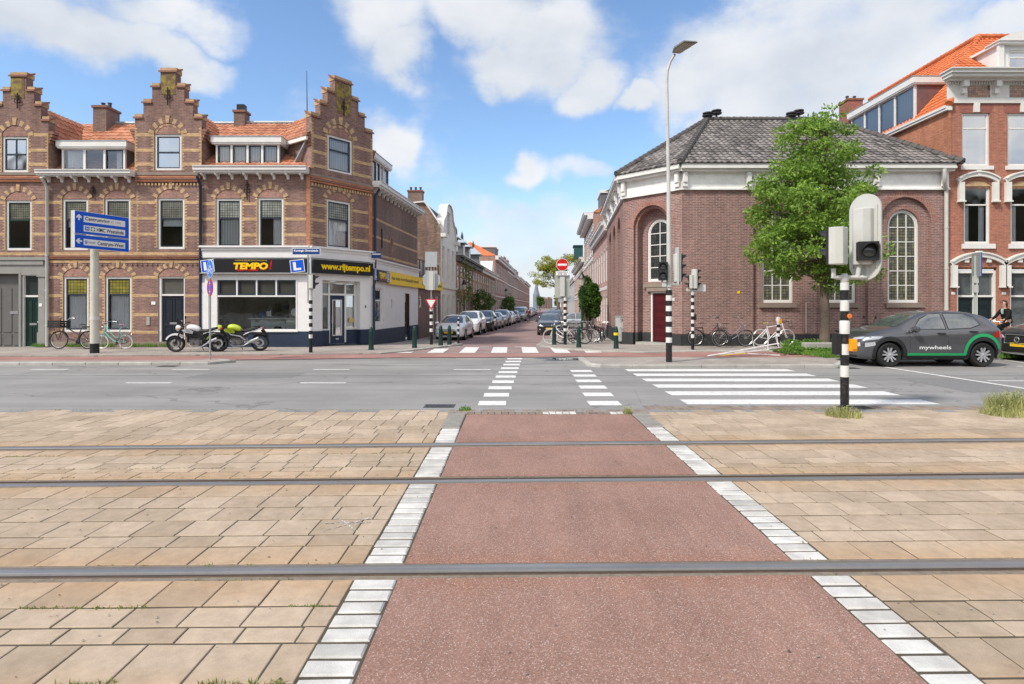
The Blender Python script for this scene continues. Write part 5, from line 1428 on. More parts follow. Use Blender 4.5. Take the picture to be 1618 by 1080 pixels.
def row_house(name, label, group, F, u0, u1, ztop, wall_m, floors, bays, ww, trim=WHITE, sill=None, depth=8, roofm=None, rooftop=0, cor=.3, wincol=CGLASS, cat='house', archh=0, doors=True, bandm=None, frame=WHITE, hipz=None, flat=False, lintel=None, sidewall=True):
 """terraced house: floors = [(z0,z1)...] window heights"""
 zb = base_z(F, (u0+u1)/2)-.2
 c = F.P((u0+u1)/2, 0, 0)
 r = thing(name, (c[0], c[1], 0), label, cat, group)
 hs = []; bw = (u1-u0)/bays
 for fi, (z0, z1) in enumerate(floors):
  for k in range(bays):
   uc = u0+bw*(k+.5); hs.append((uc-ww/2, uc+ww/2, z0, z1, fi, k))
 mb = MB()
 mb.wall(F, rect(u0, u1, zb, ztop), [(archp(a, b, c_, d, .18, 5) if archh else rect(a, b, c_, d)) for a, b, c_, d, _, _ in hs], 0, .14, 0)
 if sidewall:
  for u in (u0, u1): mb.add([F.P(u, 0, zb), F.P(u, -depth, zb), F.P(u, -depth, ztop), F.P(u, 0, ztop)], [(0, 1, 2, 3)])
 mb.add([F.P(u0, -depth, zb), F.P(u1, -depth, zb), F.P(u1, -depth, ztop), F.P(u0, -depth, ztop)], [(0, 1, 2, 3)])
 if flat: mb.add([F.P(u0, 0, ztop), F.P(u1, 0, ztop), F.P(u1, -depth, ztop), F.P(u0, -depth, ztop)], [(0, 1, 2, 3)])
 if bandm:
  for z in bandm[1]: mb.fbox(F, u0, u1, -.02, .03, z, z+bandm[2], 1)
 mb.fbox(F, u0, u1, -.02, .035, zb, zb+.75, 2)
 mb.build('wall', [wall_m, bandm[0] if bandm else trim, PLK], r)
 for a, b, c_, d, fi, k in hs:
  w = MB()
  isdoor = doors and fi == 0 and k % 3 == 2
  if isdoor: c_ = zb+.3
  sh_ = (lambda q: archp(a+q, b-q, c_+q, d-q, .18, 5)) if archh else (lambda q: rect(a+q, b-q, c_+q, d-q))
  w.ring(F, sh_(0), sh_(.11), -.16, -.01, 0)
  if not isdoor: w.fbox(F, a+.11, b-.11, -.13, -.02, c_+(d-c_)*.62, c_+(d-c_)*.62+.08, 0)
  if lintel: w.fbox(F, a-.1, b+.1, -.02, .05, d+.001, d+.2, 0); w.fbox(F, a-.08, b+.08, -.02, .08, c_-.12, c_-.001, 0)
  w.sheet(F, sh_(.11), -.05, 1)
  w.build('door' if isdoor else 'window', [frame, wincol if not isdoor else DNAVY], r)
 cm = MB(); cm.fbox(F, u0, u1, -.05, cor*.6, ztop-.45, ztop-.12, 0); cm.fbox(F, u0, u1, -.05, cor, ztop-.12, ztop+.03, 0); cm.fbox(F, u0, u1, -.05, cor+.05, ztop+.03, ztop+.1, 1)
 cm.build('cornice', [trim, CG], r)
 if roofm:
  rm = MB(); rh = rooftop-ztop; d2 = min(depth/2, 4.)
  q = [F.P(u0, .1, ztop+.08), F.P(u1, .1, ztop+.08), F.P(u1, -d2, rooftop), F.P(u0, -d2, rooftop)]
  if hipz is not None: q[3 if F.uy > 0 else 2] = F.P((u0+hipz) if F.uy > 0 else (u1-hipz), -d2, rooftop)
  rm.poly(q); B = [F.P(u0, -2*d2, ztop), F.P(u1, -2*d2, ztop)]
  rm.poly([q[3], q[2], B[1], B[0]])
  if F.uy > 0: rm.poly([q[0], q[3], B[0]])
  else: rm.poly([q[1], B[1], q[2]])
  rm.build('roof', roofm, r)
 return r
Fl = Fr(XL(40.), 40., .068, 1)        # u = distance beyond Y=40 (nearly)
Frr = Fr(XR(40.), 40., -.068, -1)      # u grows toward the camera
hx = thing('low_shop_annex', (XL(37)-1, 37, 0), 'one-storey brick annex with a yellow sign board and roof railing beside the corner shop', 'annex')
FX = Fr(Cc[0], Cc[1], .09, 1); LX = 6.3
mb = MB(); BRX = brick('annex_brick', (.2, .11, .09), (.16, .09, .08), (.2, .17, .15))
hx_w = [(.5, 1.3, 1.6, 2.3), (4.9, 5.9, -.2, 2.35), (3.9, 4.6, -.25, 2.3)]
mb.wall(FX, rect(0, LX, -.4, 3.4), [rect(*h) for h in hx_w], -.02, .12, 0); mb.fbox(FX, 0, LX, -7, -.1, 3.35, 3.42); mb.build('wall', BRX, hx)
for h in hx_w: window(hx, FX, *h, n=-.12, sash=None, room=False, glass=CGLASS, split=.75)
sy = MB(); sy.fbox(FX, -5.9, LX, .14, .2, 2.72, 3.33) if False else sy.fbox(FX, 0, LX, .1, .16, 2.72, 3.33); o = sy.build('sign_board', YEL, hx)
mb = MB(); text_on(mb, FX, 'Gratis informatie en boeken', LX/2, 3.02, .163, LX-.8, .22, 0, .02); mb.build('lettering', SBLACK, o)
sy = MB(); sy.fbox(FS, 2.0, LS, .1, .16, 2.72, 3.33); o = sy.build('sign_board', YEL, hc)
mb = MB(); text_on(mb, FS, 'Auto- motor- en bromfietsopleiding verzorgd', (LS+2)/2, 3.02, .163, LS-2.8, .24, 0, .02); mb.build('lettering', SBLACK, o)
rl = MB()
for k in range(8): rl.fbox(FX, .1+k*.86, .18+k*.86, -.15, -.1, 3.42, 4.45)
rl.fbox(FX, .1, LX, -.15, -.1, 4.4, 4.47); rl.fbox(FX, .1, LX, -.15, -.1, 3.5, 3.56)
rl.build('railing', BLACK, hx)
mb = MB(); mb.fbox(FX, .3, LX-.2, -.9, -.85, 3.42, 4.5);
mb.build('screen', plain('pale_screen', (.4, .4, .39), .8), hx)
hw2 = thing('white_gabled_house', (XL(43), 43, 0), 'narrow white house with a curved Dutch gable and a bare brick flank', 'house')
Ff = Fr(-9., 40.35); u_ = XL(40.3)
flank = [(WX(634, 40.35)+9, -.4), (u_+9, -.4), (u_+9, 7.), (u_+9-.35, 7.6), (u_+9-1.05, 8.75), (WX(634, 40.35)+9, 8.6)]
BRM = brick('mottled_brick', (.26, .16, .115), (.12, .085, .07), (.2, .165, .135), dirt=.6)
mb = MB(); mb.sheet(Ff, flank, 0); mb.build('flank_wall', BRM, hw2)
mb = MB(); mb.bar(Ff.P(u_+9-.02, .02, 7.3), Ff.P(u_+9-1.05, .02, 8.8), .3, .1); mb.bar(Ff.P(u_+9-1.0, .02, 8.85), Ff.P(WX(640, 40.35)+9, .02, 8.7), .25, .1); mb.build('verge', WHITE, hw2)
Fw = Fr(XL(40.4), 40.4, .068, 1); LW = 6.4
gp = [(0, -.5), (LW, -.5), (LW, 6.6), (LW-.3, 6.9), (LW-.7, 7.7), (LW-1.6, 8.2), (LW-2., 8.9), (LW-2.6, 9.15), (2.6, 9.15), (2., 8.9), (1.6, 8.2), (.7, 7.7), (.3, 6.9), (0, 6.6)]
ww = [(.6+k*2, 1.5+k*2, 3.5, 5.9) for k in range(3)]+[(2.6, 3.8, 6.9, 8.6)]+[(.6+k*2, 1.5+k*2, -.1 if k == 2 else .6, 2.5) for k in range(3)]
mb = MB(); mb.wall(Fw, gp, [rect(*w) for w in ww], 0, .2, 0)
mb.add([Fw.P(0, 0, -.5), Fw.P(0, -.5, -.5), Fw.P(0, -.5, 6.6), Fw.P(0, 0, 6.6)], [(0, 1, 2, 3)])
for p_, q_ in zip(gp[2:], gp[3:]): mb.add([Fw.P(p_[0], .12, p_[1]), Fw.P(q_[0], .12, q_[1]), Fw.P(q_[0], -.5, q_[1]), Fw.P(p_[0], -.5, p_[1])], [(0, 1, 2, 3)])
for (a, z) in ((-.05, 6.45), (LW-.7, 6.45)): mb.fbox(Fw, a, a+.8, -.5, .35, z, z+.25)
mb.fbox(Fw, 0, LW, 0, .12, 2.95, 3.1); mb.build('wall', CREAM, hw2)
for w in ww: window(hw2, Fw, *w, n=-.1, sash=None, room=False, glass=CGLASS, split=.6, frame=CREAM)
chimney(hw2, WX(657, 41), 41, 8.3, 1., .7, 1.3, BR_DARK, 3); mb = MB(); mb.poly([Ff.P(u_+9-1.05, 0, 8.75), Ff.P(0, 0, 8.6), (-9, 46, 8.6), (u_-.8, 46, 8.75)]); mb.poly([Ff.P(u_+9-.35, 0, 7.6), Ff.P(u_+9-1.05, 0, 8.75), (u_-.7, 46, 8.75), (u_, 46, 7.6)]); mb.build('roof', SLATE, hw2)
BRW = brick('warm_brick', (.3, .15, .1), (.22, .12, .09), (.25, .2, .17)); BRP = brick('pale_red_brick', (.33, .17, .13), (.27, .14, .11), (.3, .26, .23))
GRP1 = 'brick terrace houses down the left side of the side street'
def lrow(ya, yb, *a, **k): return row_house(*a[:3], Fl, ya-40, yb-40, *a[3:], **k)
segs = [(46.9, 54.5), (54.5, 62.5), (62.5, 71), (71, 79.5)]
lbl = ['banded brick terrace house hung with creeper, first beyond the white gabled house', 'brick terrace house behind the round bush, second beyond the white gable', 'low terrace house with a slate roof, third beyond the white gable', 'low terrace house with a pale gabled dormer against the orange roof']
for i, (a, b) in enumerate(segs):
 r = lrow(a, b, 'terrace_house', lbl[i], GRP1, 5.75, [BRW, BRP, BRW, BRP][i], [(.5, 2.3), (3.1, 5.0)], 4 if i < 3 else 5, .95, roofm=SLATE, rooftop=7.6, cor=.5, trim=plain('dark_gutter', (.1, .1, .1), .6) if i < 2 else CREAM, bandm=(BR_YEL, [2.6, 5.1, 2.9, 4.1], .12) if i < 3 else (CREAM, [2.6], .12), frame=CREAM)
 if i < 3:
  for k in range(1 if i else 2):
   uc = a-40+2+k*4; m2 = MB()
   m2.fbox(Fl, uc-.7, uc+.7, -1.8, -.3, 5.9, 7.3, 0); z0 = 7.3
   P = [Fl.P(uc-1., -.0, z0), Fl.P(uc+1., -.0, z0), Fl.P(uc+1., -2, z0), Fl.P(uc-1., -2, z0)]; T = Fl.P(uc, -1, z0+.9)
   m2.add(P+[T], [(0, 1, 4), (1, 2, 4), (2, 3, 4), (3, 0, 4), (0, 1, 2, 3)], 1)
   o = m2.build('dormer', [SLATE, plain('zinc', (.45, .52, .57), .4, .4, var=.1)], r)
   m3 = MB(); m3.fbox(Fl, uc-.5, uc+.5, -.29, -.25, 6.2, 7.1); m3.build('window', CREAM, o)
   m3 = MB(); m3.lathe([(.14, 8.1), (.12, 8.5), (0, 8.9)], Fl.P(uc, -1, 0), 'z', 8); m3.build('finial', GREYP, o)
  chimney(r, *Fl.P(a-40+.3, -3.8, 0)[:2], 7.2, .6, .8, 1.2, BR_DARK, 2)
 else:
  m2 = MB(); P = [(-.0+2, 6), (5., 6), (3.5, 8.3)]; FX2 = Fr(*Fl.P(a-40+1, .05, 0)[:2], .068, 1)
  m2.prism(FX2, [(2.2, 5.9), (4.8, 5.9), (3.5, 7.5)], -1.6, .0, 0); o = m2.build('dormer', CREAM, r)
  m3 = MB(); m3.fbox(FX2, 3.1, 3.9, .001, .03, 6.1, 6.9); m3.build('window', CGLASS, o)
GRP2 = 'taller brick houses farther down the left side'
r = lrow(79.5, 101, 'tall_terrace_house', 'tall brick house with bright orange hipped roof and white cornice', GRP2, 8.45, BRP, [(.4, 2.6), (3.6, 5.2), (5.9, 7.6)], 8, 1., roofm=T_NEW, rooftop=10.9, depth=16, cor=.7, bandm=(CREAM, [3.0, 5.5], .15), hipz=4.5)
m2 = MB(); m2.fbox(Fl, 45., 50, -3.2, -.6, 8.6, 10.2, 0); m2.fbox(Fl, 44.9, 50.1, -3.3, -.5, 10.2, 10.35, 1); m2.build('dormer', [SLATE, WHITE], r)
for i, (a, b, h, m_, l) in enumerate([(101, 118, 8.6, BRW, 'tall dark brick house with a row of chimneys, beyond the orange roof'), (118, 132, 8.0, BRP, 'orange-roofed brick house with bay window, far down the left side'), (132, 160, 8.3, BRW, 'long red brick house with white bands, second farthest on the left'), (160, 200, 8.6, BR_RED, 'farthest red brick house at the end of the left side')]):
 r = lrow(a, b, 'tall_terrace_house', l, GRP2, h, m_, [(.4, 2.6), (3.5, 5.1), (5.8, 7.4)], int((b-a)/2.6), 1., roofm=T_RED if i == 1 else SLATE, rooftop=h+1.6, cor=.55, bandm=(WHITE if i > 1 else CREAM, [3.0, 5.4, 7.6], .18))
 for k in range(2 if i < 3 else 0): chimney(r, *Fl.P(a-40+4+k*7, -.9, 0)[:2], h, .7, .7, 1.7, BR_DARK, 1)
def rrow(ya, yb, *a, **k): return row_house(*a[:3], Frr, -(yb-40), -(ya-40), *a[3:], **k)
BRPK = brick('pink_brick', (.42, .24, .2), (.36, .2, .17), (.38, .32, .28), dirt=.2)
rrow(36.95, 50.3, 'pink_brick_house', 'pale pink brick house with two rows of arched white windows behind the chapel', None, 6.9, BRPK, [(.5, 2.5), (3.3, 5.6)], 7, .95, archh=1, cor=.45, bandm=(WHITE, [2.75], .22), depth=9, roofm=SLATE, rooftop=7.4, doors=False)
r = rrow(50.3, 64.5, 'white_banded_house', 'tall house of brick and white bands with slate dormer and orange roof', 'white-trimmed houses on the right of the side street', 9.6, BRP, [(.3, 2.6), (3.5, 5.6), (6.3, 8.2)], 6, 1.05, cor=.8, bandm=(WHITE, [2.8, 3.0+.25, 5.75, 6.05, 8.35, 8.6], .16), roofm=T_RED, rooftop=12.3, lintel=True, depth=9)
m2 = MB(); m2.fbox(Frr, -14, -10.6, -3.4, -.7, 9.7, 11.4, 0); m2.fbox(Frr, -14.1, -10.5, -3.5, -.6, 11.4, 11.65, 1); m2.build('dormer', [SLATE, WHITE], r)
rrow(64.5, 92, 'cream_trimmed_house', 'lower brick house with cream bands, behind the hanging street lantern', 'white-trimmed houses on the right of the side street', 7.0, brick('orange_row', (.42, .2, .12), (.34, .16, .1), (.3, .26, .22)), [(.3, 2.6), (3.6, 5.6)], 9, 1.2, cor=.5, bandm=(WHITE, [2.9, 5.9], .3), roofm=T_RED, rooftop=8.8, lintel=True, depth=9)
bx = thing('green_bay', (XR(68)-.3, 68, 0), 'dark green metal bay jutting from the facade high on the right', 'bay')
mb = MB(); p = Frr.P(-28, 0, 0); mb.fbox(Frr, -29.2, -27, 0, 1., 7.2, 8.5); mb.fbox(Frr, -29.3, -26.9, 0, 1.1, 8.51, 8.65); mb.build('bay_body', plain('patina_green', (.03, .1, .1), .5), bx)
mb = MB(); mb.fbox(Frr, -29, -27.2, 1.001, 1.03, 7.4, 8.3); mb.build('window', CGLASS, bx)
rrow(92, 130, 'far_grey_building', 'pale grey building far down the right side of the street', None, 6.2, plain('pale_grey_wall', (.4, .42, .46), .8), [(.5, 2.5), (3.3, 5.1)], 10, 1.6, cor=.3, flat=True)
rrow(130, 230, 'far_brick_terrace', 'farthest brick terrace on the right, half hidden by the trees', None, 6.4, BRP, [(.5, 2.5), (3.4, 5.2)], 22, 1.4, cor=.4, roofm=T_RED, rooftop=8.2)
fb = thing('apartment_block', (22, 600, 0), 'distant flats of red and white panels closing the end of the street', 'apartment block')
x0, x1 = WX(849, 600), WX(873, 600); FA = Fr(0, 600)
mb = MB()
for k in range(6):
 a = x0+(x1-x0)*k/6; b = x0+(x1-x0)*(k+1)/6; mb.fbox(FA, a, b-.02, -8, 0 if k % 2 else .6, -1, WZ(469, 600)+(0 if k else -1), k % 2)
mb.build('wall', [BR_RED, plain('pale_panel', (.5, .5, .5), .8)], fb)
for fl in range(5):
 for k in range(6):
  mb = MB(); a = x0+(x1-x0)*(k+.2)/6; mb.fbox(FA, a, a+1.6, .01, .65, .8+fl*2, 1.9+fl*2); mb.build('window', CGLASS, fb)
sp_ = thing('church_spire', (WX(847.5, 560), 560, 0), 'thin grey church spire far beyond the left row of houses', 'church')
mb = MB(); mb.lathe([(3.2, 0), (3.2, WZ(465, 560)), (2.2, WZ(460, 560)), (.1, WZ(440, 560)), (0, WZ(437, 560))], (WX(847.5, 560), 560, 0), 'z', 8); mb.build('spire', plain('far_slate', (.2, .23, .27), .8), sp_)
an = thing('roof_aerial', (ux(436), ridY, ridZ), 'thin tall aerial mast standing on the ridge of the corner house roof', 'aerial')
mb = MB(); mb.tube([(ux(436), ridY, ridZ-.1), (ux(435), ridY, WZ(112, ridY))], [.03, .012], 6); mb.build('mast', GREYP, an)
def paint(name, c, metal=.0, rough=.3):
 if name in MATS: return MATS[name]
 t = NT(name); f = t.noise(t.co(), 1.3, 3)
 col = t.ramp(f, tuple(x*.88 for x in c), tuple(min(1, x*1.08) for x in c))
 m = t.bsdf(col, rough, metal, .5, coat=1.); MATS[name] = m; return m
P_GREY = paint('grey_metallic_paint', (.085, .085, .092), .4, .3)
P_WHITE = paint('white_car_paint', (.86, .86, .86)); P_BLACK = paint('black_car_paint', (.012, .013, .016))
P_SILVER = paint('silver_car_paint', (.42, .44, .46), .6); P_BLUEG = paint('blue_grey_paint', (.09, .12, .16), .4); P_RED = paint('red_car_paint', (.35, .02, .02))
P_DGREY = paint('dark_grey_paint', (.05, .052, .058), .4)
LAMP = plain('headlamp', (.55, .57, .6), .08, .3, .8, var=.25, vs=25, coat=1.); TAIL = plain('tail_lamp', (.42, .01, .01), .15, 0, .6, coat=1.)
PLATE = plain('number_plate', (.8, .5, .03), .5)
GREENS = plain('green_stripe', (.02, .32, .11), .4)
def cross(st):
 x, zb, zt, top, w, wt = st; h = zt-zb; g = top-zt
 def gl(a): return .955*w+(wt-.955*w)*a
 return [(0, zb), (.55*w, zb), (.86*w, zb+.01), (.975*w, zb+.12*h), (w, zb+.4*h), (w*1.003, zb+.72*h), (.985*w, zb+.93*h), (.958*w, zt+.01),
   (gl(.12), zt+.14*g), (gl(.5), zt+.52*g), (gl(.9), zt+.88*g), (wt*.9, zt+.965*g), (wt*.62, top-.004), (0, top)]
def drape(bvh, poly, axis, side, off=.004, maxe=.09):
 bm = bmesh.new()
 vs = [bm.verts.new((a, b, 0)) for a, b in poly]
 tr = geometry.tessellate_polygon([[Vector((a, b, 0)) for a, b in poly]])
 for t in tr:
  try: bm.faces.new([vs[i] for i in t])
  except Exception: pass
 for _ in range(6):
  es = [e for e in bm.edges if e.calc_length() > maxe]
  if not es: break
  bmesh.ops.subdivide_edges(bm, edges=es, cuts=1); bmesh.ops.triangulate(bm, faces=bm.faces[:])
 dead = []
 for v in bm.verts:
  a, b = v.co.x, v.co.y
  if axis == 'y': o, d = Vector((a, side*4, b)), Vector((0, -side, 0))
  elif axis == 'x': o, d = Vector((side*6, a, b)), Vector((-side, 0, 0))
  else: o, d = Vector((a, b, 5)), Vector((0, 0, -1))
  h = bvh.ray_cast(o, d)
  if h[0] is None: dead.append(v)
  else: v.co = h[0]-d*off*1.0+h[1]*off*.0
 bmesh.ops.delete(bm, geom=dead, context='VERTS')
 mb = MB(); bm.verts.index_update(); mb.add([v.co[:] for v in bm.verts], [tuple(v.index for v in f.verts) for f in bm.faces]); bm.free()
 return mb
def shrink_ring(poly, k):
 cx = sum(p[0] for p in poly)/len(poly); cy = sum(p[1] for p in poly)/len(poly)
 return [(cx+(x-cx)*k, cy+(y-cy)*k) for x, y in poly]
def grow(poly, d):
 """offset a convex-ish polygon outwards by d"""
 n = len(poly); ar = sum(poly[i][0]*poly[(i+1) % n][1]-poly[(i+1) % n][0]*poly[i][1] for i in range(n)); s = 1 if ar > 0 else -1
 out = []
 for i in range(n):
  p0, p1, p2 = Vector(poly[i-1]), Vector(poly[i]), Vector(poly[(i+1) % n])
  e1 = (p1-p0).normalized(); e2 = (p2-p1).normalized()
  n1 = Vector((e1.y, -e1.x))*s; n2 = Vector((e2.y, -e2.x))*s
  b = (n1+n2); b = b/max(.6, b.length**2/2) if b.length > 1e-6 else n1
  out.append(tuple(p1+b*d))
 return out
def make_wheel(par, x, y, r, w, side, spokes=5, dark=False, detail=True):
 mb = MB(); k = .66
 mb.lathe([(r*k, -w*.42), (r*.9, -w/2), (r*.975, -w*.4), (r, -w*.2), (r, w*.2), (r*.975, w*.4), (r*.9, w/2), (r*k, w*.42), (r*k, -w*.42)], (x, y, r), 'y', 32)
 t = mb.build('wheel', RUBBER, par, smooth=True, local=True, uv=False)
 rm = MB(); ys = y+side*w*.36
 rm.lathe([(r*k, -w*.4), (r*k, w*.44), (r*k*.93, w*.44), (r*k*.9, w*.1), (r*.3, -.01), (0, -.01)] if side > 0 else [(r*k, w*.4), (r*k, -w*.44), (r*k*.93, -w*.44), (r*k*.9, -w*.1), (r*.3, .01), (0, .01)], (x, y, r), 'y', 32, 1)
 for i in range(spokes):
  a0 = 2*PI*i/spokes+.3
  for da in (-.2, .2):
   a = a0+da*1.6; b = a0+da*1.25
   p = Vector((x+.05*math.cos(a), ys, r+.05*math.sin(a))); q = Vector((x+r*k*.93*math.cos(b), ys+side*.012, r+r*k*.93*math.sin(b)))
   rm.bar(p, q, .042, .034, 0, (0, 1, 0))
 rm.lathe([(0, -.02), (.05, -.02), (.05, .02), (0, .03)], (x, ys, r), 'y', 12, 0)
 rm.build('rim', [ALU if not dark else CHROME, BLACKP], t, smooth=False, local=True, uv=False)
def make_car(name, spec, pm, label, cat='car', group=None, low=True):
 root = thing(name, (0, 0, 0), label, cat, group)
 L = spec['L']; st = [(L/2-s[0],)+tuple(s[1:]) for s in spec['st']]
 vs = []; fs = []; secs = [cross(s) for s in st]; n = len(secs[0])
 full = []
 for s, sec in zip(st, secs):
  ring = [(s[0], y, z) for y, z in sec]+[(s[0], -y, z) for y, z in reversed(sec[1:-1])]
  full.append(ring)
 m = len(full[0])
 for r_ in full: vs += r_
 for i in range(len(full)-1):
  for k in range(m): fs.append((i*m+k, i*m+(k+1) % m, (i+1)*m+(k+1) % m, (i+1)*m+k))
 fs.append(tuple(range(m-1, -1, -1))); fs.append(tuple((len(full)-1)*m+k for k in range(m)))
 me = bpy.data.meshes.new('b'); me.from_pydata(vs, [], fs); ob = bpy.data.objects.new('b', me); COL.objects.link(ob)
 bm = bmesh.new(); bm.from_mesh(me); bmesh.ops.recalc_face_normals(bm, faces=bm.faces[:]); bm.to_mesh(me); bm.free()
 sb = ob.modifiers.new('s', 'SUBSURF'); sb.levels = 2; sb.render_levels = 2
 dg = bpy.context.evaluated_depsgraph_get(); sm_ = bpy.data.meshes.new_from_object(ob.evaluated_get(dg))
 bvh = BVHTree.FromPolygons([v.co[:] for v in sm_.vertices], [tuple(p.vertices) for p in sm_.polygons])
 wr = spec['wr']; ar = wr+.055; wxs = [L/2-a for a in spec['wx']]; W2 = spec['W']/2
 ct = MB()
 for x in wxs:
  for s in (-1, 1): ct.lathe([(ar, s*(W2-.32)), (ar, s*(W2+.3))][::s], (x, 0, wr+.01), 'y', 40)
 cme = bpy.data.meshes.new('c'); cme.from_pydata(ct.v, [], ct.f); bm = bmesh.new(); bm.from_mesh(cme); bmesh.ops.recalc_face_normals(bm, faces=bm.faces[:]); bm.to_mesh(cme); bm.free()
 co_b = bpy.data.objects.new('c', cme); COL.objects.link(co_b)
 bo = ob.modifiers.new('b', 'BOOLEAN'); bo.operation = 'DIFFERENCE'; bo.object = co_b; bo.solver = 'EXACT'
 dg = bpy.context.evaluated_depsgraph_get(); dg.update(); fm = bpy.data.meshes.new_from_object(ob.evaluated_get(dg))
 mb = MB(); mb.add([v.co[:] for v in fm.vertices], [tuple(p.vertices) for p in fm.polygons])
 bpy.data.objects.remove(ob); bpy.data.objects.remove(co_b)
 mb.build('body', pm, root, smooth=True, local=True, uv=False)
 pd = L/2
 def P(name, poly, axis, side, m_, off=.004, maxe=.1, parent=root):
  d = drape(bvh, poly, axis, side, off, maxe)
  return d.build(name, m_, parent, smooth=True, local=True, uv=False) if d.f else None
 fx_ = lambda pts: [(pd-a, b) for a, b in pts]
 for s in (-1, 1):
  for q in spec['sidewin']:
   w = P('side_window', fx_(grow(q, .022)), 'y', s, BLACKP, .002)
   P('pane', fx_(q), 'y', s, CGLASS, .005, parent=w)
  for q in spec.get('seams', []): P('door_seam', fx_(q), 'y', s, BLACKP, .0015, .2)
  for q in spec.get('handles', []):
   h = MB(); x = pd-q[0]; hit = bvh.ray_cast(Vector((x, s*4, q[1])), Vector((0, -s, 0)))
   if hit[0]: h.bar((x-.1, hit[0].y+s*.025, q[1]), (x+.1, hit[0].y+s*.025, q[1]+.01), .03, .035, up=(0, 0, 1)); h.build('door_handle', BLACKP if spec.get('blackh') else pm, root, local=True, uv=False)
  for q, m_, off in spec.get('side', []): P('side_trim' if m_ != GREENS else 'green_stripe', fx_(q), 'y', s, m_, off, .08)
  for q, m_ in spec.get('sidelamp', []): P('headlight' if m_ == LAMP else 'tail_light', fx_(q), 'y', s, m_, .005, .06)
  for q in spec['head']: P('headlight', [(s*a, b) for a, b in q], 'x', 1, LAMP, .006, .06)
  for q in spec['tail']: P('tail_light', [(s*a, b) for a, b in q], 'x', -1, TAIL, .006, .06)
  mx, mz = pd-spec['mir'][0], spec['mir'][1]; my = s*(W2+.09)
  mm = MB(); mm.lathe([(0, -.12), (.06, -.105), (.085, -.02), (.09, .05), (.07, .1), (0, .11)], (mx, my, mz), 'y', 14)
  mm.bar((mx, my-s*.16, mz-.05), (mx, my, mz-.03), .05, .04)
  mm.build('mirror', spec.get('mirm', pm), root, smooth=True, local=True, uv=False)
  for x in wxs:
   ln = MB(); a0, a1 = s*(W2-.31), s*(W2-.02)
   k2 = 24; v_ = []
   for i in range(k2+1):
    a = PI*1.16*i/k2-.08*PI; v_ += [(x+(ar-.006)*math.cos(a), a0, wr+.01+(ar-.006)*math.sin(a)), (x+(ar-.006)*math.cos(a), a1, wr+.01+(ar-.006)*math.sin(a))]
   ln.add(v_, [(2*i, 2*i+2, 2*i+3, 2*i+1) for i in range(k2)])
   ln.add([(x+(ar-.006)*math.cos(PI*2*i/24), a0, wr+.01+(ar-.006)*math.sin(PI*2*i/24)) for i in range(24)], [tuple(range(24))])
   ln.build('wheel_arch', BLACKP, root, local=True, uv=False)
   make_wheel(root, x, s*(W2-.115), wr, .2, s, spec.get('spk', 5), spec.get('drk', False))
 P('windscreen', spec['wind'], 'x', 1, CGLASS, .006, .09); P('rear_window', spec['rear'], 'x', -1, CGLASS, .006, .09)
 for nm, q, m_, off in spec['front']: P(nm, q, 'x', 1, m_, off, .07)
 for nm, q, m_, off in spec.get('back', []): P(nm, q, 'x', -1, m_, off, .07)
 return root, bvh, P
def rct(x0, x1, y0, y1): return [(x0, y0), (x1, y0), (x1, y1), (x0, y1)]
def archstrip(cx, cz, r0, r1, a0, a1, n=14):
 return [(cx+r1*math.cos(a0+(a1-a0)*i/n), cz+r1*math.sin(a0+(a1-a0)*i/n)) for i in range(n+1)]+[(cx+r0*math.cos(a1-(a1-a0)*i/n), cz+r0*math.sin(a1-(a1-a0)*i/n)) for i in range(n+1)]
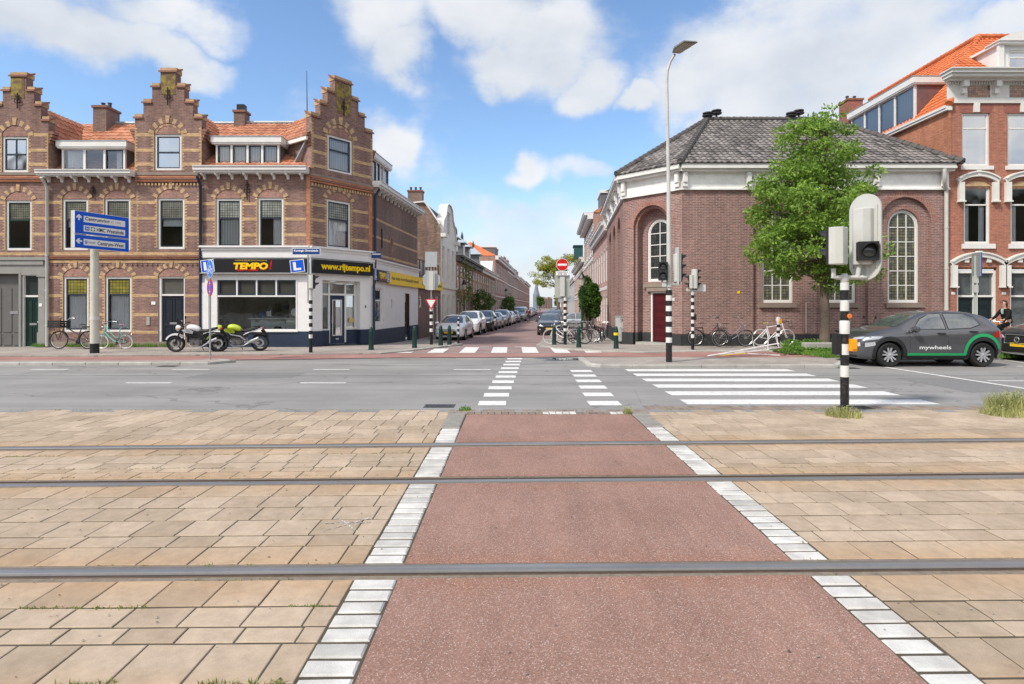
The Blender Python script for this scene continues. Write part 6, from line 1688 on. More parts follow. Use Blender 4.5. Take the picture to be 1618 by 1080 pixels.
C3 = dict(L=4.0, W=1.75, wr=.325, wx=(.80, 3.34), blackh=True, drk=False,
 st=[(0.0, .34, .52, .60, .50, .40), (.03, .25, .62, .70, .66, .52), (.14, .19, .74, .82, .79, .60), (.4, .17, .82, .92, .855, .66), (.75, .17, .87, .985, .872, .68), (1.05, .17, .90, 1.035, .875, .68),
  (1.2, .17, .915, 1.10, .875, .66), (1.45, .17, .93, 1.245, .875, .63), (1.72, .17, .94, 1.375, .875, .60), (1.95, .17, .95, 1.44, .875, .59), (2.3, .17, .955, 1.475, .875, .59), (2.75, .17, .965, 1.475, .875, .59),
  (3.15, .17, .985, 1.445, .87, .58), (3.45, .18, 1.01, 1.385, .86, .56), (3.66, .20, 1.02, 1.32, .84, .55), (3.82, .24, 1.0, 1.2, .81, .54), (3.93, .28, .95, 1.06, .76, .5), (3.985, .33, .78, .86, .68, .45), (4.0, .40, .66, .74, .6, .4)],
 sidewin=[[(1.47, .985), (2.33, 1.0), (2.3, 1.385), (2.02, 1.37), (1.74, 1.25)], [(2.42, 1.0), (3.02, 1.025), (3.3, 1.11), (3.22, 1.3), (2.95, 1.375), (2.4, 1.39)]],
 seams=[rct(1.33, 1.343, .36, .95), rct(2.37, 2.383, .3, 1.0), [(3.1, 1.02), (3.108, 1.02), (3.0, .62), (2.9, .5), (2.892, .5), (2.99, .62)], rct(1.33, 3.0, .295, .302)],
 handles=[(2.2, .87), (3.08, .92)],
 side=[(archstrip(.80, .335, .375, .465, -.35, PI+.3), BLACKP, .008), (archstrip(3.34, .335, .375, .465, -.3, PI+.35), BLACKP, .008),
   ([(1.24, .17), (2.92, .17), (2.92, .30), (1.24, .30)], BLACKP, .006),
   ([(1.27, .30), (2.86, .30), (2.9, .36), (1.27, .37)], GREENS, .009), (archstrip(3.34, .335, .46, .545, .3, PI-.02)[:], GREENS, .0095)],
 sidelamp=[([(.12, .69), (.5, .73), (.62, .80), (.3, .80), (.12, .77)], CHROME), ([(.16, .52), (.42, .56), (.40, .66), (.17, .63)], LAMP), ([(3.62, .80), (3.97, .74), (3.95, .90), (3.74, .95)], TAIL)],
 mir=(1.42, .99), mirm=P_GREY,
 head=[[(.40, .70), (.72, .73), (.70, .79), (.40, .76)], [(.45, .5), (.72, .54), (.7, .64), (.45, .6)]], tail=[[(.45, .78), (.74, .78), (.72, .93), (.5, .93)]],
 wind=[(-.60, 1.06), (.60, 1.06), (.52, 1.39), (-.52, 1.39)], rear=[(-.55, 1.08), (.55, 1.08), (.47, 1.33), (-.47, 1.33)],
 front=[('grille', rct(-.45, .45, .34, .52), BLACKP, .006), ('number_plate', rct(-.26, .26, .42, .53), PLATE, .012), ('bumper', rct(-.6, .6, .24, .3), BLACKP, .005)],
 back=[('number_plate', rct(-.26, .26, .6, .71), PLATE, .012), ('bumper', rct(-.7, .7, .33, .45), BLACKP, .005)])
HATCH = dict(L=4.2, W=1.74, wr=.315, wx=(.86, 3.46),
 st=[(0.0, .32, .55, .62, .52, .40), (.03, .23, .64, .72, .68, .52), (.15, .18, .75, .82, .80, .60), (.45, .17, .82, .91, .85, .66), (.85, .17, .88, .985, .868, .68), (1.0, .17, .90, 1.03, .87, .67),
  (1.25, .17, .92, 1.16, .87, .64), (1.55, .17, .93, 1.31, .87, .61), (1.85, .17, .94, 1.43, .87, .59), (2.2, .17, .95, 1.48, .87, .59), (2.7, .17, .96, 1.48, .87, .59),
  (3.2, .17, .98, 1.45, .865, .58), (3.6, .18, 1.0, 1.37, .85, .56), (3.85, .2, 1.0, 1.25, .83, .54), (4.05, .26, .96, 1.05, .79, .5), (4.18, .32, .8, .86, .7, .45), (4.2, .42, .66, .72, .6, .4)],
 sidewin=[[(1.38, .97), (2.25, .99), (2.2, 1.38), (1.95, 1.36), (1.65, 1.22)], [(2.33, .99), (3.0, 1.01), (3.5, 1.09), (3.3, 1.32), (2.95, 1.38), (2.3, 1.39)]],
 seams=[rct(1.3, 1.308, .33, .95), rct(2.28, 2.288, .3, .98), rct(3.15, 3.158, .55, 1.0)], handles=[(2.1, .87), (3.0, .9)], side=[], sidelamp=[([(.13, .62), (.62, .76), (.60, .82), (.2, .76)], LAMP), ([(3.85, .78), (4.17, .76), (4.1, .95), (3.9, .97)], TAIL)],
 mir=(1.4, .98), head=[[(.38, .60), (.70, .64), (.76, .74), (.5, .69)]], tail=[[(.45, .78), (.74, .78), (.72, .93), (.5, .93)]],
 wind=[(-.66, 1.0), (.66, 1.0), (.54, 1.40), (-.54, 1.40)], rear=[(-.55, 1.08), (.55, 1.08), (.47, 1.33), (-.47, 1.33)],
 front=[('grille', [(-.42, .56), (.42, .56), (.5, .30), (-.5, .30)][::-1], BLACKP, .006), ('grille', rct(-.36, .36, .60, .65), BLACKP, .006), ('number_plate', rct(-.26, .26, .42, .53), PLATE, .014), ('fog_light', rct(.6, .7, .38, .46), LAMP, .01), ('fog_light', rct(-.7, -.6, .38, .46), LAMP, .01)],
 back=[('number_plate', rct(-.26, .26, .6, .71), PLATE, .012)])
def sc(spec, L, W, Hs, wr, **k):
 """proportional variant of a body"""
 fl = L/spec['L']; fw = W/spec['W']; s = dict(spec)
 X = lambda pts: [(a*fl, b*Hs) for a, b in pts]; Yv = lambda pts: [(a*fw, b*Hs) for a, b in pts]
 s.update(L=L, W=W, wr=wr, wx=tuple(a*fl for a in spec['wx']), st=[(a*fl, b*(Hs if b > .3 else 1)*k.get('lift', 1), c*Hs, d*Hs, e*fw, f*fw*k.get('tf', 1)) for a, b, c, d, e, f in spec['st']],
    sidewin=[X(q) for q in spec['sidewin']], seams=[X(q) for q in spec['seams']], handles=X(spec['handles']), side=[(X(q), m, o) for q, m, o in spec['side']], sidelamp=[(X(q), m) for q, m in spec['sidelamp']],
    mir=(spec['mir'][0]*fl, spec['mir'][1]*Hs), head=[Yv(q) for q in spec['head']], tail=[Yv(q) for q in spec['tail']], wind=Yv(spec['wind']), rear=Yv(spec['rear']),
    front=[(n, Yv(q), m, o) for n, q, m, o in spec['front']], back=[(n, Yv(q), m, o) for n, q, m, o in spec.get('back', [])])
 s.update({a: b for a, b in k.items() if a not in ('lift', 'tf')}); return s
SUV = sc(HATCH, 4.5, 1.86, 1.13, .36, lift=1.15, side=[(archstrip(.92, .37, .42, .5, -.3, PI+.3), BLACKP, .008), (archstrip(3.70, .37, .42, .5, -.3, PI+.3), BLACKP, .008), ([(1.4, .2), (3.2, .2), (3.2, .36), (1.4, .36)], BLACKP, .007)])
SUV['front'] = [('grille', [(-.46, .56), (.46, .56), (.4, .78), (-.4, .78)], BLACKP, .007), ('grille', rct(-.62, .62, .28, .42), BLACKP, .007), ('number_plate', rct(-.26, .26, .44, .55), PLATE, .014)]
VAN = dict(L=4.9, W=1.9, wr=.33, wx=(.85, 3.95),
 st=[(0.0, .34, .62, .75, .6, .5), (.04, .25, .8, .9, .78, .62), (.2, .2, .95, 1.05, .88, .7), (.6, .2, 1.05, 1.2, .93, .74), (.85, .2, 1.1, 1.35, .94, .74), (1.25, .2, 1.12, 1.7, .95, .74), (1.6, .2, 1.14, 1.88, .95, .76), (2.2, .2, 1.15, 1.94, .95, .78), (3.5, .2, 1.15, 1.95, .95, .8), (4.5, .2, 1.15, 1.93, .94, .8), (4.82, .25, 1.15, 1.85, .92, .78), (4.9, .35, 1.1, 1.7, .9, .76)],
 sidewin=[[(1.3, 1.18), (2.1, 1.2), (2.1, 1.7), (1.7, 1.68)]], seams=[rct(1.2, 1.21, .4, 1.1), rct(2.2, 2.21, .35, 1.75), rct(3.3, 3.31, .35, 1.75)], handles=[(2.05, 1.05), (2.35, 1.05)], side=[], sidelamp=[([(.1, .8), (.5, .9), (.45, 1.02), (.15, .92)], LAMP)],
 mir=(1.3, 1.25), head=[[(.5, .78), (.8, .82), (.84, .98), (.6, .94)]], tail=[[(.8, .9), (.9, .9), (.9, 1.3), (.8, 1.3)]], wind=[(-.76, 1.22), (.76, 1.22), (.66, 1.78), (-.66, 1.78)], rear=[(-.6, 1.2), (.6, 1.2), (.6, 1.7), (-.6, 1.7)],
 front=[('grille', rct(-.5, .5, .62, .74), BLACKP, .007), ('grille', rct(-.6, .6, .3, .45), BLACKP, .007), ('number_plate', rct(-.26, .26, .46, .57), PLATE, .014)])
xw, yw = WX(1407, 15.75), 15.75
c3, bvh3, P3f = make_car('parked_car', sc(C3, 4.0, 1.75, 1.045, .33), P_GREY, 'dark grey hatchback with a green sill stripe and white lettering, parked at the kerb')
c3.location = (WX(1407, 16.0)+1.2, 16.0+.875, 0); c3.rotation_euler = (0, 0, PI)
FT = Fr(0, 0, 1, 0)
t = text_mb('mywheels', 1., .012); xs = [v[0] for v in t.v]; w_ = max(xs)-min(xs); cx_ = (max(xs)+min(xs))/2
tt = MB(); vv = []
for v in t.v:
 X = -(1.25-2.72+.0)+0; lx = (v[0]-cx_)/w_*.86; lz_ = v[1]*.145
 x_loc = 2.0-2.02-lx*1.0; zz = .535+lz_
 hit = bvh3.ray_cast(Vector((x_loc, 4, zz)), Vector((0, -1, 0)))
 vv.append((x_loc, hit[0].y+.006, zz) if hit[0] else (x_loc, .9, zz))
tt.add(vv, t.f); tt.build('lettering', SWHITE, c3, local=True, uv=False)
ch_ = MB()
for dz in (0, .07): ch_.bar((1.97, -.12, .66+dz), (1.99, 0, .71+dz), .02, .02); ch_.bar((1.97, .12, .66+dz), (1.99, 0, .71+dz), .02, .02)
ch_.build('badge', CHROME, c3, local=True, uv=False)
vol, bvhv, Pv = make_car('parked_car', sc(SUV, 4.6, 1.88, 1.02, .36), P_BLACK, 'black SUV with a chrome-framed grille and yellow plate, cut by the right edge')
vol.location = (17.42, 17.75, 0.0); vol.rotation_euler = (0, 0, math.radians(184))
bd = MB(); bd.lathe([(.075, -.01), (.09, 0), (.075, .01), (.06, 0), (.075, -.01)], (2.35, 0, .66), 'x', 24); bd.bar((2.36, -.06, .60), (2.36, .06, .72), .02, .015); bd.tube([(2.3, -.46, .54), (2.3, -.42, .8), (2.32, .42, .8), (2.32, .46, .54), (2.3, -.46, .54)], .012, 6)
bd.tube([(2.2, -.7, .26), (2.28, -.4, .24), (2.28, .4, .24), (2.2, .7, .26)], .025, 6); bd.build('badge', CHROME, vol, smooth=True, local=True, uv=False)
def place(car, x, y, heading):
 car.location = (x, y, gz(y)); car.rotation_euler = (0, 0, heading)
GL = 'cars parked along the left kerb of the side street'; GR = 'cars parked along the right kerb of the side street'
hat, _, _ = make_car('parked_car', HATCH, P_WHITE, 'white hatchback parked first in the left row, behind the bollards', 'car', GL)
suv, _, _ = make_car('parked_car', SUV, P_WHITE, 'white SUV parked second in the left row', 'car', GL)
van, _, _ = make_car('parked_van', VAN, P_SILVER, 'pale silver van taller than the cars around it in the left row', 'van', GL)
def cl(y): return -3.42+.097*(y-33.4) if y < 80 else 1.1+.069*(y-80)
hd = -PI/2-.09
place(hat, cl(33.4), 35.5, hd); place(suv, cl(39.4)-.1, 41.7, hd); place(van, cl(80), 80.5, hd)
def dupcar(src, old, new, x, y, h, label, group):
 c = copy_tree(src); c['label'] = label; c['group'] = group
 if new: recolor(c, old, new)
 place(c, x, y, h); return c
bpy.context.view_layer.update()
seq = [(suv, P_WHITE, P_BLACK, 45.2, 'black SUV parked third in the left row, before the round bush'), (hat, P_WHITE, P_SILVER, 51, 'small silver hatchback half hidden after the black SUV in the left row'), (suv, P_WHITE, P_SILVER, 57, 'light silver SUV fifth in the left row, beside the second bush'),
  (hat, P_WHITE, None, 63, 'white hatchback between the light silver SUV and the van'), (hat, P_WHITE, P_BLUEG, 69.5, 'blue-grey hatchback just in front of the silver van'), (hat, P_WHITE, P_RED, 87, 'red hatchback next after the silver van'),
  (suv, P_WHITE, P_DGREY, 93, 'dark grey SUV second after the silver van'), (hat, P_WHITE, P_WHITE, 99.5, 'white hatchback third after the silver van'), (suv, P_WHITE, P_WHITE, 106, 'white SUV far down the left row, before the narrowing'), (hat, P_WHITE, P_DGREY, 113, 'dark grey hatchback far down the left row, behind the far white SUV'),
  (hat, P_WHITE, P_SILVER, 121, 'silver hatchback near the far end of the left row'), (suv, P_WHITE, P_BLACK, 130, 'black SUV second from the far end of the left row'), (hat, P_WHITE, P_WHITE, 140, 'white hatchback last in the left row')]
for src, o_, n_, y, lb in seq: dupcar(src, o_, n_, cl(y), y+2.2, hd, lb, GL)
def cr(y): return 2.72+.085*(y-39.4)
for src, n_, y, lb, dx in ((hat, P_BLACK, 39.2, 'black hatchback parked nose-out first in the right row beside the bicycles', 0), (suv, P_DGREY, 45.5, 'dark SUV with roof rails right behind the black hatchback', .1), (hat, P_BLUEG, 52, 'blue-grey hatchback third in the right row', 0), (suv, P_BLACK, 59, 'black SUV fourth in the right row', 0), (hat, P_SILVER, 67, 'silver hatchback fifth in the right row', 0), (hat, P_WHITE, 76, 'white hatchback sixth in the right row', 0), (suv, P_BLUEG, 86, 'blue-grey SUV far down the right row', 0), (hat, P_DGREY, 98, 'grey hatchback last in the right row', 0)):
 dupcar(src, P_WHITE, n_, cr(y)+dx, y+2.2, hd, lb, GR)
dupcar(hat, P_WHITE, P_SILVER, 5.0, 47.6, PI*.95, 'pale silver hatchback parked across beside the street lantern', GR)
def make_moto(name, label, tank, group):
 r = thing(name, (0, 0, 0), label, 'motorcycle', group)
 B = lambda mb, n, m, p=r, sm=True: mb.build(n, m, p, smooth=sm, local=True, uv=False)
 for x, nm in ((.72, 0), (-.72, 1)):
  R = .31; w = .11 if nm == 0 else .16
  mb = MB(); mb.lathe([(R*.78, -w*.35), (R*.9, -w*.5), (R*.98, -w*.3), (R, 0), (R*.98, w*.3), (R*.9, w*.5), (R*.78, w*.35), (R*.78, -w*.35)], (x, 0, R), 'y', 32)
  wh = B(mb, 'wheel', RUBBER); mb = MB()
  mb.lathe([(R*.78, -w*.34), (R*.72, -w*.2), (R*.72, w*.2), (R*.78, w*.34), (R*.78, -w*.34)], (x, 0, R), 'y', 32)
  for i in range(5):
   a = 2*PI*i/5+.3; mb.bar((x, 0, R), (x+R*.74*math.cos(a), 0, R+R*.74*math.sin(a)), .035, .035, 0, (0, 1, 0))
  mb.lathe([(0, -.06), (.04, -.06), (.04, .06), (0, .06)], (x, 0, R), 'y', 12)
  B(mb, 'rim', GREYP, wh, False)
  mb = MB()
  for s in ((-1, 1) if nm == 0 else (1,)): mb.lathe([(.09, s*.068), (.145, s*.068), (.145, s*.074), (.09, s*.074), (.09, s*.068)], (x, 0, R), 'y', 28)
  B(mb, 'brake_disc', STEEL, wh)
 mb = MB()
 for s in (-1, 1): mb.tube([(.72, s*.1, .31), (.47, s*.1, .86)], [.028, .024], 8);
 mb.bar((.52, -.12, .78), (.52, .12, .78), .05, .04); mb.bar((.46, -.12, .9), (.46, .12, .9), .06, .03); B(mb, 'fork', BLACKP)
 mb = MB(); mb.tube([(.40, .38, 1.0), (.46, .25, 1.02), (.45, .1, .95), (.45, -.1, .95), (.46, -.25, 1.02), (.40, -.38, 1.0)], .013, 8)
 for s in (-1, 1): mb.tube([(.42, s*.28, 1.01), (.38, s*.4, .995)], .02, 8)
 h = B(mb, 'handlebar', BLACK)
 for s in (-1, 1):
  mb = MB(); mb.tube([(.45, s*.22, 1.02), (.50, s*.3, 1.16)], .008, 6); mb.lathe([(0, -.012), (.05, -.01), (.055, 0), (.05, .012), (0, .015)], (.5, s*.33, 1.18), 'x', 14); B(mb, 'mirror', BLACKP, h)
 def guard(cx, R, w, a0, a1, n=12):
  mb = MB(); vs = []
  for i in range(n+1):
   a = a0+(a1-a0)*i/n
   for (yy, dr) in ((-w/2, -.05), (-w*.45, 0), (0, .012), (w*.45, 0), (w/2, -.05)): vs.append((cx+(R+dr)*math.cos(a), yy, .31+(R+dr)*math.sin(a)))
  mb.add(vs, [(i*5+k, (i+1)*5+k, (i+1)*5+k+1, i*5+k+1) for i in range(n) for k in range(4)]); return mb
 B(guard(.72, .345, .16, .45, 2.5), 'mudguard', tank); B(guard(-.72, .36, .19, .9, 2.2), 'mudguard', BLACKP)
 hl = MB(); hl.lathe([(0, -.1), (.07, -.08), (.1, 0), (.105, .05), (0, .06)], (.60, 0, .85), 'x', 18); hb_ = B(hl, 'headlight', tank); hl = MB(); hl.lathe([(0, .062), (.09, .062), (.07, .085), (0, .095)], (.60, 0, .85), 'x', 18); B(hl, 'lens', LAMP, hb_)
 mb = MB(); mb.bar((.5, 0, 1.0), (.56, 0, 1.08), .18, .03); B(mb, 'instrument_panel', BLACKP, sm=False)
 for s in (-1, 1):
  mb = MB(); mb.lathe([(0, 0), (.025, .01), (.025, .05), (0, .07)], (.53, s*.17, .83), 'x', 10); B(mb, 'indicator', plain('amber', (.7, .25, .02), .3))
 sk = skin_mesh([(.36, 0, .83), (.18, 0, .88), (-.02, 0, .82), (-.12, 0, .74)], [(0, 1), (1, 2), (2, 3)], [(.09, .1), (.15, .14), (.12, .12), (.07, .07)], 2)
 B(sk, 'tank', tank)
 for s in (-1, 1):
  mb = MB(); P = [(.44, .80), (.36, .72), (.10, .66), (.06, .74), (.26, .86)]; FF = Fr(0, s*-.17, 1, 0); mb.prism(FF, P, -.02, .02) if s < 0 else mb.prism(Fr(0, .17, 1, 0), P, -.02, .02); B(mb, 'side_cowl', tank, sm=False)
 sk = skin_mesh([(-.08, 0, .76), (-.3, 0, .745), (-.5, 0, .8), (-.72, 0, .86)], [(0, 1), (1, 2), (2, 3)], [(.11, .05), (.14, .055), (.12, .055), (.06, .04)], 2); B(sk, 'seat', BLACKP)
 mb = MB()
 for s in (-1, 1): mb.tube([(-.25, s*.12, .66), (-.55, s*.1, .74), (-.82, s*.05, .84)], .02, 8)
 tl_ = B(mb, 'tail_frame', ALU); mb = MB(); mb.box(-.86, -.8, -.07, .07, .8, .87); B(mb, 'tail_light', TAIL, sm=False)
 mb = MB(); mb.bar((-.8, 0, .78), (-.98, 0, .5), .03, .12, 0); B(mb, 'plate_holder', BLACKP, sm=False)
 mb = MB()
 for s in (-1, 1):
  mb.tube([(.42, s*.06, .8), (.2, s*.15, .62), (-.1, s*.16, .56), (-.26, s*.14, .42), (-.24, s*.13, .32)], .024, 8); mb.tube([(.40, s*.05, .72), (.26, s*.12, .4), (.05, s*.13, .27), (-.22, s*.13, .3)], .016, 8); mb.tube([(-.2, s*.14, .6), (-.4, s*.12, .7)], .015, 6)
 B(mb, 'frame', ALU if tank.name.startswith('lime') else BLACK)
 mb = MB(); mb.box(-.2, .2, -.15, .15, .26, .44); mb.lathe([(0, -.19), (.09, -.19), (.1, -.15), (.1, .15), (.09, .19), (0, .19)], (-.05, 0, .36), 'y', 18)
 for i in range(6): mb.bar((.02+.028*i, -.11, .45+.02*i), (.02+.028*i, .11, .45+.02*i), .2, .013, 0, (1, 0, .6))
 mb.bar((.08, 0, .42), (.2, 0, .6), .2, .16); mb.bar((-.05, 0, .42), (-.12, 0, .6), .18, .16); mb.lathe([(0, -.2), (.06, -.2), (.06, .2), (0, .2)], (.12, 0, .33), 'y', 14)
 e_ = B(mb, 'engine', plain('engine_metal', (.16, .16, .165), .45, .6, var=.5, vs=18), sm=False)
 mb = MB(); mb.box(.26, .3, -.14, .14, .36, .66); B(mb, 'radiator', BLACKP, sm=False)
 mb = MB(); mb.prism(Fr(0, 0, 1, 0), [(.3, .5), (.34, .74), (-.1, .7), (-.42, .74), (-.3, .52)], -.12, .12); B(mb, 'airbox', BLACKP, sm=False)
 mb = MB(); mb.tube([(.22, .05, .5), (.3, .06, .3), (.15, .1, .2), (-.2, .14, .22), (-.4, .17, .34)], .022, 8); mb.tube([(-.38, .17, .33), (-.45, .18, .38), (-.72, .2, .5)], [.03, .052, .048], 12); B(mb, 'exhaust', ALU)
 mb = MB()
 for s in (-1, 1): mb.bar((-.22, s*.1, .36), (-.72, s*.11, .31), .03, .06)
 B(mb, 'swing_arm', ALU if tank.name.startswith('lime') else BLACKP, sm=False)
 mb = MB(); mb.tube([(-.02, -.14, .26), (-.08, -.3, .0)], .012, 6); B(mb, 'kickstand', BLACK)
 mb = MB(); mb.tube([(-.18, -.28, .3), (-.18, .28, .3)], .014, 6); B(mb, 'footpeg', BLACK)
 return r
LIME = paint('lime_paint', (.50, .62, .02)); MWH = paint('motorcycle_white', (.72, .74, .76))
GM_ = 'motorcycles parked on the pavement before the shop'
m1 = make_moto('motorcycle', 'white and black naked motorcycle in front of the dark blue house door', MWH, GM_)
m2_ = make_moto('motorcycle', 'lime green and black motorcycle in front of the shop window', LIME, GM_)
ym = EH-.06;
def gp(px, py, z=.06): return GP(px, py, z)
p = gp(313, 555.5); m1.location = (p[0], p[1], .06); m1.rotation_euler = (math.radians(-6), 0, PI+.12)
p = gp(377, 554.5); m2_.location = (p[0], p[1], .06); m2_.rotation_euler = (math.radians(-6), 0, PI+.22)
def make_bike(name, label, col, group=None, kind='city', R=.34, wb=1.06, rimcol=None, basket=False, crate=False, childseat=False, saddle=BLACKP, scale=1., tyre=RUBBER, bar='swept'):
 r = thing(name, (0, 0, 0), label, 'bicycle', group)
 B = lambda mb, n, m, p=r, sm=True: mb.build(n, m, p, smooth=sm, local=True, uv=False)
 fx, bx_ = wb/2, -wb/2
 rc = rimcol or CHROME
 for x in (fx, bx_):
  mb = MB(); pts = [(x+(R-.018)*math.cos(2*PI*i/36), 0, R+(R-.018)*math.sin(2*PI*i/36)) for i in range(36)]
  mb.tube(pts, .019, 6, closed=True); wh = B(mb, 'wheel', tyre)
  mb = MB(); pts = [(x+(R-.045)*math.cos(2*PI*i/36), 0, R+(R-.045)*math.sin(2*PI*i/36)) for i in range(36)]
  mb.tube(pts, .014, 4, closed=True)
  for i in range(18):
   a = 2*PI*i/18; s = 1 if i % 2 else -1
   mb.tube([(x+.02*math.cos(a+1.2*s), s*.025, R+.02*math.sin(a+1.2*s)), (x+(R-.05)*math.cos(a), 0, R+(R-.05)*math.sin(a))], .0022, 3, cap=False)
  mb.lathe([(0, -.045), (.025, -.04), (.025, .04), (0, .045)], (x, 0, R), 'y', 8); B(mb, 'rim', rc, wh)
 bb = (-.12, 0, .28); ht = (fx-.17, 0, .86); hb2 = (fx-.12, 0, .66); st_ = (-.28, 0, .80)
 mb = MB(); t_ = .016
 if kind == 'city':      # low swept frame
  mb.tube([hb2, (fx-.3, 0, .45), (-.02, 0, .3), bb], .02, 8); mb.tube([ht, (fx-.36, 0, .6), (-.08, 0, .42), (-.2, 0, .5)], t_, 8)
 elif kind == 'diamond':
  mb.tube([hb2, bb], .019, 8); mb.tube([ht, (-.255, 0, .76)], t_, 8)
 elif kind == 'cargo':
  mb.tube([hb2, (fx-.34, 0, .4), bb], .028, 8); mb.tube([ht, (-.2, 0, .52)], .022, 8)
 mb.tube([bb, st_], t_, 8); mb.tube([hb2, ht, (fx-.19, 0, .93)], .02, 8)
 for s in (-1, 1):
  mb.tube([bb, (bx_, s*.06, R)], .009, 6); mb.tube([(-.24, 0, .66), (bx_, s*.06, R)], .008, 6)
 B(mb, 'frame', col)
 mb = MB()
 for s in (-1, 1): mb.tube([(fx-.115, s*.03, .66), (fx-.08, s*.045, .55), (fx, s*.055, R)], .011, 6)
 B(mb, 'fork', col)
 mb = MB(); mb.tube([st_, (-.31, 0, .9)], .012, 6); B(mb, 'seat_post', CHROME)
 sk = MB(); sk.add([(-.46, -.09, .93), (-.46, .09, .93), (-.3, .07, .94), (-.17, .02, .93), (-.17, -.02, .93), (-.3, -.07, .94), (-.44, 0, .89), (-.2, 0, .89)],
      [(0, 5, 2, 1), (5, 4, 3, 2), (0, 1, 6), (1, 2, 7, 6), (2, 3, 7), (3, 4, 7), (4, 5, 7), (5, 0, 6, 7)])
 o = B(sk, 'saddle', saddle); md = o.modifiers.new('s', 'SUBSURF'); md.levels = 1; md.render_levels = 2
 mb = MB(); hx_, hz = fx-.2, 1.0
 if bar == 'swept': mb.tube([(hx_-.2, -.28, hz+.0), (hx_-.05, -.27, hz+.02), (hx_+.06, -.12, hz+.03), (hx_+.03, 0, hz), (hx_+.06, .12, hz+.03), (hx_-.05, .27, hz+.02), (hx_-.2, .28, hz)], .012, 6)
 elif bar == 'high': mb.tube([(hx_-.14, -.28, hz+.16), (hx_+.02, -.26, hz+.16), (hx_+.06, -.1, hz+.04), (hx_+.02, 0, hz), (hx_+.06, .1, hz+.04), (hx_+.02, .26, hz+.16), (hx_-.14, .28, hz+.16)], .012, 6)
 else: mb.tube([(hx_, -.29, hz-.02), (hx_+.06, 0, hz-.04), (hx_, .29, hz-.02)], .013, 6)
 mb.tube([(fx-.19, 0, .9), (hx_+.02, 0, hz)], .014, 6); h = B(mb, 'handlebar', CHROME if bar != 'flat' else BLACK)
 z_g = hz+.16 if bar == 'high' else hz
 for s in (-1, 1):
  mb = MB(); xx = hx_-.14 if bar == 'high' else hx_-.2
  if bar == 'flat': mb.tube([(hx_, s*.2, hz-.02), (hx_, s*.3, hz-.02)], .017, 8)
  else: mb.tube([(xx+.1, s*.275, z_g), (xx-.03, s*.285, z_g-.01)], .017, 8)
  B(mb, 'grip', BLACKP, h)
 mb = MB(); mb.lathe([(.08, -.05), (.09, -.05), (.09, -.044), (.08, -.044)], bb, 'y', 20)
 mb.bar((bb[0], -.06, bb[2]), (bb[0]+.12, -.07, bb[2]-.12), .015, .02); mb.bar((bb[0], .06, bb[2]), (bb[0]-.12, .07, bb[2]+.12), .015, .02)
 mb.box(bb[0]+.08, bb[0]+.17, -.14, -.07, bb[2]-.135, bb[2]-.11); mb.box(bb[0]-.17, bb[0]-.08, .07, .14, bb[2]+.11, bb[2]+.135); B(mb, 'crank', GREYP, sm=False)
 if kind != 'diamond':
  mb = MB(); mb.tube([(bb[0]+.09, -.05, bb[2]), (bb[0], -.05, bb[2]+.095), (bx_-.02, -.05, R+.05), (bx_-.06, -.05, R), (bx_, -.05, R-.05), (bb[0], -.05, bb[2]-.095), (bb[0]+.09, -.05, bb[2])], .014, 5); B(mb, 'chain_guard', BLACKP)
  for x, a0, a1 in ((bx_, .1, 2.9), (fx, .75, 2.9)):
   mb = MB(); vs = []; n = 14
   for i in range(n+1):
    a = a0+(a1-a0)*i/n
    for yy in (-.026, 0, .026): vs.append((x+(R+.022-abs(yy)*.3)*math.cos(a), yy, R+(R+.022-abs(yy)*.3)*math.sin(a)))
   mb.add(vs, [(i*3+k, (i+1)*3+k, (i+1)*3+k+1, i*3+k+1) for i in range(n) for k in range(2)]); B(mb, 'mudguard', col if kind != 'cargo' else BLACKP)
  mb = MB(); z = R*2+.06
  for s in (-1, 1):
   mb.tube([(bx_+.3, s*.07, z), (bx_-.2, s*.07, z)], .007, 5); mb.tube([(bx_-.12, s*.07, z), (bx_, s*.07, R)], .006, 5)
  for k in range(4): mb.tube([(bx_+.25-.13*k, -.07, z), (bx_+.25-.13*k, .07, z)], .006, 5)
  B(mb, 'rear_rack', BLACK if col != CHROME else CHROME)
  mb = MB(); mb.lathe([(0, 0), (.03, 0), (.03, .03), (0, .04)], (bx_-.25, 0, z-.05), 'x', 10); B(mb, 'rear_light', TAIL)
  mb = MB(); mb.lathe([(0, -.04), (.03, -.03), (.04, .02), (0, .03)], (fx-.06, 0, .83), 'x', 10); B(mb, 'front_light', CHROME)
  mb = MB(); mb.tube([(bx_+.12, .04, .3), (bx_+.05, .16, .01)], .009, 5); B(mb, 'kickstand', BLACK)
 if crate:
  mb = MB(); x0, x1, y0, y1, z0, z1 = fx-.22, fx+.26, -.25, .25, .8, 1.08
  mb.box(x0, x1, y0, y1, z0, z0+.02)
  for k in range(3):
   z = z0+.03+k*.085; mb.box(x0, x0+.015, y0, y1, z, z+.06); mb.box(x1-.015, x1, y0, y1, z, z+.06); mb.box(x0, x1, y0, y0+.015, z, z+.06); mb.box(x0, x1, y1-.015, y1, z, z+.06)
  for x in (x0, x1-.02):
   for y in (y0, y1-.02): mb.box(x, x+.02, y, y+.02, z0, z1)
  B(mb, 'crate', BLACKP, sm=False); mb = MB()
  for s in (-1, 1): mb.tube([(fx, s*.06, R), (fx+.1, s*.15, .8)], .01, 5)
  B(mb, 'front_rack', BLACK)
 if childseat:
  mb = MB(); mb.box(bx_-.15, bx_+.15, -.14, .14, .8, .85); mb.bar((bx_-.14, 0, .84), (bx_-.22, 0, 1.2), .28, .05, 0, (1, 0, 0)); B(mb, 'child_seat', BLACKP, sm=False)
 return r
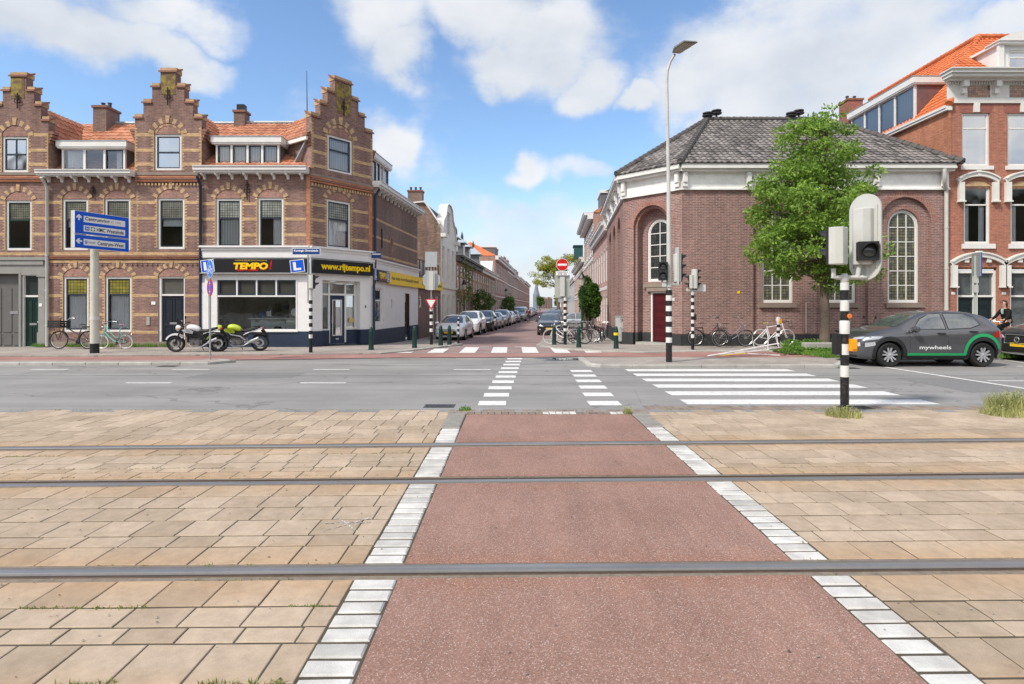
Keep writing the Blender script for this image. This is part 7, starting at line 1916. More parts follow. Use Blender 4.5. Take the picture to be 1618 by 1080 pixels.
def putbike(b, px, py, rz_, lean=0., z=.06):
 x, y = GP(px, py, z); b.location = (x, y, z); b.rotation_euler = (lean, 0, rz_)
TURQ = paint('turquoise_paint', (.14, .5, .45)); CRM = paint('bike_silver', (.24, .25, .26), .5); DRED = paint('bike_dark_red', (.14, .012, .02)); BBL = paint('bike_black', (.012, .012, .013))
SADB = BLACKP; WTY = plain('pale_tyre', (.55, .54, .5), .8)
b = make_bike('cargo_bicycle', 'black carrier bicycle with a plastic crate over the front wheel, against the left house', BBL, None, 'cargo', crate=True, childseat=True, bar='high', wb=1.1)
putbike(b, 116, 551.2, PI, .05)
b = make_bike('child_bicycle', 'small turquoise bicycle with a pink saddle leaning behind the blue sign pole', TURQ, None, 'city', R=.27, wb=.9, tyre=WTY, saddle=plain('pink_saddle', (.5, .22, .34), .6))
putbike(b, 180, 551.2, PI, -.05)
GB = 'bicycles against the chapel wall'
b1 = make_bike('bicycle', 'black bicycle leftmost against the chapel wall, behind the striped signal post', BBL, GB, 'city', bar='high'); putbike(b1, 1119, 546.2, .05, .06)
b2 = make_bike('bicycle', 'grey city bicycle with high silver handlebar and blue front tyre at the chapel wall', CRM, GB, 'city', bar='high'); putbike(b2, 1157, 547.4, .04, .05)
b3 = make_bike('sports_bicycle', 'white sports bicycle with a yellow saddle and white tyres beside the short striped post', P_WHITE, GB, 'diamond', saddle=plain('yellow_saddle', (.65, .6, .1), .5), tyre=WTY, bar='flat'); putbike(b3, 1222, 546.3, 0.02, .03)
b4 = make_bike('bicycle', 'silver bicycle with low frame half behind the tree trunk', CRM, GB, 'city', tyre=WTY); putbike(b4, 1287, 543.5, 3.2, .04)
b5 = make_bike('bicycle', 'black bicycle hidden behind the white sports bicycle', BBL, GB, 'city'); putbike(b5, 1232, 543.6, .03, .04)
GC = 'bicycles crowded round the no-entry sign'
bl_ = [('white bicycle leftmost in the crowd by the no-entry post, front wheel toward the street', P_WHITE, 888, 540.5, PI-.25, 'city', WTY), ('dark red bicycle in the middle of the crowd behind the no-entry post', DRED, 905, 539.5, PI-.1, 'city', RUBBER),
  ('white-tyred black bicycle at the right of the crowd by the no-entry post', BBL, 916, 538.6, .15, 'city', WTY), ('black bicycle with a rear rack at the far right of the crowd', BBL, 923, 536.5, .3, 'city', RUBBER), ('silver bicycle at the back of the crowd by the no-entry post', CRM, 898, 536.5, PI-.4, 'city', WTY)]
for lb, c_, px, py, rz_, kd, ty in bl_:
 b = make_bike('bicycle', lb, c_, GC, kd, tyre=ty); putbike(b, px, py, rz_, random.uniform(-.05, .05)); b.location.z = gz(b.location.y)+.06
b = make_bike('bicycle', 'black bicycle standing by the chapel flank next to the utility cabinet', BBL, None, 'city'); b.location = (4.35, 29.2, gz(29.2)+.06); b.rotation_euler = (.08, 0, PI/2-.3)
b = make_bike('bicycle', 'pale bicycle against the chapel flank, farther along from the cabinet', CRM, None, 'city'); b.location = (4.9, 31.6, gz(31.6)+.06); b.rotation_euler = (.05, 0, PI/2-.25)
def striped(par, z0, z1, r, zb, n, name='post', top='w', cap=0):
 """post with a plain black foot up to zb then n alternating bands"""
 mb = MB(); sg = 20
 mb.lathe([(r, z0), (r, zb)], (0, 0, 0), 'z', sg, 1)
 h = (z1-zb)/n
 for i in range(n):
  white = i % 2 == 0
  rr = r+.0035 if white else r
  mb.lathe([(rr, zb+h*i), (rr, zb+h*(i+1))], (0, 0, 0), 'z', sg, 0 if white else 1)
 return mb.build(name, [SIGNALW, BLACK], par, smooth=True, local=True, uv=False)
SIGNALW = plain('retroreflective_white', (.62, .625, .6), .5, var=.1, vs=7)
def scuffed():
 t = NT('scuffed_black'); co = t.co(); f = t.noise(co, 14, 5, .7)
 col = t.ramp(f, (.014, .014, .015), (.06, .055, .05), .5, .75); return t.bsdf(col, .5, 0, .3, f, .3, .003)
BLACK2 = scuffed()
def sig_head(par, x, y, z, yaw, n=3, s=1., board=False, name='signal_head', back=OFFW, hood=1.):
 """housing (pale back, black front) > hoods, lenses; yaw = direction the lamps face"""
 M = Matrix.Translation((x, y, z)) @ Matrix.Rotation(yaw, 4, 'Z') @ Matrix.Scale(s, 4)
 h = .3*n; w = .3
 B = lambda mb, nm, m, p, sm=False: mb.xf(M).build(nm, m, p, smooth=sm, local=True, uv=False)
 mb = MB(); P = [(-w/2, 0), (w/2, 0), (w/2, .1), (w/2-.07, .2), (-w/2+.07, .2), (-w/2, .1)]
 k = len(P); vs = [(-b, a, zz) for zz in (0, h) for a, b in P]
 mb.add(vs, [tuple(range(k)), tuple(range(2*k-1, k-1, -1))]+[(i, k+i, k+(i+1) % k, (i+1) % k) for i in range(k)])
 o = B(mb, name, back, par)
 bv = o.modifiers.new('b', 'BEVEL'); bv.width = .012*s; bv.segments = 2
 mb = MB(); mb.box(.0, .035, -w/2, w/2, 0, h); B(mb, 'front_plate', BLACKP, o)
 for i in range(n):
  zc = .15+.3*i
  mb = MB(); mb.lathe([(0, .04), (.1, .04), (.098, .05), (.06, .07), (0, .075)], (0, 0, zc), 'x', 20); B(mb, 'lens', plain('dark_lens', (.045, .05, .052), .15, 0, .6), o, True)
  mb = MB(); vs = []; n2 = 18
  for j in range(n2+1):
   a = -.75+(PI+1.5)*j/n2; d = .06+.16*hood*max(0, math.sin(a))**.6 if math.sin(a) > 0 else .06
   vs += [(.03, .115*math.cos(a), zc+.115*math.sin(a)), (d, .118*math.cos(a), zc+.118*math.sin(a)), (d, .11*math.cos(a), zc+.11*math.sin(a)), (.03, .108*math.cos(a), zc+.108*math.sin(a))]
  mb.add(vs, [(4*j+q, 4*(j+1)+q, 4*(j+1)+(q+1) % 4, 4*j+(q+1) % 4) for j in range(n2) for q in range(3)]); B(mb, 'hood', BLACKP, o, True)
 if board:
  mb = MB(); bw, bh = .52, h+.5
  pts = []
  for j in range(25):
   a = PI*j/24; pts.append((bw/2*math.cos(a), h/2+bh/2-bw/2+bw/2*math.sin(a)))
  for j in range(25):
   a = PI+PI*j/24; pts.append((bw/2*math.cos(a), h/2-bh/2+bw/2+bw/2*math.sin(a)))
  k = len(pts); vs = [(-.012, a, b) for a, b in pts]+[(.02, a, b) for a, b in pts]
  mb.add(vs, [tuple(range(k)), tuple(range(2*k-1, k-1, -1))]+[(i, (i+1) % k, k+(i+1) % k, k+i) for i in range(k)]); ob = B(mb, 'backing_board', back, o)
  for yy in (-.2, .2):
   mb = MB(); mb.box(-.03, -.013, yy-.01, yy+.01, h/2-bh/2+.2, h/2+bh/2-.2); B(mb, 'rib', OFFW, ob)
 return o
def flat_sign(par, x, y, z, yaw, shape, r, m, name='sign_plate', edge=None, th=.012, h=None):
 """shape: disc/tri/rect/oct facing yaw"""
 M = Matrix.Translation((x, y, z)) @ Matrix.Rotation(yaw, 4, 'Z')
 if shape == 'disc': P = [(r*math.cos(2*PI*i/36), r*math.sin(2*PI*i/36)) for i in range(36)]
 elif shape == 'tri': P = [(-r, r*.58), (r, r*.58), (0, -r*1.15)]
 elif shape == 'oct': P = [(r*1.08*math.cos(2*PI*(i+.5)/8), r*1.08*math.sin(2*PI*(i+.5)/8)) for i in range(8)]
 else: P = [(-r, -h), (r, -h), (r, h), (-r, h)]
 k = len(P); mb = MB(); vs = [(0, a, b) for a, b in P]+[(th, a, b) for a, b in P]
 mb.add(vs, [tuple(range(k-1, -1, -1)), tuple(range(k, 2*k))]+[(i, (i+1) % k, k+(i+1) % k, k+i) for i in range(k)])
 o = mb.xf(M).build(name, m, par, local=True, uv=False); return o, M
def sym(par, M, pts, m, d=.014, name='symbol'):
 mb = MB()
 for P in pts:
  tr = geometry.tessellate_polygon([[Vector((a, b, 0)) for a, b in P]]); mb.add([(d, a, b) for a, b in P], [tuple(t) for t in tr])
 return mb.xf(M).build(name, m, par, local=True, uv=False)
def annulus(r0, r1, n=36, a0=0, a1=2*PI):
 return [[(r0*math.cos(a), r0*math.sin(a)), (r1*math.cos(a), r1*math.sin(a)), (r1*math.cos(b), r1*math.sin(b)), (r0*math.cos(b), r0*math.sin(b))] for a, b in [(a0+(a1-a0)*i/n, a0+(a1-a0)*(i+1)/n) for i in range(n)]]
def bandp(p, q, w):
 d = Vector(q)-Vector(p); n = Vector((-d.y, d.x)).normalized()*w/2; p = Vector(p); q = Vector(q); return [tuple(p-n), tuple(q-n), tuple(q+n), tuple(p+n)]
x0, y0 = GP(1334.5, 654)
tp = thing('traffic_light', (x0, y0, 0), 'nearest striped signal post, with grey heads and orange push button, in a grass tuft', 'traffic light')
pxm = FP/y0  # photo px per metre there
Z = lambda py: WZ(py, y0)
mb = MB(); r_ = .058; mb.lathe([(r_*1.04, -.05), (r_*1.04, Z(580))], (0, 0, 0), 'z', 24, 1)
zz = [632, 585, 565, 540, 514, 504, 492, 476, 459, 440]
bnds = [(Z(598+0), Z(575), 0), (Z(575), Z(560), 1), (Z(560), Z(531), 0), (Z(531), Z(525), 1), (Z(525), Z(507), 1), (Z(507), Z(491), 1), (Z(491), Z(474), 0), (Z(474), Z(457), 1), (Z(457), Z(448), 0)]
mb = MB(); mb.lathe([(r_*1.04, -.05), (r_*1.04, Z(595))], (0, 0, 0), 'z', 24, 1)
for a, b, c in ((595, 577, 0), (577, 560, 1), (560, 543, 0), (543, 526, 1), (526, 507, 0), (507, 491, 1), (491, 474, 0), (474, 458, 1), (458, 446, 0)):
 mb.lathe([(r_+(.004 if c == 0 else 0), Z(a)), (r_+(.004 if c == 0 else 0), Z(b))], (0, 0, 0), 'z', 24, c)
mb.build('post', [SIGNALW, BLACK2], tp, smooth=True, local=True, uv=False)
mb = MB(); mb.lathe([(r_+.012, Z(527)), (r_+.014, Z(508)), (r_+.006, Z(506))], (0, 0, 0), 'z', 20); mb.build('sleeve', SIGNALW, tp, smooth=True, local=True, uv=False)
def px2(px): return (px-1334.5)/pxm
arm = MB(); za = Z(438)
arm.lathe([(.045, Z(446)), (.06, Z(444)), (.06, Z(438)), (.04, Z(432))], (0, 0, 0), 'z', 16)
arm.tube([(px2(1317), 0, Z(424)), (px2(1317), 0, za), (px2(1322), 0, za+.0), (px2(1368), 0, za), (px2(1371), -.0, Z(433)), (px2(1371), 0, Z(418))], .034, 12); arm.tube([(px2(1355), 0, za), (px2(1358), 0, Z(418))], .034, 12)
arm.build('bracket_arm', OFFW, tp, smooth=True, local=True, uv=False)
sg = Z(360)-Z(417)
sig_head(tp, px2(1316), .0, Z(418), PI/2+.62, 2, (Z(360)-Z(418))/.6, hood=.9)
sig_head(tp, px2(1369), .03, Z(418), .22+.25, 3, (Z(330)-Z(418))/.9, board=True, hood=.8)
sig_head(tp, px2(1362), -.16, Z(412), -PI/2-.22, 1, (Z(383)-Z(412))/.3*1.0, back=BLACKP, hood=.8, name='small_signal')
M_ = (px2(1348), -.04, 0)
mb = MB(); mb.box(px2(1338.5), px2(1348.5), -.11, -.03, Z(554), Z(535)); mb.box(px2(1340), px2(1347), -.125, -.11, Z(551), Z(538))
o = mb.build('push_button_box', plain('orange_plastic', (.85, .33, .01), .4), tp, local=True); bv = o.modifiers.new('b', 'BEVEL'); bv.width = .008; bv.segments = 2
mb = MB(); mb.box(px2(1326)-.06, px2(1326)+.02, -.03, .1, Z(560), Z(527)); mb.build('push_button_box', BLACKP, tp, local=True)
mb = MB(); mb.lathe([(0, -.0), (.032, -.0), (.036, -.01), (.036, -.018), (.03, -.02), (.012, -.02), (.01, -.012), (0, -.012)], (px2(1338), -.06, Z(499)), 'y', 20); mb.build('orange_reflector', plain('orange_sticker', (.75, .2, .03), .4), tp, smooth=True, local=True)
x0, y0 = GP(1057, 571.5, .07);
lp = thing('lamp_post', (x0, y0, .07), 'tall white street lamp with a bent neck, its striped foot carrying two signal heads', 'street lamp')
Z = lambda py: WZ(py, y0)-.07
pm1 = FP/y0
mb = MB(); mb.lathe([(.085, 0), (.085, Z(541))], (0, 0, 0), 'z', 24, 1)
py = 541; c = 0; k = 0
for i in range(10):
 q = py-8.3; mb.lathe([(.085+(.003 if c == 0 else 0), Z(py)), (.085+(.003 if c == 0 else 0), Z(q))], (0, 0, 0), 'z', 24, c); py = q; c = 1-c
mb.build('striped_base', [SIGNALW, BLACK2], lp, smooth=True, local=True, uv=False)
mb = MB(); mb.tube([(0, 0, Z(458)), (-.01, 0, Z(300)), (-.04, 0, Z(200)), (-.06, 0, Z(130)), (-.045, 0, Z(112)), (.04, .0, Z(97)), (.16, -.02, Z(86))], [.07, .056, .045, .04, .038, .036, .034], 14); mb.build('pole', plain('pole_white', (.5, .5, .475), .45), lp, smooth=True, local=True, uv=False)
mb = MB(); zl = Z(83); P = [(.08, -.02, zl), (.05, -.3, zl), (.22, -.78, zl), (.62, -.72, zl), (.33, .02, zl)][::-1]
lo = [(a, b, c_-.02) for a, b, c_ in P]; hi = [(a*.9+.03, b*.8-.02, c_+.07) for a, b, c_ in P]; k = 5
mb.add(lo+hi, [tuple(range(4, -1, -1)), tuple(range(5, 10))]+[(i, (i+1) % k, k+(i+1) % k, k+i) for i in range(k)])
o = mb.build('lamp_head', plain('lamp_grey', (.16, .15, .13), .5), lp, local=True, uv=False); bv = o.modifiers.new('b', 'BEVEL'); bv.width = .015; bv.segments = 2
mb = MB(); mb.add([(a*.86+.03, b*.86-.01, c_-.023) for a, b, c_ in P], [tuple(range(5))]); mb.build('lamp_glass', plain('lamp_glass', (.3, .28, .22), .2), lp, local=True, uv=False)
sig_head(lp, -.2, -.12, Z(443), -PI/2-.25, 2, (Z(414)-Z(443))/.6, back=BLACKP, hood=.7)
sig_head(lp, .30, -.02, Z(445), .1, 3, (Z(401)-Z(445))/.9, board=False, hood=1.)
mb = MB(); mb.box(.19, .215, -.24, .2, Z(450), Z(391)); mb.build('backing_board', OFFW, lp, local=True)
mb = MB(); mb.tube([(-.2, -.03, Z(443)), (-.2, -.03, Z(449)), (.3, -.03, Z(449)), (.3, -.03, Z(444))], .03, 10); mb.lathe([(.1, Z(453)), (.1, Z(447))], (0, 0, 0), 'z', 16); mb.box(-.22, -.1, -.1, -.07, Z(453), Z(446)); mb.build('bracket_arm', OFFW, lp, smooth=True, local=True)
x0, y0 = GP(1094.5, 552, .06)
t2 = thing('traffic_light', (x0, y0, .06), 'slim striped signal post with heads facing both ways, before the chapel wall', 'traffic light'); Z = lambda py: WZ(py, y0)-.06
striped(t2, 0, Z(465), .058, Z(533.5), 12)
mb = MB(); mb.lathe([(.06, Z(466)), (.07, Z(462)), (.05, Z(459))], (0, 0, 0), 'z', 14); mb.tube([(-.22, 0, Z(459)), (.22, 0, Z(459))], .035, 10); mb.tube([(.18, 0, Z(459)), (.18, 0, Z(455))], .03, 8); mb.tube([(-.2, 0, Z(459)), (-.2, 0, Z(455))], .03, 8); mb.build('bracket_arm', OFFW, t2, smooth=True, local=True)
sig_head(t2, .13, 0, Z(455.5), .12, 3, (Z(425)-Z(455.5))/.9, hood=1.1); sig_head(t2, -.12, 0, Z(455.5), PI-.3, 2, (Z(434)-Z(455.5))/.6, hood=1.1)
mb = MB(); mb.box(-.02, .5, .06, .07, Z(460), Z(449)); mb.build('backing_board', SIGNALW, t2, local=True)
mb = MB(); mb.box(.05, .12, -.07, .03, Z(506), Z(496)); mb.build('push_button_box', BLACKP, t2, local=True)
x0, y0 = GP(491, 556.5, .06)
t3 = thing('traffic_light', (x0, y0, .06), 'striped signal post with one side-facing head, in front of the shop corner', 'traffic light'); Z = lambda py: WZ(py, y0)-.06
striped(t3, 0, Z(468), .062, Z(534), 11)
mb = MB(); mb.lathe([(.05, Z(468)), (.05, Z(455))], (0, 0, 0), 'z', 14); mb.tube([(0, 0, Z(457)), (.08, 0, Z(457))], .03, 8); mb.build('bracket_arm', OFFW, t3, smooth=True, local=True)
sig_head(t3, .1, 0, Z(455.5), .1, 2, (Z(434)-Z(455.5))/.6, hood=1.1)
mb = MB(); mb.box(-.06, .09, -.06, .06, Z(456), Z(434)); mb.build('control_box', plain('beige_box', (.5, .48, .4), .6), t3, local=True)
ns = thing('street_name_sign', (x0-.1, y0+.02, .06+Z(478)), 'blue street name sign on a thin grey pole clamped to the striped signal post', 'street sign')
mb = MB(); mb.tube([(0, 0, 0), (0, 0, Z(400)-Z(478))], .025, 8); mb.tube([(0, 0, .05), (.08, 0, .05)], .02, 6); mb.build('pole', STEEL, ns, smooth=True, local=True)
mb = MB(); hh = Z(397)-Z(478); mb.box(-.52, .42, -.05, -.03, hh-.1, hh+.1, 0); mb.box(-.54, .44, -.045, -.028, hh-.12, hh+.12, 1); o = mb.build('sign_plate', [BLUE2 if 'BLUE2' in globals() else plain('enamel_blue', (.015, .05, .2), .35), SWHITE], ns, local=True)
mb = MB(); text_on(mb, Fr(0, -.052), 'Koningin Emmakade', -.05, hh+.02, 0, .84, .1, 0, .03); mb.build('lettering', SWHITE, o, local=True)
ns2 = thing('street_name_sign', (Bc[0]+.05, Bc[1]-.2, 3.9), 'small blue street name plate fixed at the corner of the shop beside the downpipe', 'street sign')
mb = MB(); mb.box(-.02, .4, -.02, 0, -.12, .12); mb.build('sign_plate', plain('enamel_blue', (.015, .05, .2)), ns2, local=True)
mb = MB(); mb.box(.0, .38, -.026, -.022, .02, .07); mb.build('lettering', SWHITE, ns2, local=True)
x0, y0 = GP(149.5, 557.5, .06)
sg_ = thing('direction_sign', (x0, y0, .06), 'large blue direction sign pointing to the centre, on a thick pale pole at left', 'road sign'); Z = lambda py: WZ(py, y0)-.06
mb = MB(); mb.lathe([(.14, 0), (.14, .33)], (0, 0, 0), 'z', 20, 1); mb.lathe([(.135, .33), (.12, Z(385)), (.1, Z(350))], (0, 0, 0), 'z', 20, 0); mb.build('pole', [plain('pole_beige', (.52, .52, .45), .6, var=.12, vs=4), BLACK2], sg_, smooth=True, local=True, uv=False)
mb = MB(); mb.lathe([(.139, Z(505)), (.139, Z(500))], (0, 0, 0), 'z', 20)
mb.build('pole_band', SIGNALW, sg_, smooth=True, local=True)
yl_, yr_ = y0-.95, y0+.75
pl = (WX(112.5, yl_)-x0, yl_-y0); pr = (WX(199, yr_)-x0, yr_-y0); FD = Fr(pl[0], pl[1]-.0, pr[0]-pl[0], pr[1]-pl[1]); WD = math.hypot(pr[0]-pl[0], pr[1]-pl[1])
zt, zb_ = WZ(332, yl_)-.06, WZ(391, yl_)-.06; zm = zb_+(zt-zb_)*.375
off = .13
mb = MB()
for a, b in ((zb_, zm-.012), (zm+.012, zt)):
 mb.fbox(FD, 0, WD, off, off+.03, a, b, 1); mb.fbox(FD, .012, WD-.012, off+.03, off+.034, a+.012, b-.012, 0)
mb.fbox(FD, 0, .05, -.02, off-.001, zb_, zt, 2)
o = mb.build('sign_panel', [BLUE, SWHITE, OFFW], sg_, local=True)
def field(zc, hgt, txts):
 mb = MB(); u0_, u1_ = WD*.155, WD*.92; mb.fbox(FD, u0_, u1_, off+.034, off+.037, zc-hgt/2, zc+hgt/2); mb.build('text_field', SWHITE, o, local=True)
 for (t_, ua, ub, hh, m_) in txts:
  m3 = MB(); text_on(m3, FD, t_, WD*(ua+ub)/2, zc, off+.039, WD*(ub-ua), hh, 0, .02 if hh > .06 else .0); m3.build('lettering', m_, o, local=True)
Hh = zt-zb_
field(zt-Hh*.2, Hh*.17, [('Centrumring', .18, .62, .15, SBLACK), ('(S 100)', .65, .84, .09, plain('pale_red', (.6, .3, .28), .5))])
field(zt-Hh*.455, Hh*.17, [('HMC Westeinde', .385, .89, .13, SBLACK)])
field(zb_+Hh*.175, Hh*.17, [('route', .225, .36, .06, SBLACK), ('Centrum-West', .40, .89, .13, SBLACK)])
mb = MB(); zc = zt-Hh*.455; mb.fbox(FD, WD*.18, WD*.255, off+.038, off+.04, zc-.065, zc+.065, 0); mb.fbox(FD, WD*.28, WD*.355, off+.038, off+.04, zc-.065, zc+.065, 1)
mb.fbox(FD, WD*.305, WD*.33, off+.041, off+.042, zc-.055, zc+.055, 2); mb.fbox(FD, WD*.285, WD*.35, off+.0405, off+.0415, zc-.02, zc+.02, 2)
mb.build('pictogram', [BLUE, plain('hospital_green', (.01, .2, .08), .4), SWHITE], o, local=True)
mb = MB(); text_on(mb, FD, 'H', WD*.217, zc, off+.0415, WD*.04, .09, 0, .03); mb.build('lettering', SWHITE, o, local=True)
mb = MB(); zc = zb_+Hh*.175; mb.fbox(FD, WD*.18, WD*.215, off+.038, off+.04, zc-.05, zc+.05); p_ = mb.build('pictogram', BLUE, o, local=True); mb = MB(); text_on(mb, FD, 'P', WD*.1975, zc, off+.0415, WD*.02, .07, 0, .02); mb.build('lettering', SWHITE, p_, local=True)
def arrow(uc, zc, s, up):
 P = [(-.12, -.5), (.12, -.5), (.12, .0), (.42, -.22), (.42, .12), (0, .5), (-.42, .12), (-.42, -.22), (-.12, .0)]
 if not up: P = [(-b, a) for a, b in P]
 mb = MB(); mb.sheet(FD, [(uc+a*s, zc+b*s) for a, b in P], off+.037); mb.build('arrow', SWHITE, o, local=True)
arrow(WD*.075, zt-Hh*.17, .2, True); arrow(WD*.075, zb_+Hh*.19, .2, False)
x0, y0 = GP(332, 567.8, .07)
cs = thing('cycle_path_sign', (x0, y0, .07), 'round blue bicycle sign above a red-rimmed no-stopping sign, on a thin pole at the kerb', 'road sign'); Z = lambda py: WZ(py, y0)-.07
mb = MB(); mb.tube([(0, 0, 0), (0, 0, Z(412))], .026, 10); mb.build('pole', STEEL, cs, smooth=True, local=True)
yw_ = -PI/2-.78
R = .27
d1_, M = flat_sign(cs, 0.02, -.03, Z(424.5), yw_, 'disc', R, SWHITE)
sym(d1_, M, [[(R*.95*math.cos(2*PI*i/36), R*.95*math.sin(2*PI*i/36)) for i in range(36)]], plain('cycle_blue', (.005, .16, .6), .35), .0135, 'blue_field')
w1, w2 = (-.13, -.07), (.13, -.07); pts = []
for c in (w1, w2): pts += [[(c[0]+a, c[1]+b) for a, b in q] for q in annulus(.06, .078, 20)]
for p, q in ((w1, (-.05, .06)), ((-.05, .06), (.07, .06)), ((-.05, .06), (.0, -.07)), ((.0, -.07), (.07, .06)), (w1, (.0, -.07)), (w2, (.06, .1)), ((.06, .1), (.02, .11)), ((-.05, .06), (-.06, .1)), ((-.1, .1), (-.03, .1))): pts.append(bandp(p, q, .016))
sym(d1_, M, pts, SWHITE, .0155)
R = .25
d2_, M = flat_sign(cs, 0.02, -.03, Z(454), yw_, 'disc', R, RED)
sym(d2_, M, [[(R*.8*math.cos(2*PI*i/36), R*.8*math.sin(2*PI*i/36)) for i in range(36)]], BLUE, .0135, 'blue_field')
sym(d2_, M, [bandp((-.14, .14), (.14, -.14), .045), bandp((-.14, -.14), (.14, .14), .045)]+annulus(R*.93, R*.97), RED, .0155)
sym(d2_, M, [[(a-.0, b) for a, b in P] for P in ([(0, .16), (.03, .1), (-.03, .1)], [(0, -.16), (.03, -.1), (-.03, -.1)])], SWHITE, .0165)
x0, y0 = GP(681.5, 541.5, .06)
gw = thing('give_way_post', (x0, y0, .06+gz(y0)), 'striped post with a small white give-way triangle below grey sign backs, left street corner', 'road sign'); Z = lambda py: WZ(py, y0)-.06-gz(y0)
striped(gw, 0, Z(475), .07, Z(524), 9); mb = MB(); mb.tube([(0, 0, Z(476)), (0, 0, Z(398))], .03, 10); mb.build('pole', STEEL, gw, smooth=True, local=True)
BACK = plain('sign_back', (.42, .44, .45), .45, .4)
o_, M = flat_sign(gw, 0, -.05, Z(409.5), -PI/2, 'rect', .26, BACK, h=.33, name='sign_plate')
o_, M = flat_sign(gw, 0, .04, Z(442), -PI/2, 'rect', .26, BACK, h=.42)
mb = MB(); mb.box(-.24, .24, .0, .02, Z(465), Z(420));
o_, M = flat_sign(gw, 0, .07, Z(442), -PI/2, 'oct', .38, BACK, name='sign_plate')
mb = MB(); mb.box(-.15, -.12, -.06, -.03, Z(458), Z(428)); mb.box(.12, .15, -.06, -.03, Z(458), Z(428)); mb.box(-.1, .1, -.07, -.03, Z(458), Z(428)); mb.build('signal_box', OFFW, gw, local=True)
o_, M = flat_sign(gw, 0, -.08, Z(478), -PI/2, 'tri', .27, RED, name='give_way_sign'); sym(o_, M, [[(-.19, .125), (.19, .125), (0, -.22)]], SWHITE, .014, 'white_field')
x0, y0 = GP(893, 541.5, .06)
ne = thing('no_entry_post', (x0, y0, .06+gz(y0)), 'striped post with a red round no-entry sign on top, among the bicycles', 'road sign'); Z = lambda py: WZ(py, y0)-.06-gz(y0)
striped(ne, 0, Z(470), .07, Z(523), 11); mb = MB(); mb.tube([(0, 0, Z(471)), (-.03, 0, Z(400)), (-.05, 0, Z(408))], .03, 10); mb.build('pole', STEEL, ne, smooth=True, local=True)
o_, M = flat_sign(ne, -.13, -.06, Z(418), -PI/2, 'disc', .27, SWHITE, name='no_entry_sign'); sym(o_, M, [[(.255*math.cos(2*PI*i/36), .255*math.sin(2*PI*i/36)) for i in range(36)]], RED, .014, 'red_field'); sym(o_, M, [rct(-.2, .2, -.045, .045)], SWHITE, .016)
o_, M = flat_sign(ne, -.13, -.06, Z(431.5), -PI/2, 'rect', .29, SWHITE, h=.09, name='sub_plate')
mb = MB(); text_on(mb, Fr(-.13, -.075), 'uitgezonderd', 0, Z(430), 0, .46, .045, 0, .005)
mb.build('lettering', SBLACK, o_, local=True)
pts = []
for cx2 in (-.16, -.04, .08, .17):
 for q in annulus(.02, .028, 10): pts.append([(a+cx2, b-.035) for a, b in q])
pts += [bandp((-.16, -.03), (-.04, -.03), .01), bandp((.08, -.03), (.17, -.03), .01), bandp((-.1, .0), (-.04, -.03), .01), bandp((.12, .0), (.17, -.03), .01)]
sym(o_, M, pts, SBLACK, .0165)
o_, M = flat_sign(ne, -.13, .02, Z(452), -PI/2, 'rect', .33, plain('olive_back', (.36, .38, .33), .5), h=.5, name='backing_board')
mb = MB(); mb.box(-.23, -.03, -.09, -.0, Z(468), Z(437)); mb.build('signal_box', OFFW, ne, local=True)
o_, M = flat_sign(ne, 0, .05, Z(472), -PI/2, 'rect', .3, BACK, h=.14, name='sign_plate')
def bollard(px, py, lb, extra=False):
 x0, y0 = GP(px, py, .06); zb = .06+gz(y0)
 if y0 > 23.5: y0 -= .3*(y0-23.5)/3
 r = thing('bollard', (x0, y0, .06+gz(y0)), lb, 'bollard', 'dark green bollards at the street corners')
 mb = MB(); mb.lathe([(.105, 0), (.095, .1), (.08, .62), (.088, .64), (.088, .68), (.07, .7), (.07, .76), (.06, .8), (.03, .84), (0, .85)], (0, 0, 0), 'z', 14); mb.build('post', BGREEN, r, smooth=True, local=True, uv=False)
 if extra:
  mb = MB(); mb.lathe([(.085, .5), (.1, .55), (.09, .6)], (0, 0, 0), 'z', 14); mb.build('sticker_band', YEL, r, smooth=True, local=True)
 return r
bollard(586.5, 552.5, 'dark green bollard leftmost, in front of the shop downpipe'); bollard(655, 549, 'dark green bollard standing alone between shop door and give-way post'); bollard(697, 543.5, 'dark green bollard before the left headlight of the white hatchback'); bollard(711, 541.5, 'dark green bollard before the number plate of the white hatchback'); bollard(774.5-4, 519, 'short dark green bollard at the kerb beside the white SUV') if False else None
bollard(875, 541.3, 'dark green bollard left of the no-entry post among the bicycles'); bollard(914.5, 548.3, 'dark green bollard right of the no-entry post, nearest the crossing'); bollard(973.5, 550.3, 'dark green bollard with a yellow collar in front of the utility cabinet', True)
x0, y0 = GP(725, 539.5, .06)
sb_ = thing('striped_post', (x0, y0-.2, .06+gz(y0)), 'thin black and white post in front of the white hatchback', 'post'); striped(sb_, 0, 1.15, .05, .45, 6)
mb = MB(); mb.lathe([(.05, 1.15), (.03, 1.19), (0, 1.2)], (0, 0, 0), 'z', 12); mb.build('cap', SIGNALW, sb_, smooth=True, local=True)
x0, y0 = GP(1230, 551, .06)
sp2 = thing('push_button_post', (x0, y0, .06), 'short striped post with an orange push button beside the white sports bicycle', 'post'); Z = lambda py: WZ(py, y0)-.06
striped(sp2, 0, Z(503), .055, Z(531), 6); mb = MB(); mb.lathe([(.07, Z(509)), (.09, Z(505)), (.08, Z(501)), (0, Z(500))], (0, 0, 0), 'z', 14); mb.build('cap', SIGNALW, sp2, smooth=True, local=True)
mb = MB(); mb.box(.0, .09, -.1, -.05, Z(510), Z(503)); mb.build('push_button', plain('orange_plastic', (.85, .33, .01)), sp2, local=True)
x0, y0 = GP(981, 538.8, .06);
uc = thing('utility_cabinet', (x0, y0, .06), 'pale grey utility cabinet scrawled with graffiti beside the chapel corner', 'cabinet')
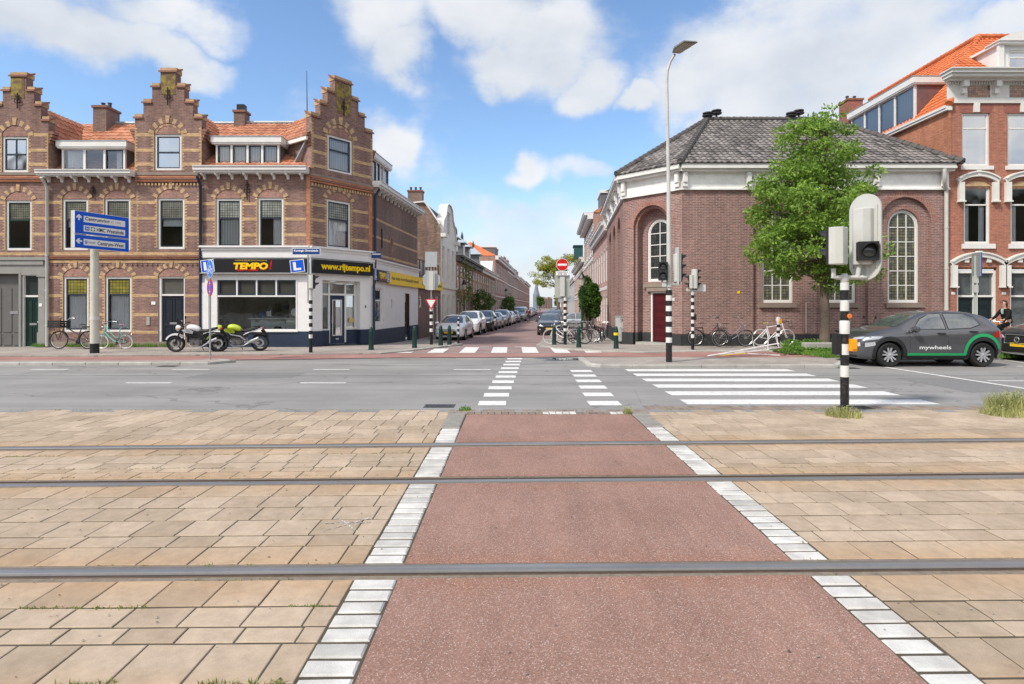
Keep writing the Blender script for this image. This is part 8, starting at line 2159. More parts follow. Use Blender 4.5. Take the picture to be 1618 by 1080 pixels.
mb = MB(); mb.box(-.24, .24, -.17, .17, 0, 1.12); o = mb.build('housing', plain('cabinet_grey', (.42, .43, .42), .6, var=.12, vs=3), uc, local=True); bv = o.modifiers.new('b', 'BEVEL'); bv.width = .015; bv.segments = 2
mb = MB(); mb.box(-.26, .26, -.19, .19, 1.121, 1.16); mb.build('lid', plain('cabinet_lid', (.35, .36, .35), .6), uc, local=True)
mb = MB(); mb.box(-.22, .22, -.176, -.171, .32, 1.09); d_ = mb.build('door', plain('cabinet_door', (.47, .48, .47), .6, var=.12, vs=3), uc, local=True)
mb = MB()
for k in range(5):
 pts = [(random.uniform(-.18, .18), -.18, random.uniform(.45, 1.05)) for _ in range(2)]; a = pts[0]
 path = [(a[0]+.06*math.cos(t*.9+k), -.179, a[2]+.08*math.sin(t*1.3+k*2)) for t in range(7)]; mb.tube(path, .006, 4)
mb.build('graffiti', plain('ink', (.12, .12, .16), .7), d_, local=True)
xb, yb = GP(1180, 561, .03)
br_ = thing('fallen_barrier', (xb, yb, .03), 'white metal barrier frame lying tipped over on the red cycle lane, yellow strip below', 'barrier')
def bpx(px, py, dy): return (WX(px, yb+dy)-xb, dy, max(.015, WZ(py, yb+dy)-.03))
mb = MB()
A0, A1 = bpx(1118, 566.5, -.35), bpx(1230, 542, -.25); B0, B1 = bpx(1135, 564, .15), bpx(1236, 548, .35)
C0, C1 = bpx(1130, 565, -.3), bpx(1215, 551.5, .0)
for a, b, w in ((A0, A1, .05), (B0, B1, .05), (C0, C1, .04)): mb.bar(a, b, w, .03)
for t_ in (.25, .5, .75, 1.):
 a = Vector(A0).lerp(Vector(A1), t_); b = Vector(B0).lerp(Vector(B1), t_); mb.bar(a, b, .04, .03)
mb.build('frame', P_WHITE, br_, local=True, uv=False)
mb = MB(); mb.bar(bpx(1132, 567, -.3), bpx(1178, 557.5, -.28), .07, .015); mb.build('yellow_strip', YEL, br_, local=True, uv=False)
mb = MB(); mb.bar(bpx(1180, 558, -.1), bpx(1232, 565.5, -.1), .05, .03); mb.build('leg', P_WHITE, br_, local=True, uv=False)
for (a, b) in (((1190, 540), (1192, 551)), ((1214, 534), (1213, 552)), ((1224, 528), (1230, 548))):
 mb = MB(); mb.bar(bpx(*a, .1), bpx(*b, .05), .03, .02); mb.build('upright', OFFW, br_, local=True, uv=False)
for (a, b) in (((1190, 540), (1211, 519)), ((1211, 519), (1214, 534)), ((1213, 537), (1226, 524)), ((1226, 524), (1230, 547))):
 mb = MB(); mb.bar(bpx(*a, .1), bpx(*b, .08), .025, .02); mb.build('brace', P_WHITE, br_, local=True, uv=False)
def lantern(x, y, h, lb, group='old-style lanterns in the side street'):
 r = thing('street_lantern', (x, y, gz(y)+.06), lb, 'street lamp', group)
 mb = MB(); mb.lathe([(.12, 0), (.11, .3), (.07, .4), (.06, .9), (.045, 1.0), (.04, h-.75)], (0, 0, 0), 'z', 12); mb.tube([(-.18, 0, h-.85), (.18, 0, h-.85)], .018, 6); mb.build('post', BGREEN, r, smooth=True, local=True, uv=False)
 mb = MB(); mb.lathe([(.1, h-.75), (.19, h-.35), (.2, h-.34)], (0, 0, 0), 'z', 6); mb.build('lantern_glass', plain('lantern_glass', (.5, .5, .42), .25), r, local=True, uv=False)
 mb = MB(); mb.lathe([(.05, h-.8), (.11, h-.76), (.1, h-.74)], (0, 0, 0), 'z', 6); mb.build('lantern_collar', BLACK, r, local=True, uv=False); mb = MB(); mb.lathe([(.24, h-.34), (.12, h-.12), (.08, h-.08), (.06, h), (.02, h+.06), (0, h+.1)], (0, 0, 0), 'z', 8); mb.build('lantern_roof', BLACK, r, local=True, uv=False)
lantern(WX(919.5, 34.), 34., 3.85, 'old-style street lantern beside the bush on the right pavement')
lantern(WX(733.5, 47.5), 47.5, 4.0, 'old-style street lantern against the creeper house on the left'); lantern(WX(799.5, 75), 75, 4.2, 'old-style street lantern farther down the left row')
x0, y0 = WX(1541, 19.9), 19.9
ps_ = thing('parking_sign', (x0, y0, .06), 'grey post with a blue sign seen edge-on before the double door of the red house', 'road sign'); Z = lambda py: WZ(py, y0)-.06
mb = MB(); mb.tube([(0, 0, 0), (0, 0, Z(404))], .04, 10); mb.build('post', plain('green_grey_post', (.35, .4, .37), .5), ps_, smooth=True, local=True)
o_, M = flat_sign(ps_, .02, -.04, Z(418), -.22, 'rect', .3, BLUE, h=.4, name='sign_plate'); o_, M = flat_sign(ps_, .0, -.05, Z(418), PI-.25, 'rect', .3, BACK, h=.4, name='sign_plate')
mb = MB(); mb.box(-.1, .05, -.09, .0, Z(447), Z(436)); mb.box(-.09, .04, -.09, .0, Z(462), Z(450)); mb.build('clamp_box', OFFW, ps_, local=True)
x0, y0 = (10.95, 20.3)
cb_ = thing('concrete_beam', (x0, y0, .07), 'low pale concrete beam lying in the hedge bed under the tree', 'bench')
mb = MB(); mb.box(-.9, .9, -.16, .16, .12, .34); mb.box(-.8, -.6, -.13, .13, 0, .119); mb.box(.6, .8, -.13, .13, 0, .119); o = mb.build('beam', CONC, cb_, local=True); bv = o.modifiers.new('b', 'BEVEL'); bv.width = .03; bv.segments = 3
sc_ = thing('motor_scooter', (WX(1355, 19.6), 19.6, .07), 'dark motor scooter behind the grey car, only its handlebar and mirror showing', 'scooter')
mb = MB()
for x in (-.6, .6): mb.lathe([(.14, -.05), (.22, -.05), (.235, 0), (.22, .05), (.14, .05), (.14, -.05)], (x, 0, .235), 'y', 24)
mb.build('wheel', RUBBER, sc_, smooth=True, local=True)
sk = skin_mesh([(-.62, 0, .62), (-.3, 0, .6), (-.1, 0, .35), (.2, 0, .3), (.42, 0, .5), (.45, 0, .85)], [(0, 1), (1, 2), (2, 3), (3, 4), (4, 5)], [(.16, .14), (.17, .14), (.14, .08), (.15, .06), (.17, .08), (.1, .08)], 2); sk.build('body', P_BLACK, sc_, smooth=True, local=True)
mb = MB(); mb.tube([(.6, 0, .24), (.42, 0, .98)], .025, 8); mb.tube([(.3, -.33, 1.0), (.42, -.1, .98), (.42, .1, .98), (.3, .33, 1.0)], .016, 8); h_ = mb.build('handlebar', BLACK, sc_, smooth=True, local=True)
for s in (-1, 1):
 mb = MB(); mb.tube([(.38, s*.2, .98), (.4, s*.3, 1.2)], .008, 6); mb.lathe([(0, -.01), (.06, 0), (0, .02)], (.4, s*.32, 1.22), 'x', 12); mb.build('mirror', BLACKP, h_, smooth=True, local=True)
mb = MB(); mb.lathe([(0, -.05), (.09, 0), (.09, .03), (0, .07)], (.48, 0, .92), 'x', 14); mb.build('headlight', LAMP, sc_, smooth=True, local=True)
sk = MB(); sk.box(-.7, -.15, -.14, .14, .72, .8); o = sk.build('seat', BLACKP, sc_, local=True); bv = o.modifiers.new('b', 'BEVEL'); bv.width = .03; bv.segments = 3
def leafmat(name, c1, c2, tr=.35):
 if name in MATS: return MATS[name]
 t = NT(name); g = t.n('NewGeometry').outputs['Random Per Island']
 col = t.ramp(g, c1, c2, 0, 1); f = t.noise(t.co(), 1.3, 3)
 col = t.mix(.6, col, t.ramp(f, (.5, .55, .45), (1.35, 1.3, 1.2), .3, .7), 'MULTIPLY')
 m = t.bsdf(col, .55, 0, .35); d = t.n('BsdfTranslucent'); t.l(col, d.inputs[0]); mx = t.n('MixShader'); mx.inputs[0].default_value = tr
 t.l(t.p.outputs[0], mx.inputs[1]); t.l(d.outputs[0], mx.inputs[2]); t.l(mx.outputs[0], t.out.inputs[0]); MATS[name] = m; return m
L_TREE = leafmat('fresh_leaves', (.11, .23, .03), (.36, .53, .1), .42); L_DARK = leafmat('dark_leaves', (.035, .09, .015), (.15, .28, .05)); L_YEL = leafmat('yellow_green_leaves', (.26, .3, .035), (.5, .5, .09)); L_HEDGE = leafmat('hedge_leaves', (.08, .2, .03), (.24, .42, .07))
L_DRY = leafmat('dry_grass', (.25, .3, .08), (.55, .52, .25)); L_CREEP = leafmat('creeper_leaves', (.06, .13, .02), (.24, .3, .07))
BARK = plain('bark', (.16, .12, .09), .95, var=.35, vs=6)
def leaf(mb, p, s, d, up=.3):
 d = Vector(d).normalized(); a = d.orthogonal().normalized(); ang = random.random()*6.28
 a = Matrix.Rotation(ang, 3, d) @ a; b = d.cross(a)
 p = Vector(p); L = s; w = s*.5
 mb.add([p, p+a*w*.5+d*L*.45, p+d*L, p-a*w*.5+d*L*.45+b*w*.15], [(0, 1, 2, 3)])
def leafcloud(mb, c, R, n, s, flat=1., inner=.35):
 c = Vector(c)
 for _ in range(n):
  while True:
   v = Vector((random.uniform(-1, 1), random.uniform(-1, 1), random.uniform(-1, 1)))
   l = v.length
   if inner < l < 1: break
  q = Vector((v.x*R[0], v.y*R[1], v.z*R[2]))+c
  dr = v.normalized()*.8+Vector((random.gauss(0, .5), random.gauss(0, .5), random.gauss(0, .5)-.25))
  leaf(mb, q, s*random.uniform(.6, 1.3), dr)
def make_tree(name, loc, label, h, crown, trunk_r, leafm, nclump, nleaf, ls, group=None, trunk_top=None, seed=1, cs=.55, lean=(0, 0), cat='tree', fill=1.0):
 """crown: list of (dx, dz, rx, rz) ellipses; twigs reach into each clump"""
 random.seed(seed); r = thing(name, loc, label, cat, group)
 tb = MB(); lb = MB()
 tt = trunk_top or h*.3
 top = Vector((lean[0], lean[1], tt))
 tb.tube([(0, 0, -.1), (.01, 0, .15), tuple(top*.5+Vector((.04, 0, 0))), tuple(top)], [trunk_r*1.35, trunk_r*1.05, trunk_r*.95, trunk_r*.8], 10)
 cen = [(Vector((lean[0]*1.5+dx, 0, dz)), rx, rz) for dx, dz, rx, rz in crown]
 lead = [top];
 zt_ = max(c.z+rz*.7 for c, _, rz in cen)
 for i in range(1, 5): lead.append(Vector((top.x+random.gauss(0, .12), random.gauss(0, .12), tt+(zt_-tt)*i/4)))
 tb.tube([tuple(p) for p in lead], [trunk_r*.8, trunk_r*.55, trunk_r*.38, trunk_r*.22, .01], 8)
 for _ in range(nclump):
  c, rx, rz = random.choices(cen, [q[1]*q[1]*q[2] for q in cen])[0]
  while True:
   v = Vector((random.uniform(-1, 1), random.uniform(-1, 1), random.uniform(-1, 1)))
   if .25 < v.length < 1: break
  if random.random() < fill*.6: v = v.normalized()*random.uniform(.7, 1.02)
  p = c+Vector((v.x*rx, v.y*rx, v.z*rz))
  k = min(3, max(0, int((p.z-tt-.5)/(zt_-tt)*4))); a = lead[k].lerp(lead[k+1], random.random()*.6)
  if a.z > p.z: a = lead[0].lerp(lead[1], random.random()*.5)
  m = a.lerp(p, .5)+Vector((random.gauss(0, .1), random.gauss(0, .1), .12))
  tb.tube([tuple(a), tuple(m), tuple(p)], [trunk_r*.16, trunk_r*.1, .006], 5, cap=False)
  sz = cs*random.uniform(.55, 1.25)
  leafcloud(lb, p, (sz, sz, sz*.55), nleaf, ls, inner=.1)
 tb.build('trunk', BARK, r, smooth=True, local=True, uv=False); lb.build('crown', leafm, r, local=True, uv=False)
 return r
ty = 20.9; k = ty/FP
def cr_(px, py, rx, ry): return ((px-1302)*k, WZ(py, ty), rx*k, ry*k)
make_tree('street_tree', (WX(1302, ty), ty, .05), 'fresh green street tree with a slim trunk in front of the chapel', 8.3,
   [cr_(1292, 235, 62, 50), cr_(1280, 330, 88, 60), cr_(1282, 392, 91, 50), cr_(1330, 430, 56, 28), cr_(1250, 290, 55, 40), cr_(1232, 392, 42, 42), cr_(1335, 300, 42, 45), cr_(1340, 225, 26, 30), cr_(1300, 195, 32, 22)],
   .17, L_TREE, 290, 120, .135, trunk_top=2.35, seed=5, cs=.42)
def shrub(name, loc, label, blobs, lm, n, s, cat='shrub', group=None, seed=3, stems=True, kind=None):
 random.seed(seed); r = thing(name, loc, label, cat, group); lb = MB()
 if stems:
  sb = MB()
  for (c, R) in blobs:
   for _ in range(3): sb.tube([(c[0]*.3, c[1]*.3, 0), (c[0]+random.gauss(0, R[0]*.4), c[1]+random.gauss(0, R[1]*.4), c[2])], [.03, .01], 5)
  sb.build('stems', BARK, r, local=True, uv=False)
 for (c, R) in blobs: leafcloud(lb, c, R, n, s, inner=.55)
 lb.build('foliage', lm, r, local=True, uv=False); return r
xh0, yh0 = GP(1283, 556, .07)
bl = []
for i in range(13): bl.append(((-1.15+.2*i, random.uniform(-.5, -.25), .05), (.26, .22, .14)))
for i in range(10): bl.append(((-.95+.25*i, random.uniform(.45, .85), .16), (.3, .3, .26)))
for i in range(4): bl.append(((-1.2+.2*i, random.uniform(-.2, .3), .08), (.26, .3, .2)))
shrub('hedge', (xh0+.35, yh0, .06), 'low bright green hedge around the foot of the street tree', bl, L_HEDGE, 330, .075, 'hedge', stems=False)
sl_ = MB(); sl_.box(xh0-1., xh0+2.2, yh0-.55, yh0+1.2, .05, .1); struct('planting_soil', sl_, GRASSG)
def bush(px, py, rx, ry, Y, lb, lm=L_DARK, n=1400, s=.16, seed=1, group='bushes on the side street pavements'):
 random.seed(seed); X = WX(px, Y); z = WZ(py, Y); kk = Y/FP; g = gz(Y)
 b = [((0, 0, z-g), (rx*kk*.8, rx*kk*.7, ry*kk*.8))]
 for i in range(7):
  a = 2*PI*i/7; q = random.uniform(.45, .75); b.append(((rx*kk*q*math.cos(a), random.uniform(-.4, .4), z-g+ry*kk*q*math.sin(a)), (rx*kk*.4, rx*kk*.4, ry*kk*random.uniform(.28, .42))))
 return shrub('bush', (X, Y, g), lb, b, lm, n//4, s, 'bush', group, seed)
bush(762, 476, 19, 19, 55.5, 'big round dark green bush behind the parked cars on the left', seed=2)
bush(803, 480, 12, 15, 72, 'smaller green bush farther down the left pavement', seed=3)
bush(931, 472, 18, 33, 35.6, 'tall dark evergreen bush beside the right street lantern', L_DARK, 5200, .15, 4)
def creeper(px, y0, y1, w, Y, lb, seed):
 random.seed(seed); r = thing('creeper', (WX(px, Y), Y, gz(Y)), lb, 'climbing plant', 'creepers on the left facades'); lbm = MB(); st_ = MB(); kk = Y/FP
 z0, z1 = WZ(y1, Y)-gz(Y), WZ(y0, Y)-gz(Y); st_.tube([(0, 0, 0), (.1, 0, (z0+z1)/2), (-.05, 0, z1)], [.04, .03, .01], 5)
 n = int((z1-z0)/.35)
 for i in range(n):
  z = z0+(z1-z0)*i/n; leafcloud(lbm, (random.gauss(0, w*kk*.25), random.gauss(0, .2), z), (w*kk*.5, .3, .35), 70, .15, inner=.1)
 st_.build('stem', BARK, r, local=True, uv=False); lbm.build('foliage', L_CREEP, r, local=True, uv=False)
creeper(739, 408, 470, 10, 48.2, 'tall creeper climbing the banded brick house on the left', 7); creeper(727, 455, 478, 14, 46.5, 'creeper hanging over the ground floor next to the white gabled house', 8); creeper(745, 418, 432, 18, 50.5, 'creeper spreading under the eaves of the banded brick house', 9)
creeper(808, 462, 485, 6, 84, 'creeper on the tall house with the orange roof', 10)
ty = 72; k = ty/FP
def cq(px, py, rx, ry): return ((px-884)*k, WZ(py, ty)+.3, rx*k, ry*k)
make_tree('honey_locust', (WX(884, ty), ty, -.3), 'large yellow-green tree with layered crown behind the no-entry sign', 9, [cq(870, 418, 14, 12), cq(862, 440, 14, 9), cq(888, 425, 14, 16), cq(866, 450, 10, 4), cq(905, 412, 16, 9), cq(855, 432, 6, 4)], .22, L_YEL, 75, 130, .17, trunk_top=4.2, seed=8, cs=.6, lean=(-.4, 0), group='trees farther down the street')
for i, (px, py, rx, ry, Y, lm, lb) in enumerate([(853, 476, 6, 8, 230, L_DARK, 'dark green tree in front of the distant flats, left of the gap'), (880, 474, 4, 9, 215, L_HEDGE, 'slim green tree in front of the distant flats, at their right'), (912, 478, 8, 10, 120, L_DARK, 'dark tree behind the lantern on the right side')]):
 kk = Y/FP
 make_tree('distant_tree', (WX(px, Y), Y, -.3), lb, 8, [(0, WZ(py, Y)+.3, rx*kk, ry*kk)], .2, lm, 26, 110, .38, group='trees farther down the street', trunk_top=1.5, seed=20+i, cs=rx*kk*.45)
def blades(mb, c, r, n, h, lean=.35, w=.006):
 for _ in range(n):
  a = random.random()*2*PI; q = r*math.sqrt(random.random()); x, y = c[0]+q*math.cos(a), c[1]+q*math.sin(a)
  l = h*random.uniform(.4, 1.15); b = random.random()*2*PI; dx, dy = math.cos(b)*lean*l*random.random(), math.sin(b)*lean*l*random.random()
  sx, sy = -math.sin(b)*w, math.cos(b)*w
  mb.add([(x-sx, y-sy, c[2]), (x+sx, y+sy, c[2]), (x+dx*.4+sx*.7, y+dy*.4+sy*.7, c[2]+l*.6), (x+dx*.4-sx*.7, y+dy*.4-sy*.7, c[2]+l*.6), (x+dx, y+dy, c[2]+l*.98)], [(0, 1, 2, 3), (3, 2, 4)])
random.seed(4)
gv = MB()
for i in range(9000):
 x = random.uniform(9.6, 17.5); y = random.uniform(18.05, 19.6); blades(gv, (x, y, .07), .01, 1, .16, .5, .008)
for i in range(4500):
 x = random.uniform(15.5, 19.); y = random.uniform(18.2, 19.7); blades(gv, (x, y, .07), .01, 1, .35, .5, .012)
tag(gv.build('verge_grass', L_HEDGE, uv=False), kind='stuff')
def weed(px, py, r, h, n, lb, m, seed, stalks=10, z=0.):
 random.seed(seed); x, y = GP(px, py, z); t = thing('weed_clump', (x, y, z), lb, 'weeds', 'grass and weed clumps'); mb = MB(); blades(mb, (0, 0, 0), r, n, h, .9, .004)
 for _ in range(stalks):
  a = random.random()*2*PI; q = r*.7*random.random(); x0, y0 = q*math.cos(a), q*math.sin(a); hh = h*random.uniform(.8, 1.5); dx = random.gauss(0, .25)*hh; dy = random.gauss(0, .25)*hh
  mb.tube([(x0, y0, 0), (x0+dx*.4, y0+dy*.4, hh*.6), (x0+dx, y0+dy, hh)], [.003, .002, .001], 3)
  for j in range(8):
   f = .4+.6*j/8; leaf(mb, (x0+dx*f, y0+dy*f, hh*f), .035, (random.gauss(0, 1), random.gauss(0, 1), .6))
 mb.build('blades', m, t, local=True, uv=False)
weed(1332, 657, .25, .12, 520, 'dry grass tuft round the foot of the near striped signal post', L_DRY, 1, 22)
weed(1602, 648, .36, .25, 1100, 'tall yellow-green weed clump at the road edge on the right', L_DRY, 2, 50); weed(1585, 655, .3, .12, 600, 'low dry weeds before the tall weed clump', L_DRY, 3, 6)
weed(992, 653, .07, .08, 130, 'small grass tuft at the right corner slab of the cycle path', L_DRY, 5, 4); weed(735, 648, .1, .06, 130, 'small weed at the left corner slab of the cycle path', L_HEDGE, 6, 3)
weed(480, 544, .2, .35, 260, 'green weed growing at the foot of the shop wall by the signal post', L_HEDGE, 7, 12, .06)
for i, (px, w_) in enumerate(((225, .55), (120, .4), (60, .25), (170, .3), (262, .25))):
 random.seed(30+i); x, y = WX(px, YL-.15), YL-.15; t = thing('weed_clump', (x, y, .06), ['wide grass patch at the house foot right of the second ground-floor window', 'grass tuft behind the crate bicycle', 'grass tuft at the grey gateway corner', 'grass tuft behind the turquoise bicycle', 'grass tuft by the dark blue door step'][i], 'weeds', 'grass and weed clumps')
 mb = MB()
 for _ in range(int(700*w_)): blades(mb, (random.uniform(-w_, w_), random.uniform(-.08, .08), 0), .01, 1, .16, .5, .006)
 mb.build('blades', L_HEDGE, t, local=True, uv=False)
random.seed(9)
jg = MB()
def jrow(y, spans, n, h=.016):
 for a, b in spans:
  k = int((b-a)*n*.75)
  for _ in range(k):
   x = random.uniform(a, b);
   if noise.noise((x*3, y*5, 0)) < -.05: continue
   X, Y_ = warp(x, y+random.gauss(0, .008)); blades(jg, (X, Y_, -.006), .012, 2, h, 1., .003)
jrow(3.265, [(-3., -2.6), (-2.75, -2.35), (-2.3, -2.0), (-1.35, -1.0)], 190); jrow(2.588, [(-2.2, -1.0)], 160, .03); jrow(3.585, [(-2.1, -1.3), (-.7, -.5)], 60); jrow(6.67, [(-6, -3.0), (-2.5, -.9)], 150); jrow(6.113, [(-5, -1.2)], 90)
jrow(5.80, [(2.3, 4.2), (-5, -1)], 60); jrow(7.45, [(2.1, 6)], 30); jrow(9.36, [(-8, -1), (2.2, 9)], 70, .03); jrow(3.80, [(-3, -.7), (1.9, 2.4)], 40); jrow(3.585, [(1.95, 2.3)], 60)
tag(jg.build('joint_grass', leafmat('joint_grass_leaf', (.13, .19, .03), (.38, .42, .1)), uv=False), kind='stuff')
gr = MB()
for _ in range(420):
 x, y = random.uniform(-5, 5), random.uniform(2.3, 9.3); s = random.uniform(.002, .007)
 if abs(x) > y*.95: continue
 X, Y_ = warp(x, y); gr.add([(X-s, Y_-s, .006), (X+s, Y_-s*.6, .006), (X+s*.8, Y_+s, .008), (X-s, Y_+s*.7, .006), (X, Y_, .006+s)], [(0, 1, 4), (1, 2, 4), (2, 3, 4), (3, 0, 4)])
tag(gr.build('grit', island('grit_mix', (.05, .045, .04), (.35, .3, .25), .9), uv=False), kind='stuff')
SKIN = plain('skin', (.52, .32, .24), .55, var=.06); HAIR = plain('brown_hair', (.05, .028, .018), .6, var=.3, vs=20); COAT = plain('black_coat', (.008, .008, .009), .9, var=.4, vs=14)
def person(loc, rz_, label, coat, trous, hairlen=.2, scarf=None, shoes=SWHITE, glasses=False):
 """riding posture: hips on the saddle, hands on the bar, feet at the pedals; faces +x"""
 r = thing('person', loc, label, 'person'); r.rotation_euler = (0, 0, rz_)
 hip = Vector((-.31, 0, 1.0)); ch = Vector((-.23, 0, 1.34)); nk = Vector((-.19, 0, 1.52)); hd = Vector((-.155, 0, 1.66))
 V = [hip, Vector((-.28, 0, 1.15)), ch, nk, hd+Vector((0, 0, -.05)), hd+Vector((.01, 0, .04)), hd+Vector((0, 0, .1))]
 Rr = [(.13, .15), (.11, .13), (.115, .16), (.05, .052), (.062, .07), (.085, .075), (.055, .05)]
 E = [(0, 1), (1, 2), (2, 3), (3, 4), (4, 5), (5, 6)]
 arms = []; legs = []
 for s in (-1, 1):
  b = len(V); sh = Vector((-.2, s*.17, 1.43)); el = Vector((-.06, s*.25, 1.17)); wr = Vector((.13, s*.27, 1.07));
  V += [sh, el, wr, wr+Vector((.05, 0, -.01))]; Rr += [.05, .038, .026, .03]; E += [(2, b), (b, b+1), (b+1, b+2), (b+2, b+3)]; arms.append((sh, el, wr))
  b = len(V); kn = Vector((.08, s*.12, .78 if s > 0 else .62)); an_ = Vector((-.1 if s > 0 else .0, s*.12, .44 if s > 0 else .2));
  V += [Vector((-.25, s*.1, .97)), kn, an_, an_+Vector((.12, 0, -.05))]; Rr += [.085, .06, .038, .032]; E += [(0, b), (b, b+1), (b+1, b+2), (b+2, b+3)]; legs.append((kn, an_))
 sk = skin_mesh([tuple(v) for v in V], E, Rr, 2); sk.build('body', SKIN, r, smooth=True, local=True, uv=False)
 cv = [tuple(hip+Vector((-.02, 0, -.1))), tuple(hip+Vector((0, 0, .02))), tuple(V[1]), tuple(ch), tuple(nk+Vector((0, 0, -.03)))]; cr2 = [(.17, .2), (.155, .18), (.14, .16), (.14, .185), (.07, .08)]; ce = [(0, 1), (1, 2), (2, 3), (3, 4)]
 for sh, el, wr in arms:
  b = len(cv); cv += [tuple(sh), tuple(el), tuple(wr+Vector((-.03, 0, .01)))]; cr2 += [.07, .056, .042]; ce += [(3, b), (b, b+1), (b+1, b+2)]
 skin_mesh(cv, ce, cr2, 2).build('coat', coat, r, smooth=True, local=True, uv=False)
 for (kn, an_), s in zip(legs, (-1, 1)):
  skin_mesh([(-.28, s*.1, .96), tuple(kn), tuple(an_+Vector((0, 0, .03)))], [(0, 1), (1, 2)], [.11, .08, .06], 2).build('trouser_leg', trous, r, smooth=True, local=True, uv=False)
  skin_mesh([tuple(an_+Vector((-.04, 0, -.04))), tuple(an_+Vector((.06, 0, -.06))), tuple(an_+Vector((.17, 0, -.07)))], [(0, 1), (1, 2)], [(.04, .045), (.045, .035), (.04, .028)], 2).build('shoe', shoes, r, smooth=True, local=True, uv=False)
 mb = MB(); c = hd+Vector((.01, 0, .03)); mb.add([tuple(c+Vector((.085, -.012, -.01))), tuple(c+Vector((.085, .012, -.01))), tuple(c+Vector((.083, 0, .035))), tuple(c+Vector((.112, 0, -.005)))], [(0, 1, 3), (1, 2, 3), (2, 0, 3)])
 mb.build('nose', SKIN, r, local=True, uv=False)
 mb = MB(); mb.tube([tuple(c+Vector((.082, -.025, -.04))), tuple(c+Vector((.092, 0, -.038))), tuple(c+Vector((.082, .025, -.04)))], .005, 6); mb.build('mouth', plain('lips', (.4, .12, .1), .5), r, smooth=True, local=True, uv=False)
 for s in (-1, 1):
  mb = MB();
  if glasses: mb.lathe([(0, -.006), (.024, -.004), (.026, 0), (0, .006)], tuple(c+Vector((.085, s*.03, .03))), 'x', 12)
  else: mb.lathe([(0, -.006), (.01, 0), (0, .006)], tuple(c+Vector((.08, s*.03, .03))), 'x', 10)
  mb.build('sunglass_lens' if glasses else 'eye', BLACK, r, smooth=True, local=True, uv=False)
  mb = MB(); mb.lathe([(0, -.012), (.025, 0), (.02, .01), (0, .014)], tuple(c+Vector((0, s*.082, .01))), 'y', 10); mb.build('ear', SKIN, r, smooth=True, local=True, uv=False)
  wr = arms[0 if s < 0 else 1][2]; g = wr+Vector((.06, 0, -.005)); mb = MB()
  for f in range(4):
   o_ = Vector((0, s*(-.03+.02*f), 0)); mb.tube([tuple(g+o_+Vector((.01, 0, .018))), tuple(g+o_+Vector((.05, 0, .012))), tuple(g+o_+Vector((.062, 0, -.012))), tuple(g+o_+Vector((.045, 0, -.032-.004*(f % 2))))], [.011, .0105, .01, .008], 7)
  mb.tube([tuple(g+Vector((0, -s*.035, 0))), tuple(g+Vector((.03, -s*.055, -.01))), tuple(g+Vector((.045, -s*.05, -.025)))], [.013, .011, .009], 7); mb.build('fingers', SKIN, r, smooth=True, local=True, uv=False)
 hv = [tuple(hd+Vector((.035, 0, .12))), tuple(hd+Vector((-.03, 0, .125))), tuple(hd+Vector((-.075, 0, .05))), tuple(hd+Vector((-.085, 0, -.05))), tuple(hd+Vector((-.09, 0, -.05-hairlen)))]
 hm = skin_mesh(hv, [(0, 1), (1, 2), (2, 3), (3, 4)], [(.05, .05), (.08, .075), (.085, .07), (.08, .06), (.06, .04)], 2); hm.build('hair', HAIR, r, smooth=True, local=True, uv=False)
 if scarf:
  skin_mesh([(-.12, 0, 1.5), (-.09, 0, 1.4), (-.1, .02, 1.27)], [(0, 1), (1, 2)], [(.04, .07), (.04, .06), (.02, .05)], 2).build('scarf', scarf, r, smooth=True, local=True, uv=False)
 return r
wy = 22.3; wx_ = WX(1580, wy)
b = make_bike('bicycle', 'dark bicycle with a front crate ridden by the woman in the black coat', BBL, None, 'city', basket=False, crate=False)
b.location = (wx_-.0, wy, .06); b.rotation_euler = (0, 0, PI+.1)
mb = MB(); mb.box(.36, .7, -.18, .18, .8, 1.0); mb.build('crate', plain('wooden_crate', (.4, .22, .08), .8), b, local=True)
person((wx_, wy, .08), PI+.1, 'woman in black coat and sunglasses with brown hair, cycling behind the parked cars', COAT, COAT, .16, plain('patterned_scarf', (.3, .4, .36), .8, var=.5, vs=40), SWHITE, True)
cy = 71; cx_ = WX(834.5, cy)
b = make_bike('bicycle', 'bicycle ridden by the cyclist in the middle of the side street', BBL, None, 'city'); b.location = (cx_, cy, gz(cy)); b.rotation_euler = (0, 0, PI/2+.1)
person((cx_, cy, gz(cy)), PI/2+.1, 'cyclist in a dark red-brown jacket and blue jeans riding away down the side street', plain('red_brown_jacket', (.1, .025, .02), .9), plain('jeans', (.05, .1, .17), .9), .0, None, SWHITE, False)
w = bpy.data.worlds.new('World'); S.world = w; w.use_nodes = True
w.cycles.sampling_method = "MANUAL"; w.cycles.sample_map_resolution = 256
nt = w.node_tree; nt.nodes.clear()
def N(t, **k):
 n = nt.nodes.new('ShaderNode'+t)
 for a, b in k.items(): setattr(n, a, b)
 return n
SUN_EL, SUN_AZ = math.radians(48), math.radians(-128)     # azimuth from +Y, clockwise: behind the camera on the left
sky = N('TexSky', sky_type='NISHITA'); sky.sun_disc = False
sky.sun_elevation = SUN_EL; sky.sun_rotation = SUN_AZ
sky.air_density = 1.0; sky.dust_density = .4; sky.ozone_density = 2.5
tc = N('TexCoord')
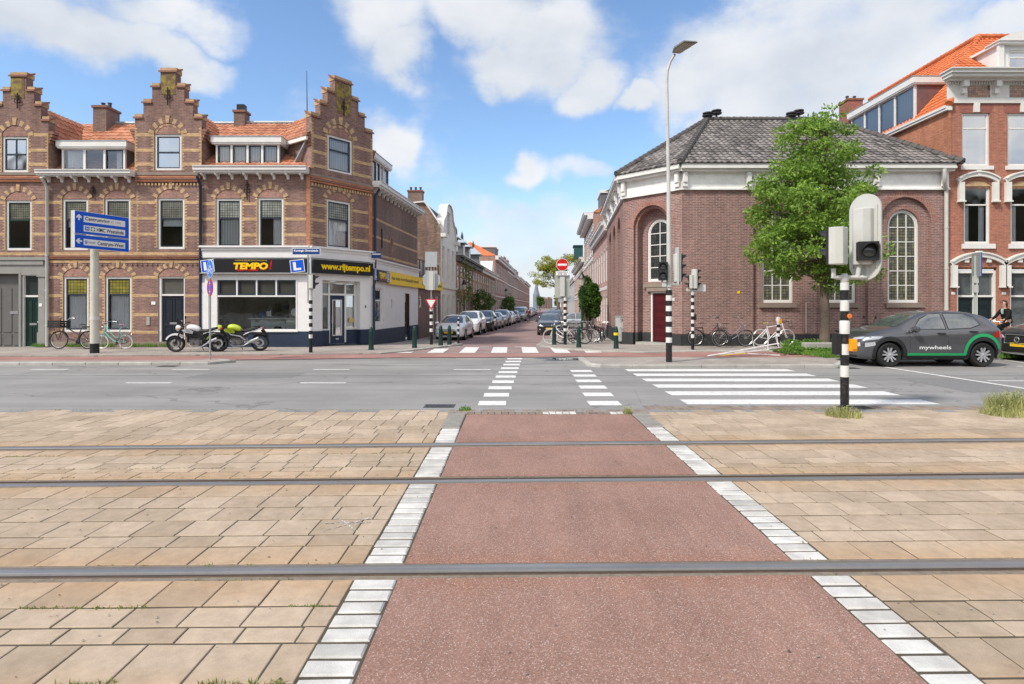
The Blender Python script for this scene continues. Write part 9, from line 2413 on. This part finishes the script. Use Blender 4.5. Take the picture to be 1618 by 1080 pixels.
blobs = [(60, 30, 250, 60), (250, 22, 120, 42), (275, 95, 105, 40), (610, 25, 95, 60), (640, 85, 60, 40), (770, 30, 120, 60), (860, 70, 110, 70), (800, 110, 70, 40), (940, 145, 52, 38), (1010, 165, 40, 22),
   (838, 274, 48, 24), (925, 265, 50, 28), (1180, 90, 130, 120), (1330, 60, 150, 140), (1180, 200, 110, 110), (1080, 150, 60, 80), (1420, 120, 90, 110), (1600, 35, 100, 55),
   (860, 350, 190, 42), (610, 230, 50, 60), (790, 400, 260, 60), (1570, -150, 300, 90), (700, -160, 300, 100), (860, 440, 300, 50), (-250, 200, 180, 90), (1900, 250, 200, 120)]
dirn = N('VectorMath', operation='NORMALIZE'); nt.links.new(tc.outputs['Generated'], dirn.inputs[0])
nz = N('TexNoise'); nz.inputs['Scale'].default_value = 5.5; nz.inputs['Detail'].default_value = 9; nz.inputs['Roughness'].default_value = .6
mpn = N('Mapping'); mpn.inputs['Scale'].default_value = (1, 1, 1.7); nt.links.new(dirn.outputs[0], mpn.inputs[0]); nt.links.new(mpn.outputs[0], nz.inputs['Vector'])
nw = N('TexNoise'); nw.inputs['Scale'].default_value = 9; nw.inputs['Detail'].default_value = 5; nt.links.new(dirn.outputs[0], nw.inputs['Vector'])
wsub = N('VectorMath', operation='MULTIPLY_ADD'); wsub.inputs[1].default_value = (.12, .12, .12); wsub.inputs[2].default_value = (-.06, -.06, -.06)
nt.links.new(nw.outputs['Color'], wsub.inputs[0])
dw = N('VectorMath', operation='ADD'); nt.links.new(dirn.outputs[0], dw.inputs[0]); nt.links.new(wsub.outputs[0], dw.inputs[1])
total = None
for (px, py, rx, ry) in blobs:
 c = Vector(((px-CX)/FP, 1, (HY-py)/FP)).normalized()
 sx, sz = FP/rx/c.y, FP/ry/c.y
 sb = N('VectorMath', operation='SUBTRACT'); sb.inputs[1].default_value = c; nt.links.new(dw.outputs[0], sb.inputs[0])
 ml = N('VectorMath', operation='MULTIPLY'); ml.inputs[1].default_value = (sx, .9, sz); nt.links.new(sb.outputs[0], ml.inputs[0])
 ln = N('VectorMath', operation='LENGTH'); nt.links.new(ml.outputs[0], ln.inputs[0])
 mr = N('MapRange', interpolation_type='SMOOTHSTEP'); mr.inputs[1].default_value = 1.35; mr.inputs[2].default_value = .25
 mr.inputs[3].default_value = 0; mr.inputs[4].default_value = 1; nt.links.new(ln.outputs['Value'], mr.inputs[0])
 v = mr.outputs[0]
 if py > 300 or py in (265,):
  m_ = N('Math', operation='MULTIPLY'); m_.inputs[1].default_value = .72; nt.links.new(v, m_.inputs[0]); v = m_.outputs[0]
 if total is None: total = v
 else:
  mx = N('Math', operation='MAXIMUM'); nt.links.new(total, mx.inputs[0]); nt.links.new(v, mx.inputs[1]); total = mx.outputs[0]
sp = N('SeparateXYZ'); nt.links.new(dirn.outputs[0], sp.inputs[0])
bk = N('MapRange'); bk.inputs[1].default_value = .35; bk.inputs[2].default_value = -.1; bk.inputs[3].default_value = 0; bk.inputs[4].default_value = .62
nt.links.new(sp.outputs[1], bk.inputs[0])
mx = N('Math', operation='MAXIMUM'); nt.links.new(total, mx.inputs[0]); nt.links.new(bk.outputs[0], mx.inputs[1]); total = mx.outputs[0]
ad = N('Math', operation='MULTIPLY_ADD'); ad.inputs[1].default_value = 2.; ad.inputs[2].default_value = -1.; nt.links.new(nz.outputs['Fac'], ad.inputs[0])
sm = N('Math', operation='ADD'); nt.links.new(total, sm.inputs[0]); nt.links.new(ad.outputs[0], sm.inputs[1])
cm = N('MapRange', interpolation_type='SMOOTHSTEP'); cm.inputs[1].default_value = .02; cm.inputs[2].default_value = .95; cm.inputs[3].default_value = 0; cm.inputs[4].default_value = .93
nt.links.new(sm.outputs[0], cm.inputs[0])
nz2 = N('TexNoise'); nz2.inputs['Scale'].default_value = 6; nz2.inputs['Detail'].default_value = 5; nt.links.new(mpn.outputs[0], nz2.inputs['Vector'])
cr = N('ValToRGB'); cr.color_ramp.elements[0].position = .3; cr.color_ramp.elements[1].position = .62
cr.color_ramp.elements[0].color = (.66, .7, .76, 1); cr.color_ramp.elements[1].color = (.88, .89, .905, 1)
nt.links.new(nz2.outputs['Fac'], cr.inputs[0])
SKYS = .15
b1 = N('Background'); b1.inputs[1].default_value = SKYS
hs = N('HueSaturation'); hs.inputs['Saturation'].default_value = 1.06; hs.inputs['Value'].default_value = 1.45
nt.links.new(sky.outputs[0], hs.inputs['Color'])
hz = N('MapRange', interpolation_type='SMOOTHSTEP'); hz.inputs[1].default_value = .22; hz.inputs[2].default_value = 0.; hz.inputs[3].default_value = 0; hz.inputs[4].default_value = .85; nt.links.new(sp.outputs[2], hz.inputs[0])
hm = N('Mix', data_type='RGBA'); nt.links.new(hz.outputs[0], hm.inputs[0]); nt.links.new(hs.outputs[0], hm.inputs[6]); hm.inputs[7].default_value = (4.2, 4.8, 5.5, 1)
nt.links.new(hm.outputs[2], b1.inputs[0])
b2 = N('Background'); bs = N('MapRange'); bs.inputs[1].default_value = .3; bs.inputs[2].default_value = -.7; bs.inputs[3].default_value = 1.06; bs.inputs[4].default_value = 2.1; nt.links.new(sp.outputs[1], bs.inputs[0]); nt.links.new(bs.outputs[0], b2.inputs[1]); wm = N('Mix', data_type='RGBA', blend_type='MULTIPLY'); nt.links.new(bk.outputs[0], wm.inputs[0]); nt.links.new(cr.outputs[0], wm.inputs[6]); wm.inputs[7].default_value = (1.06, .98, .86, 1)
nt.links.new(wm.outputs[2], b2.inputs[0])
ms = N('MixShader'); nt.links.new(cm.outputs[0], ms.inputs[0]); nt.links.new(b1.outputs[0], ms.inputs[1]); nt.links.new(b2.outputs[0], ms.inputs[2])
n3 = N('TexNoise'); n3.inputs['Scale'].default_value = 7; n3.inputs['Detail'].default_value = 6; nt.links.new(dirn.outputs[0], n3.inputs['Vector'])  # added dark band low in the sky behind the camera, darkens reflections in glass
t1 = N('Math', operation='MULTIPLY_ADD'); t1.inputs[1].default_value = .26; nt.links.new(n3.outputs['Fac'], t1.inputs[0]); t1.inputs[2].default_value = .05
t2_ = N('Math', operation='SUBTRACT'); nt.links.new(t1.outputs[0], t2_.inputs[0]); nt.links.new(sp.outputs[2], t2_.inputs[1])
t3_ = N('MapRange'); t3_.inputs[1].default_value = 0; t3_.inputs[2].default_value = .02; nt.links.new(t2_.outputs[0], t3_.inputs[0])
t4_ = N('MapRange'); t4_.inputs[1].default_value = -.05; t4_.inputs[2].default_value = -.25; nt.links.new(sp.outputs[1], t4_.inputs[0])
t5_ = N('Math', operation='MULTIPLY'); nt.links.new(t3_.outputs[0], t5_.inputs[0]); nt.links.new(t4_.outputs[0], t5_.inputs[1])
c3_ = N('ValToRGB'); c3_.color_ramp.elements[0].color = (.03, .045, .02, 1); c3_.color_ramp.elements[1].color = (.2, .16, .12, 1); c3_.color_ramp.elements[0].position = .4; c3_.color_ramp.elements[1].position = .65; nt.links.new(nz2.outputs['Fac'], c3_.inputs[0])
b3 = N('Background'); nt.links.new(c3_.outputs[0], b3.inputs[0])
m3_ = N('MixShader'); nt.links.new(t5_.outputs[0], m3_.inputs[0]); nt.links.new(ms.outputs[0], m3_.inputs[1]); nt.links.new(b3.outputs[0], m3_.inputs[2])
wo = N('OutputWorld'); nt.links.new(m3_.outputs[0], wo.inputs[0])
sl = bpy.data.lights.new('sun', 'SUN'); sl.energy = 4.2; sl.angle = math.radians(7); sl.color = (1, .93, .83)
so = bpy.data.objects.new('sun', sl); COL.objects.link(so)
sd = Vector((math.sin(SUN_AZ)*math.cos(SUN_EL), math.cos(SUN_AZ)*math.cos(SUN_EL), math.sin(SUN_EL)))
so.rotation_euler = sd.to_track_quat('Z', 'Y').to_euler(); so.location = sd*60
cam = bpy.data.cameras.new('camera'); cam.sensor_width = 36; cam.sensor_fit = 'HORIZONTAL'
cam.lens = 36*FP/1618; cam.shift_y = -(540-HY)/1618; cam.clip_end = 5000; cam.clip_start = .05
co_ = bpy.data.objects.new('camera', cam); COL.objects.link(co_)
co_.location = (0, 0, EH); co_.rotation_euler = (PI/2, 0, 0)
S.camera = co_
S.view_settings.view_transform = 'Standard'; S.view_settings.look = 'None'; S.view_settings.exposure = 0
S.cycles.max_bounces = 6; S.cycles.transparent_max_bounces = 12
S.cycles.use_denoising = True
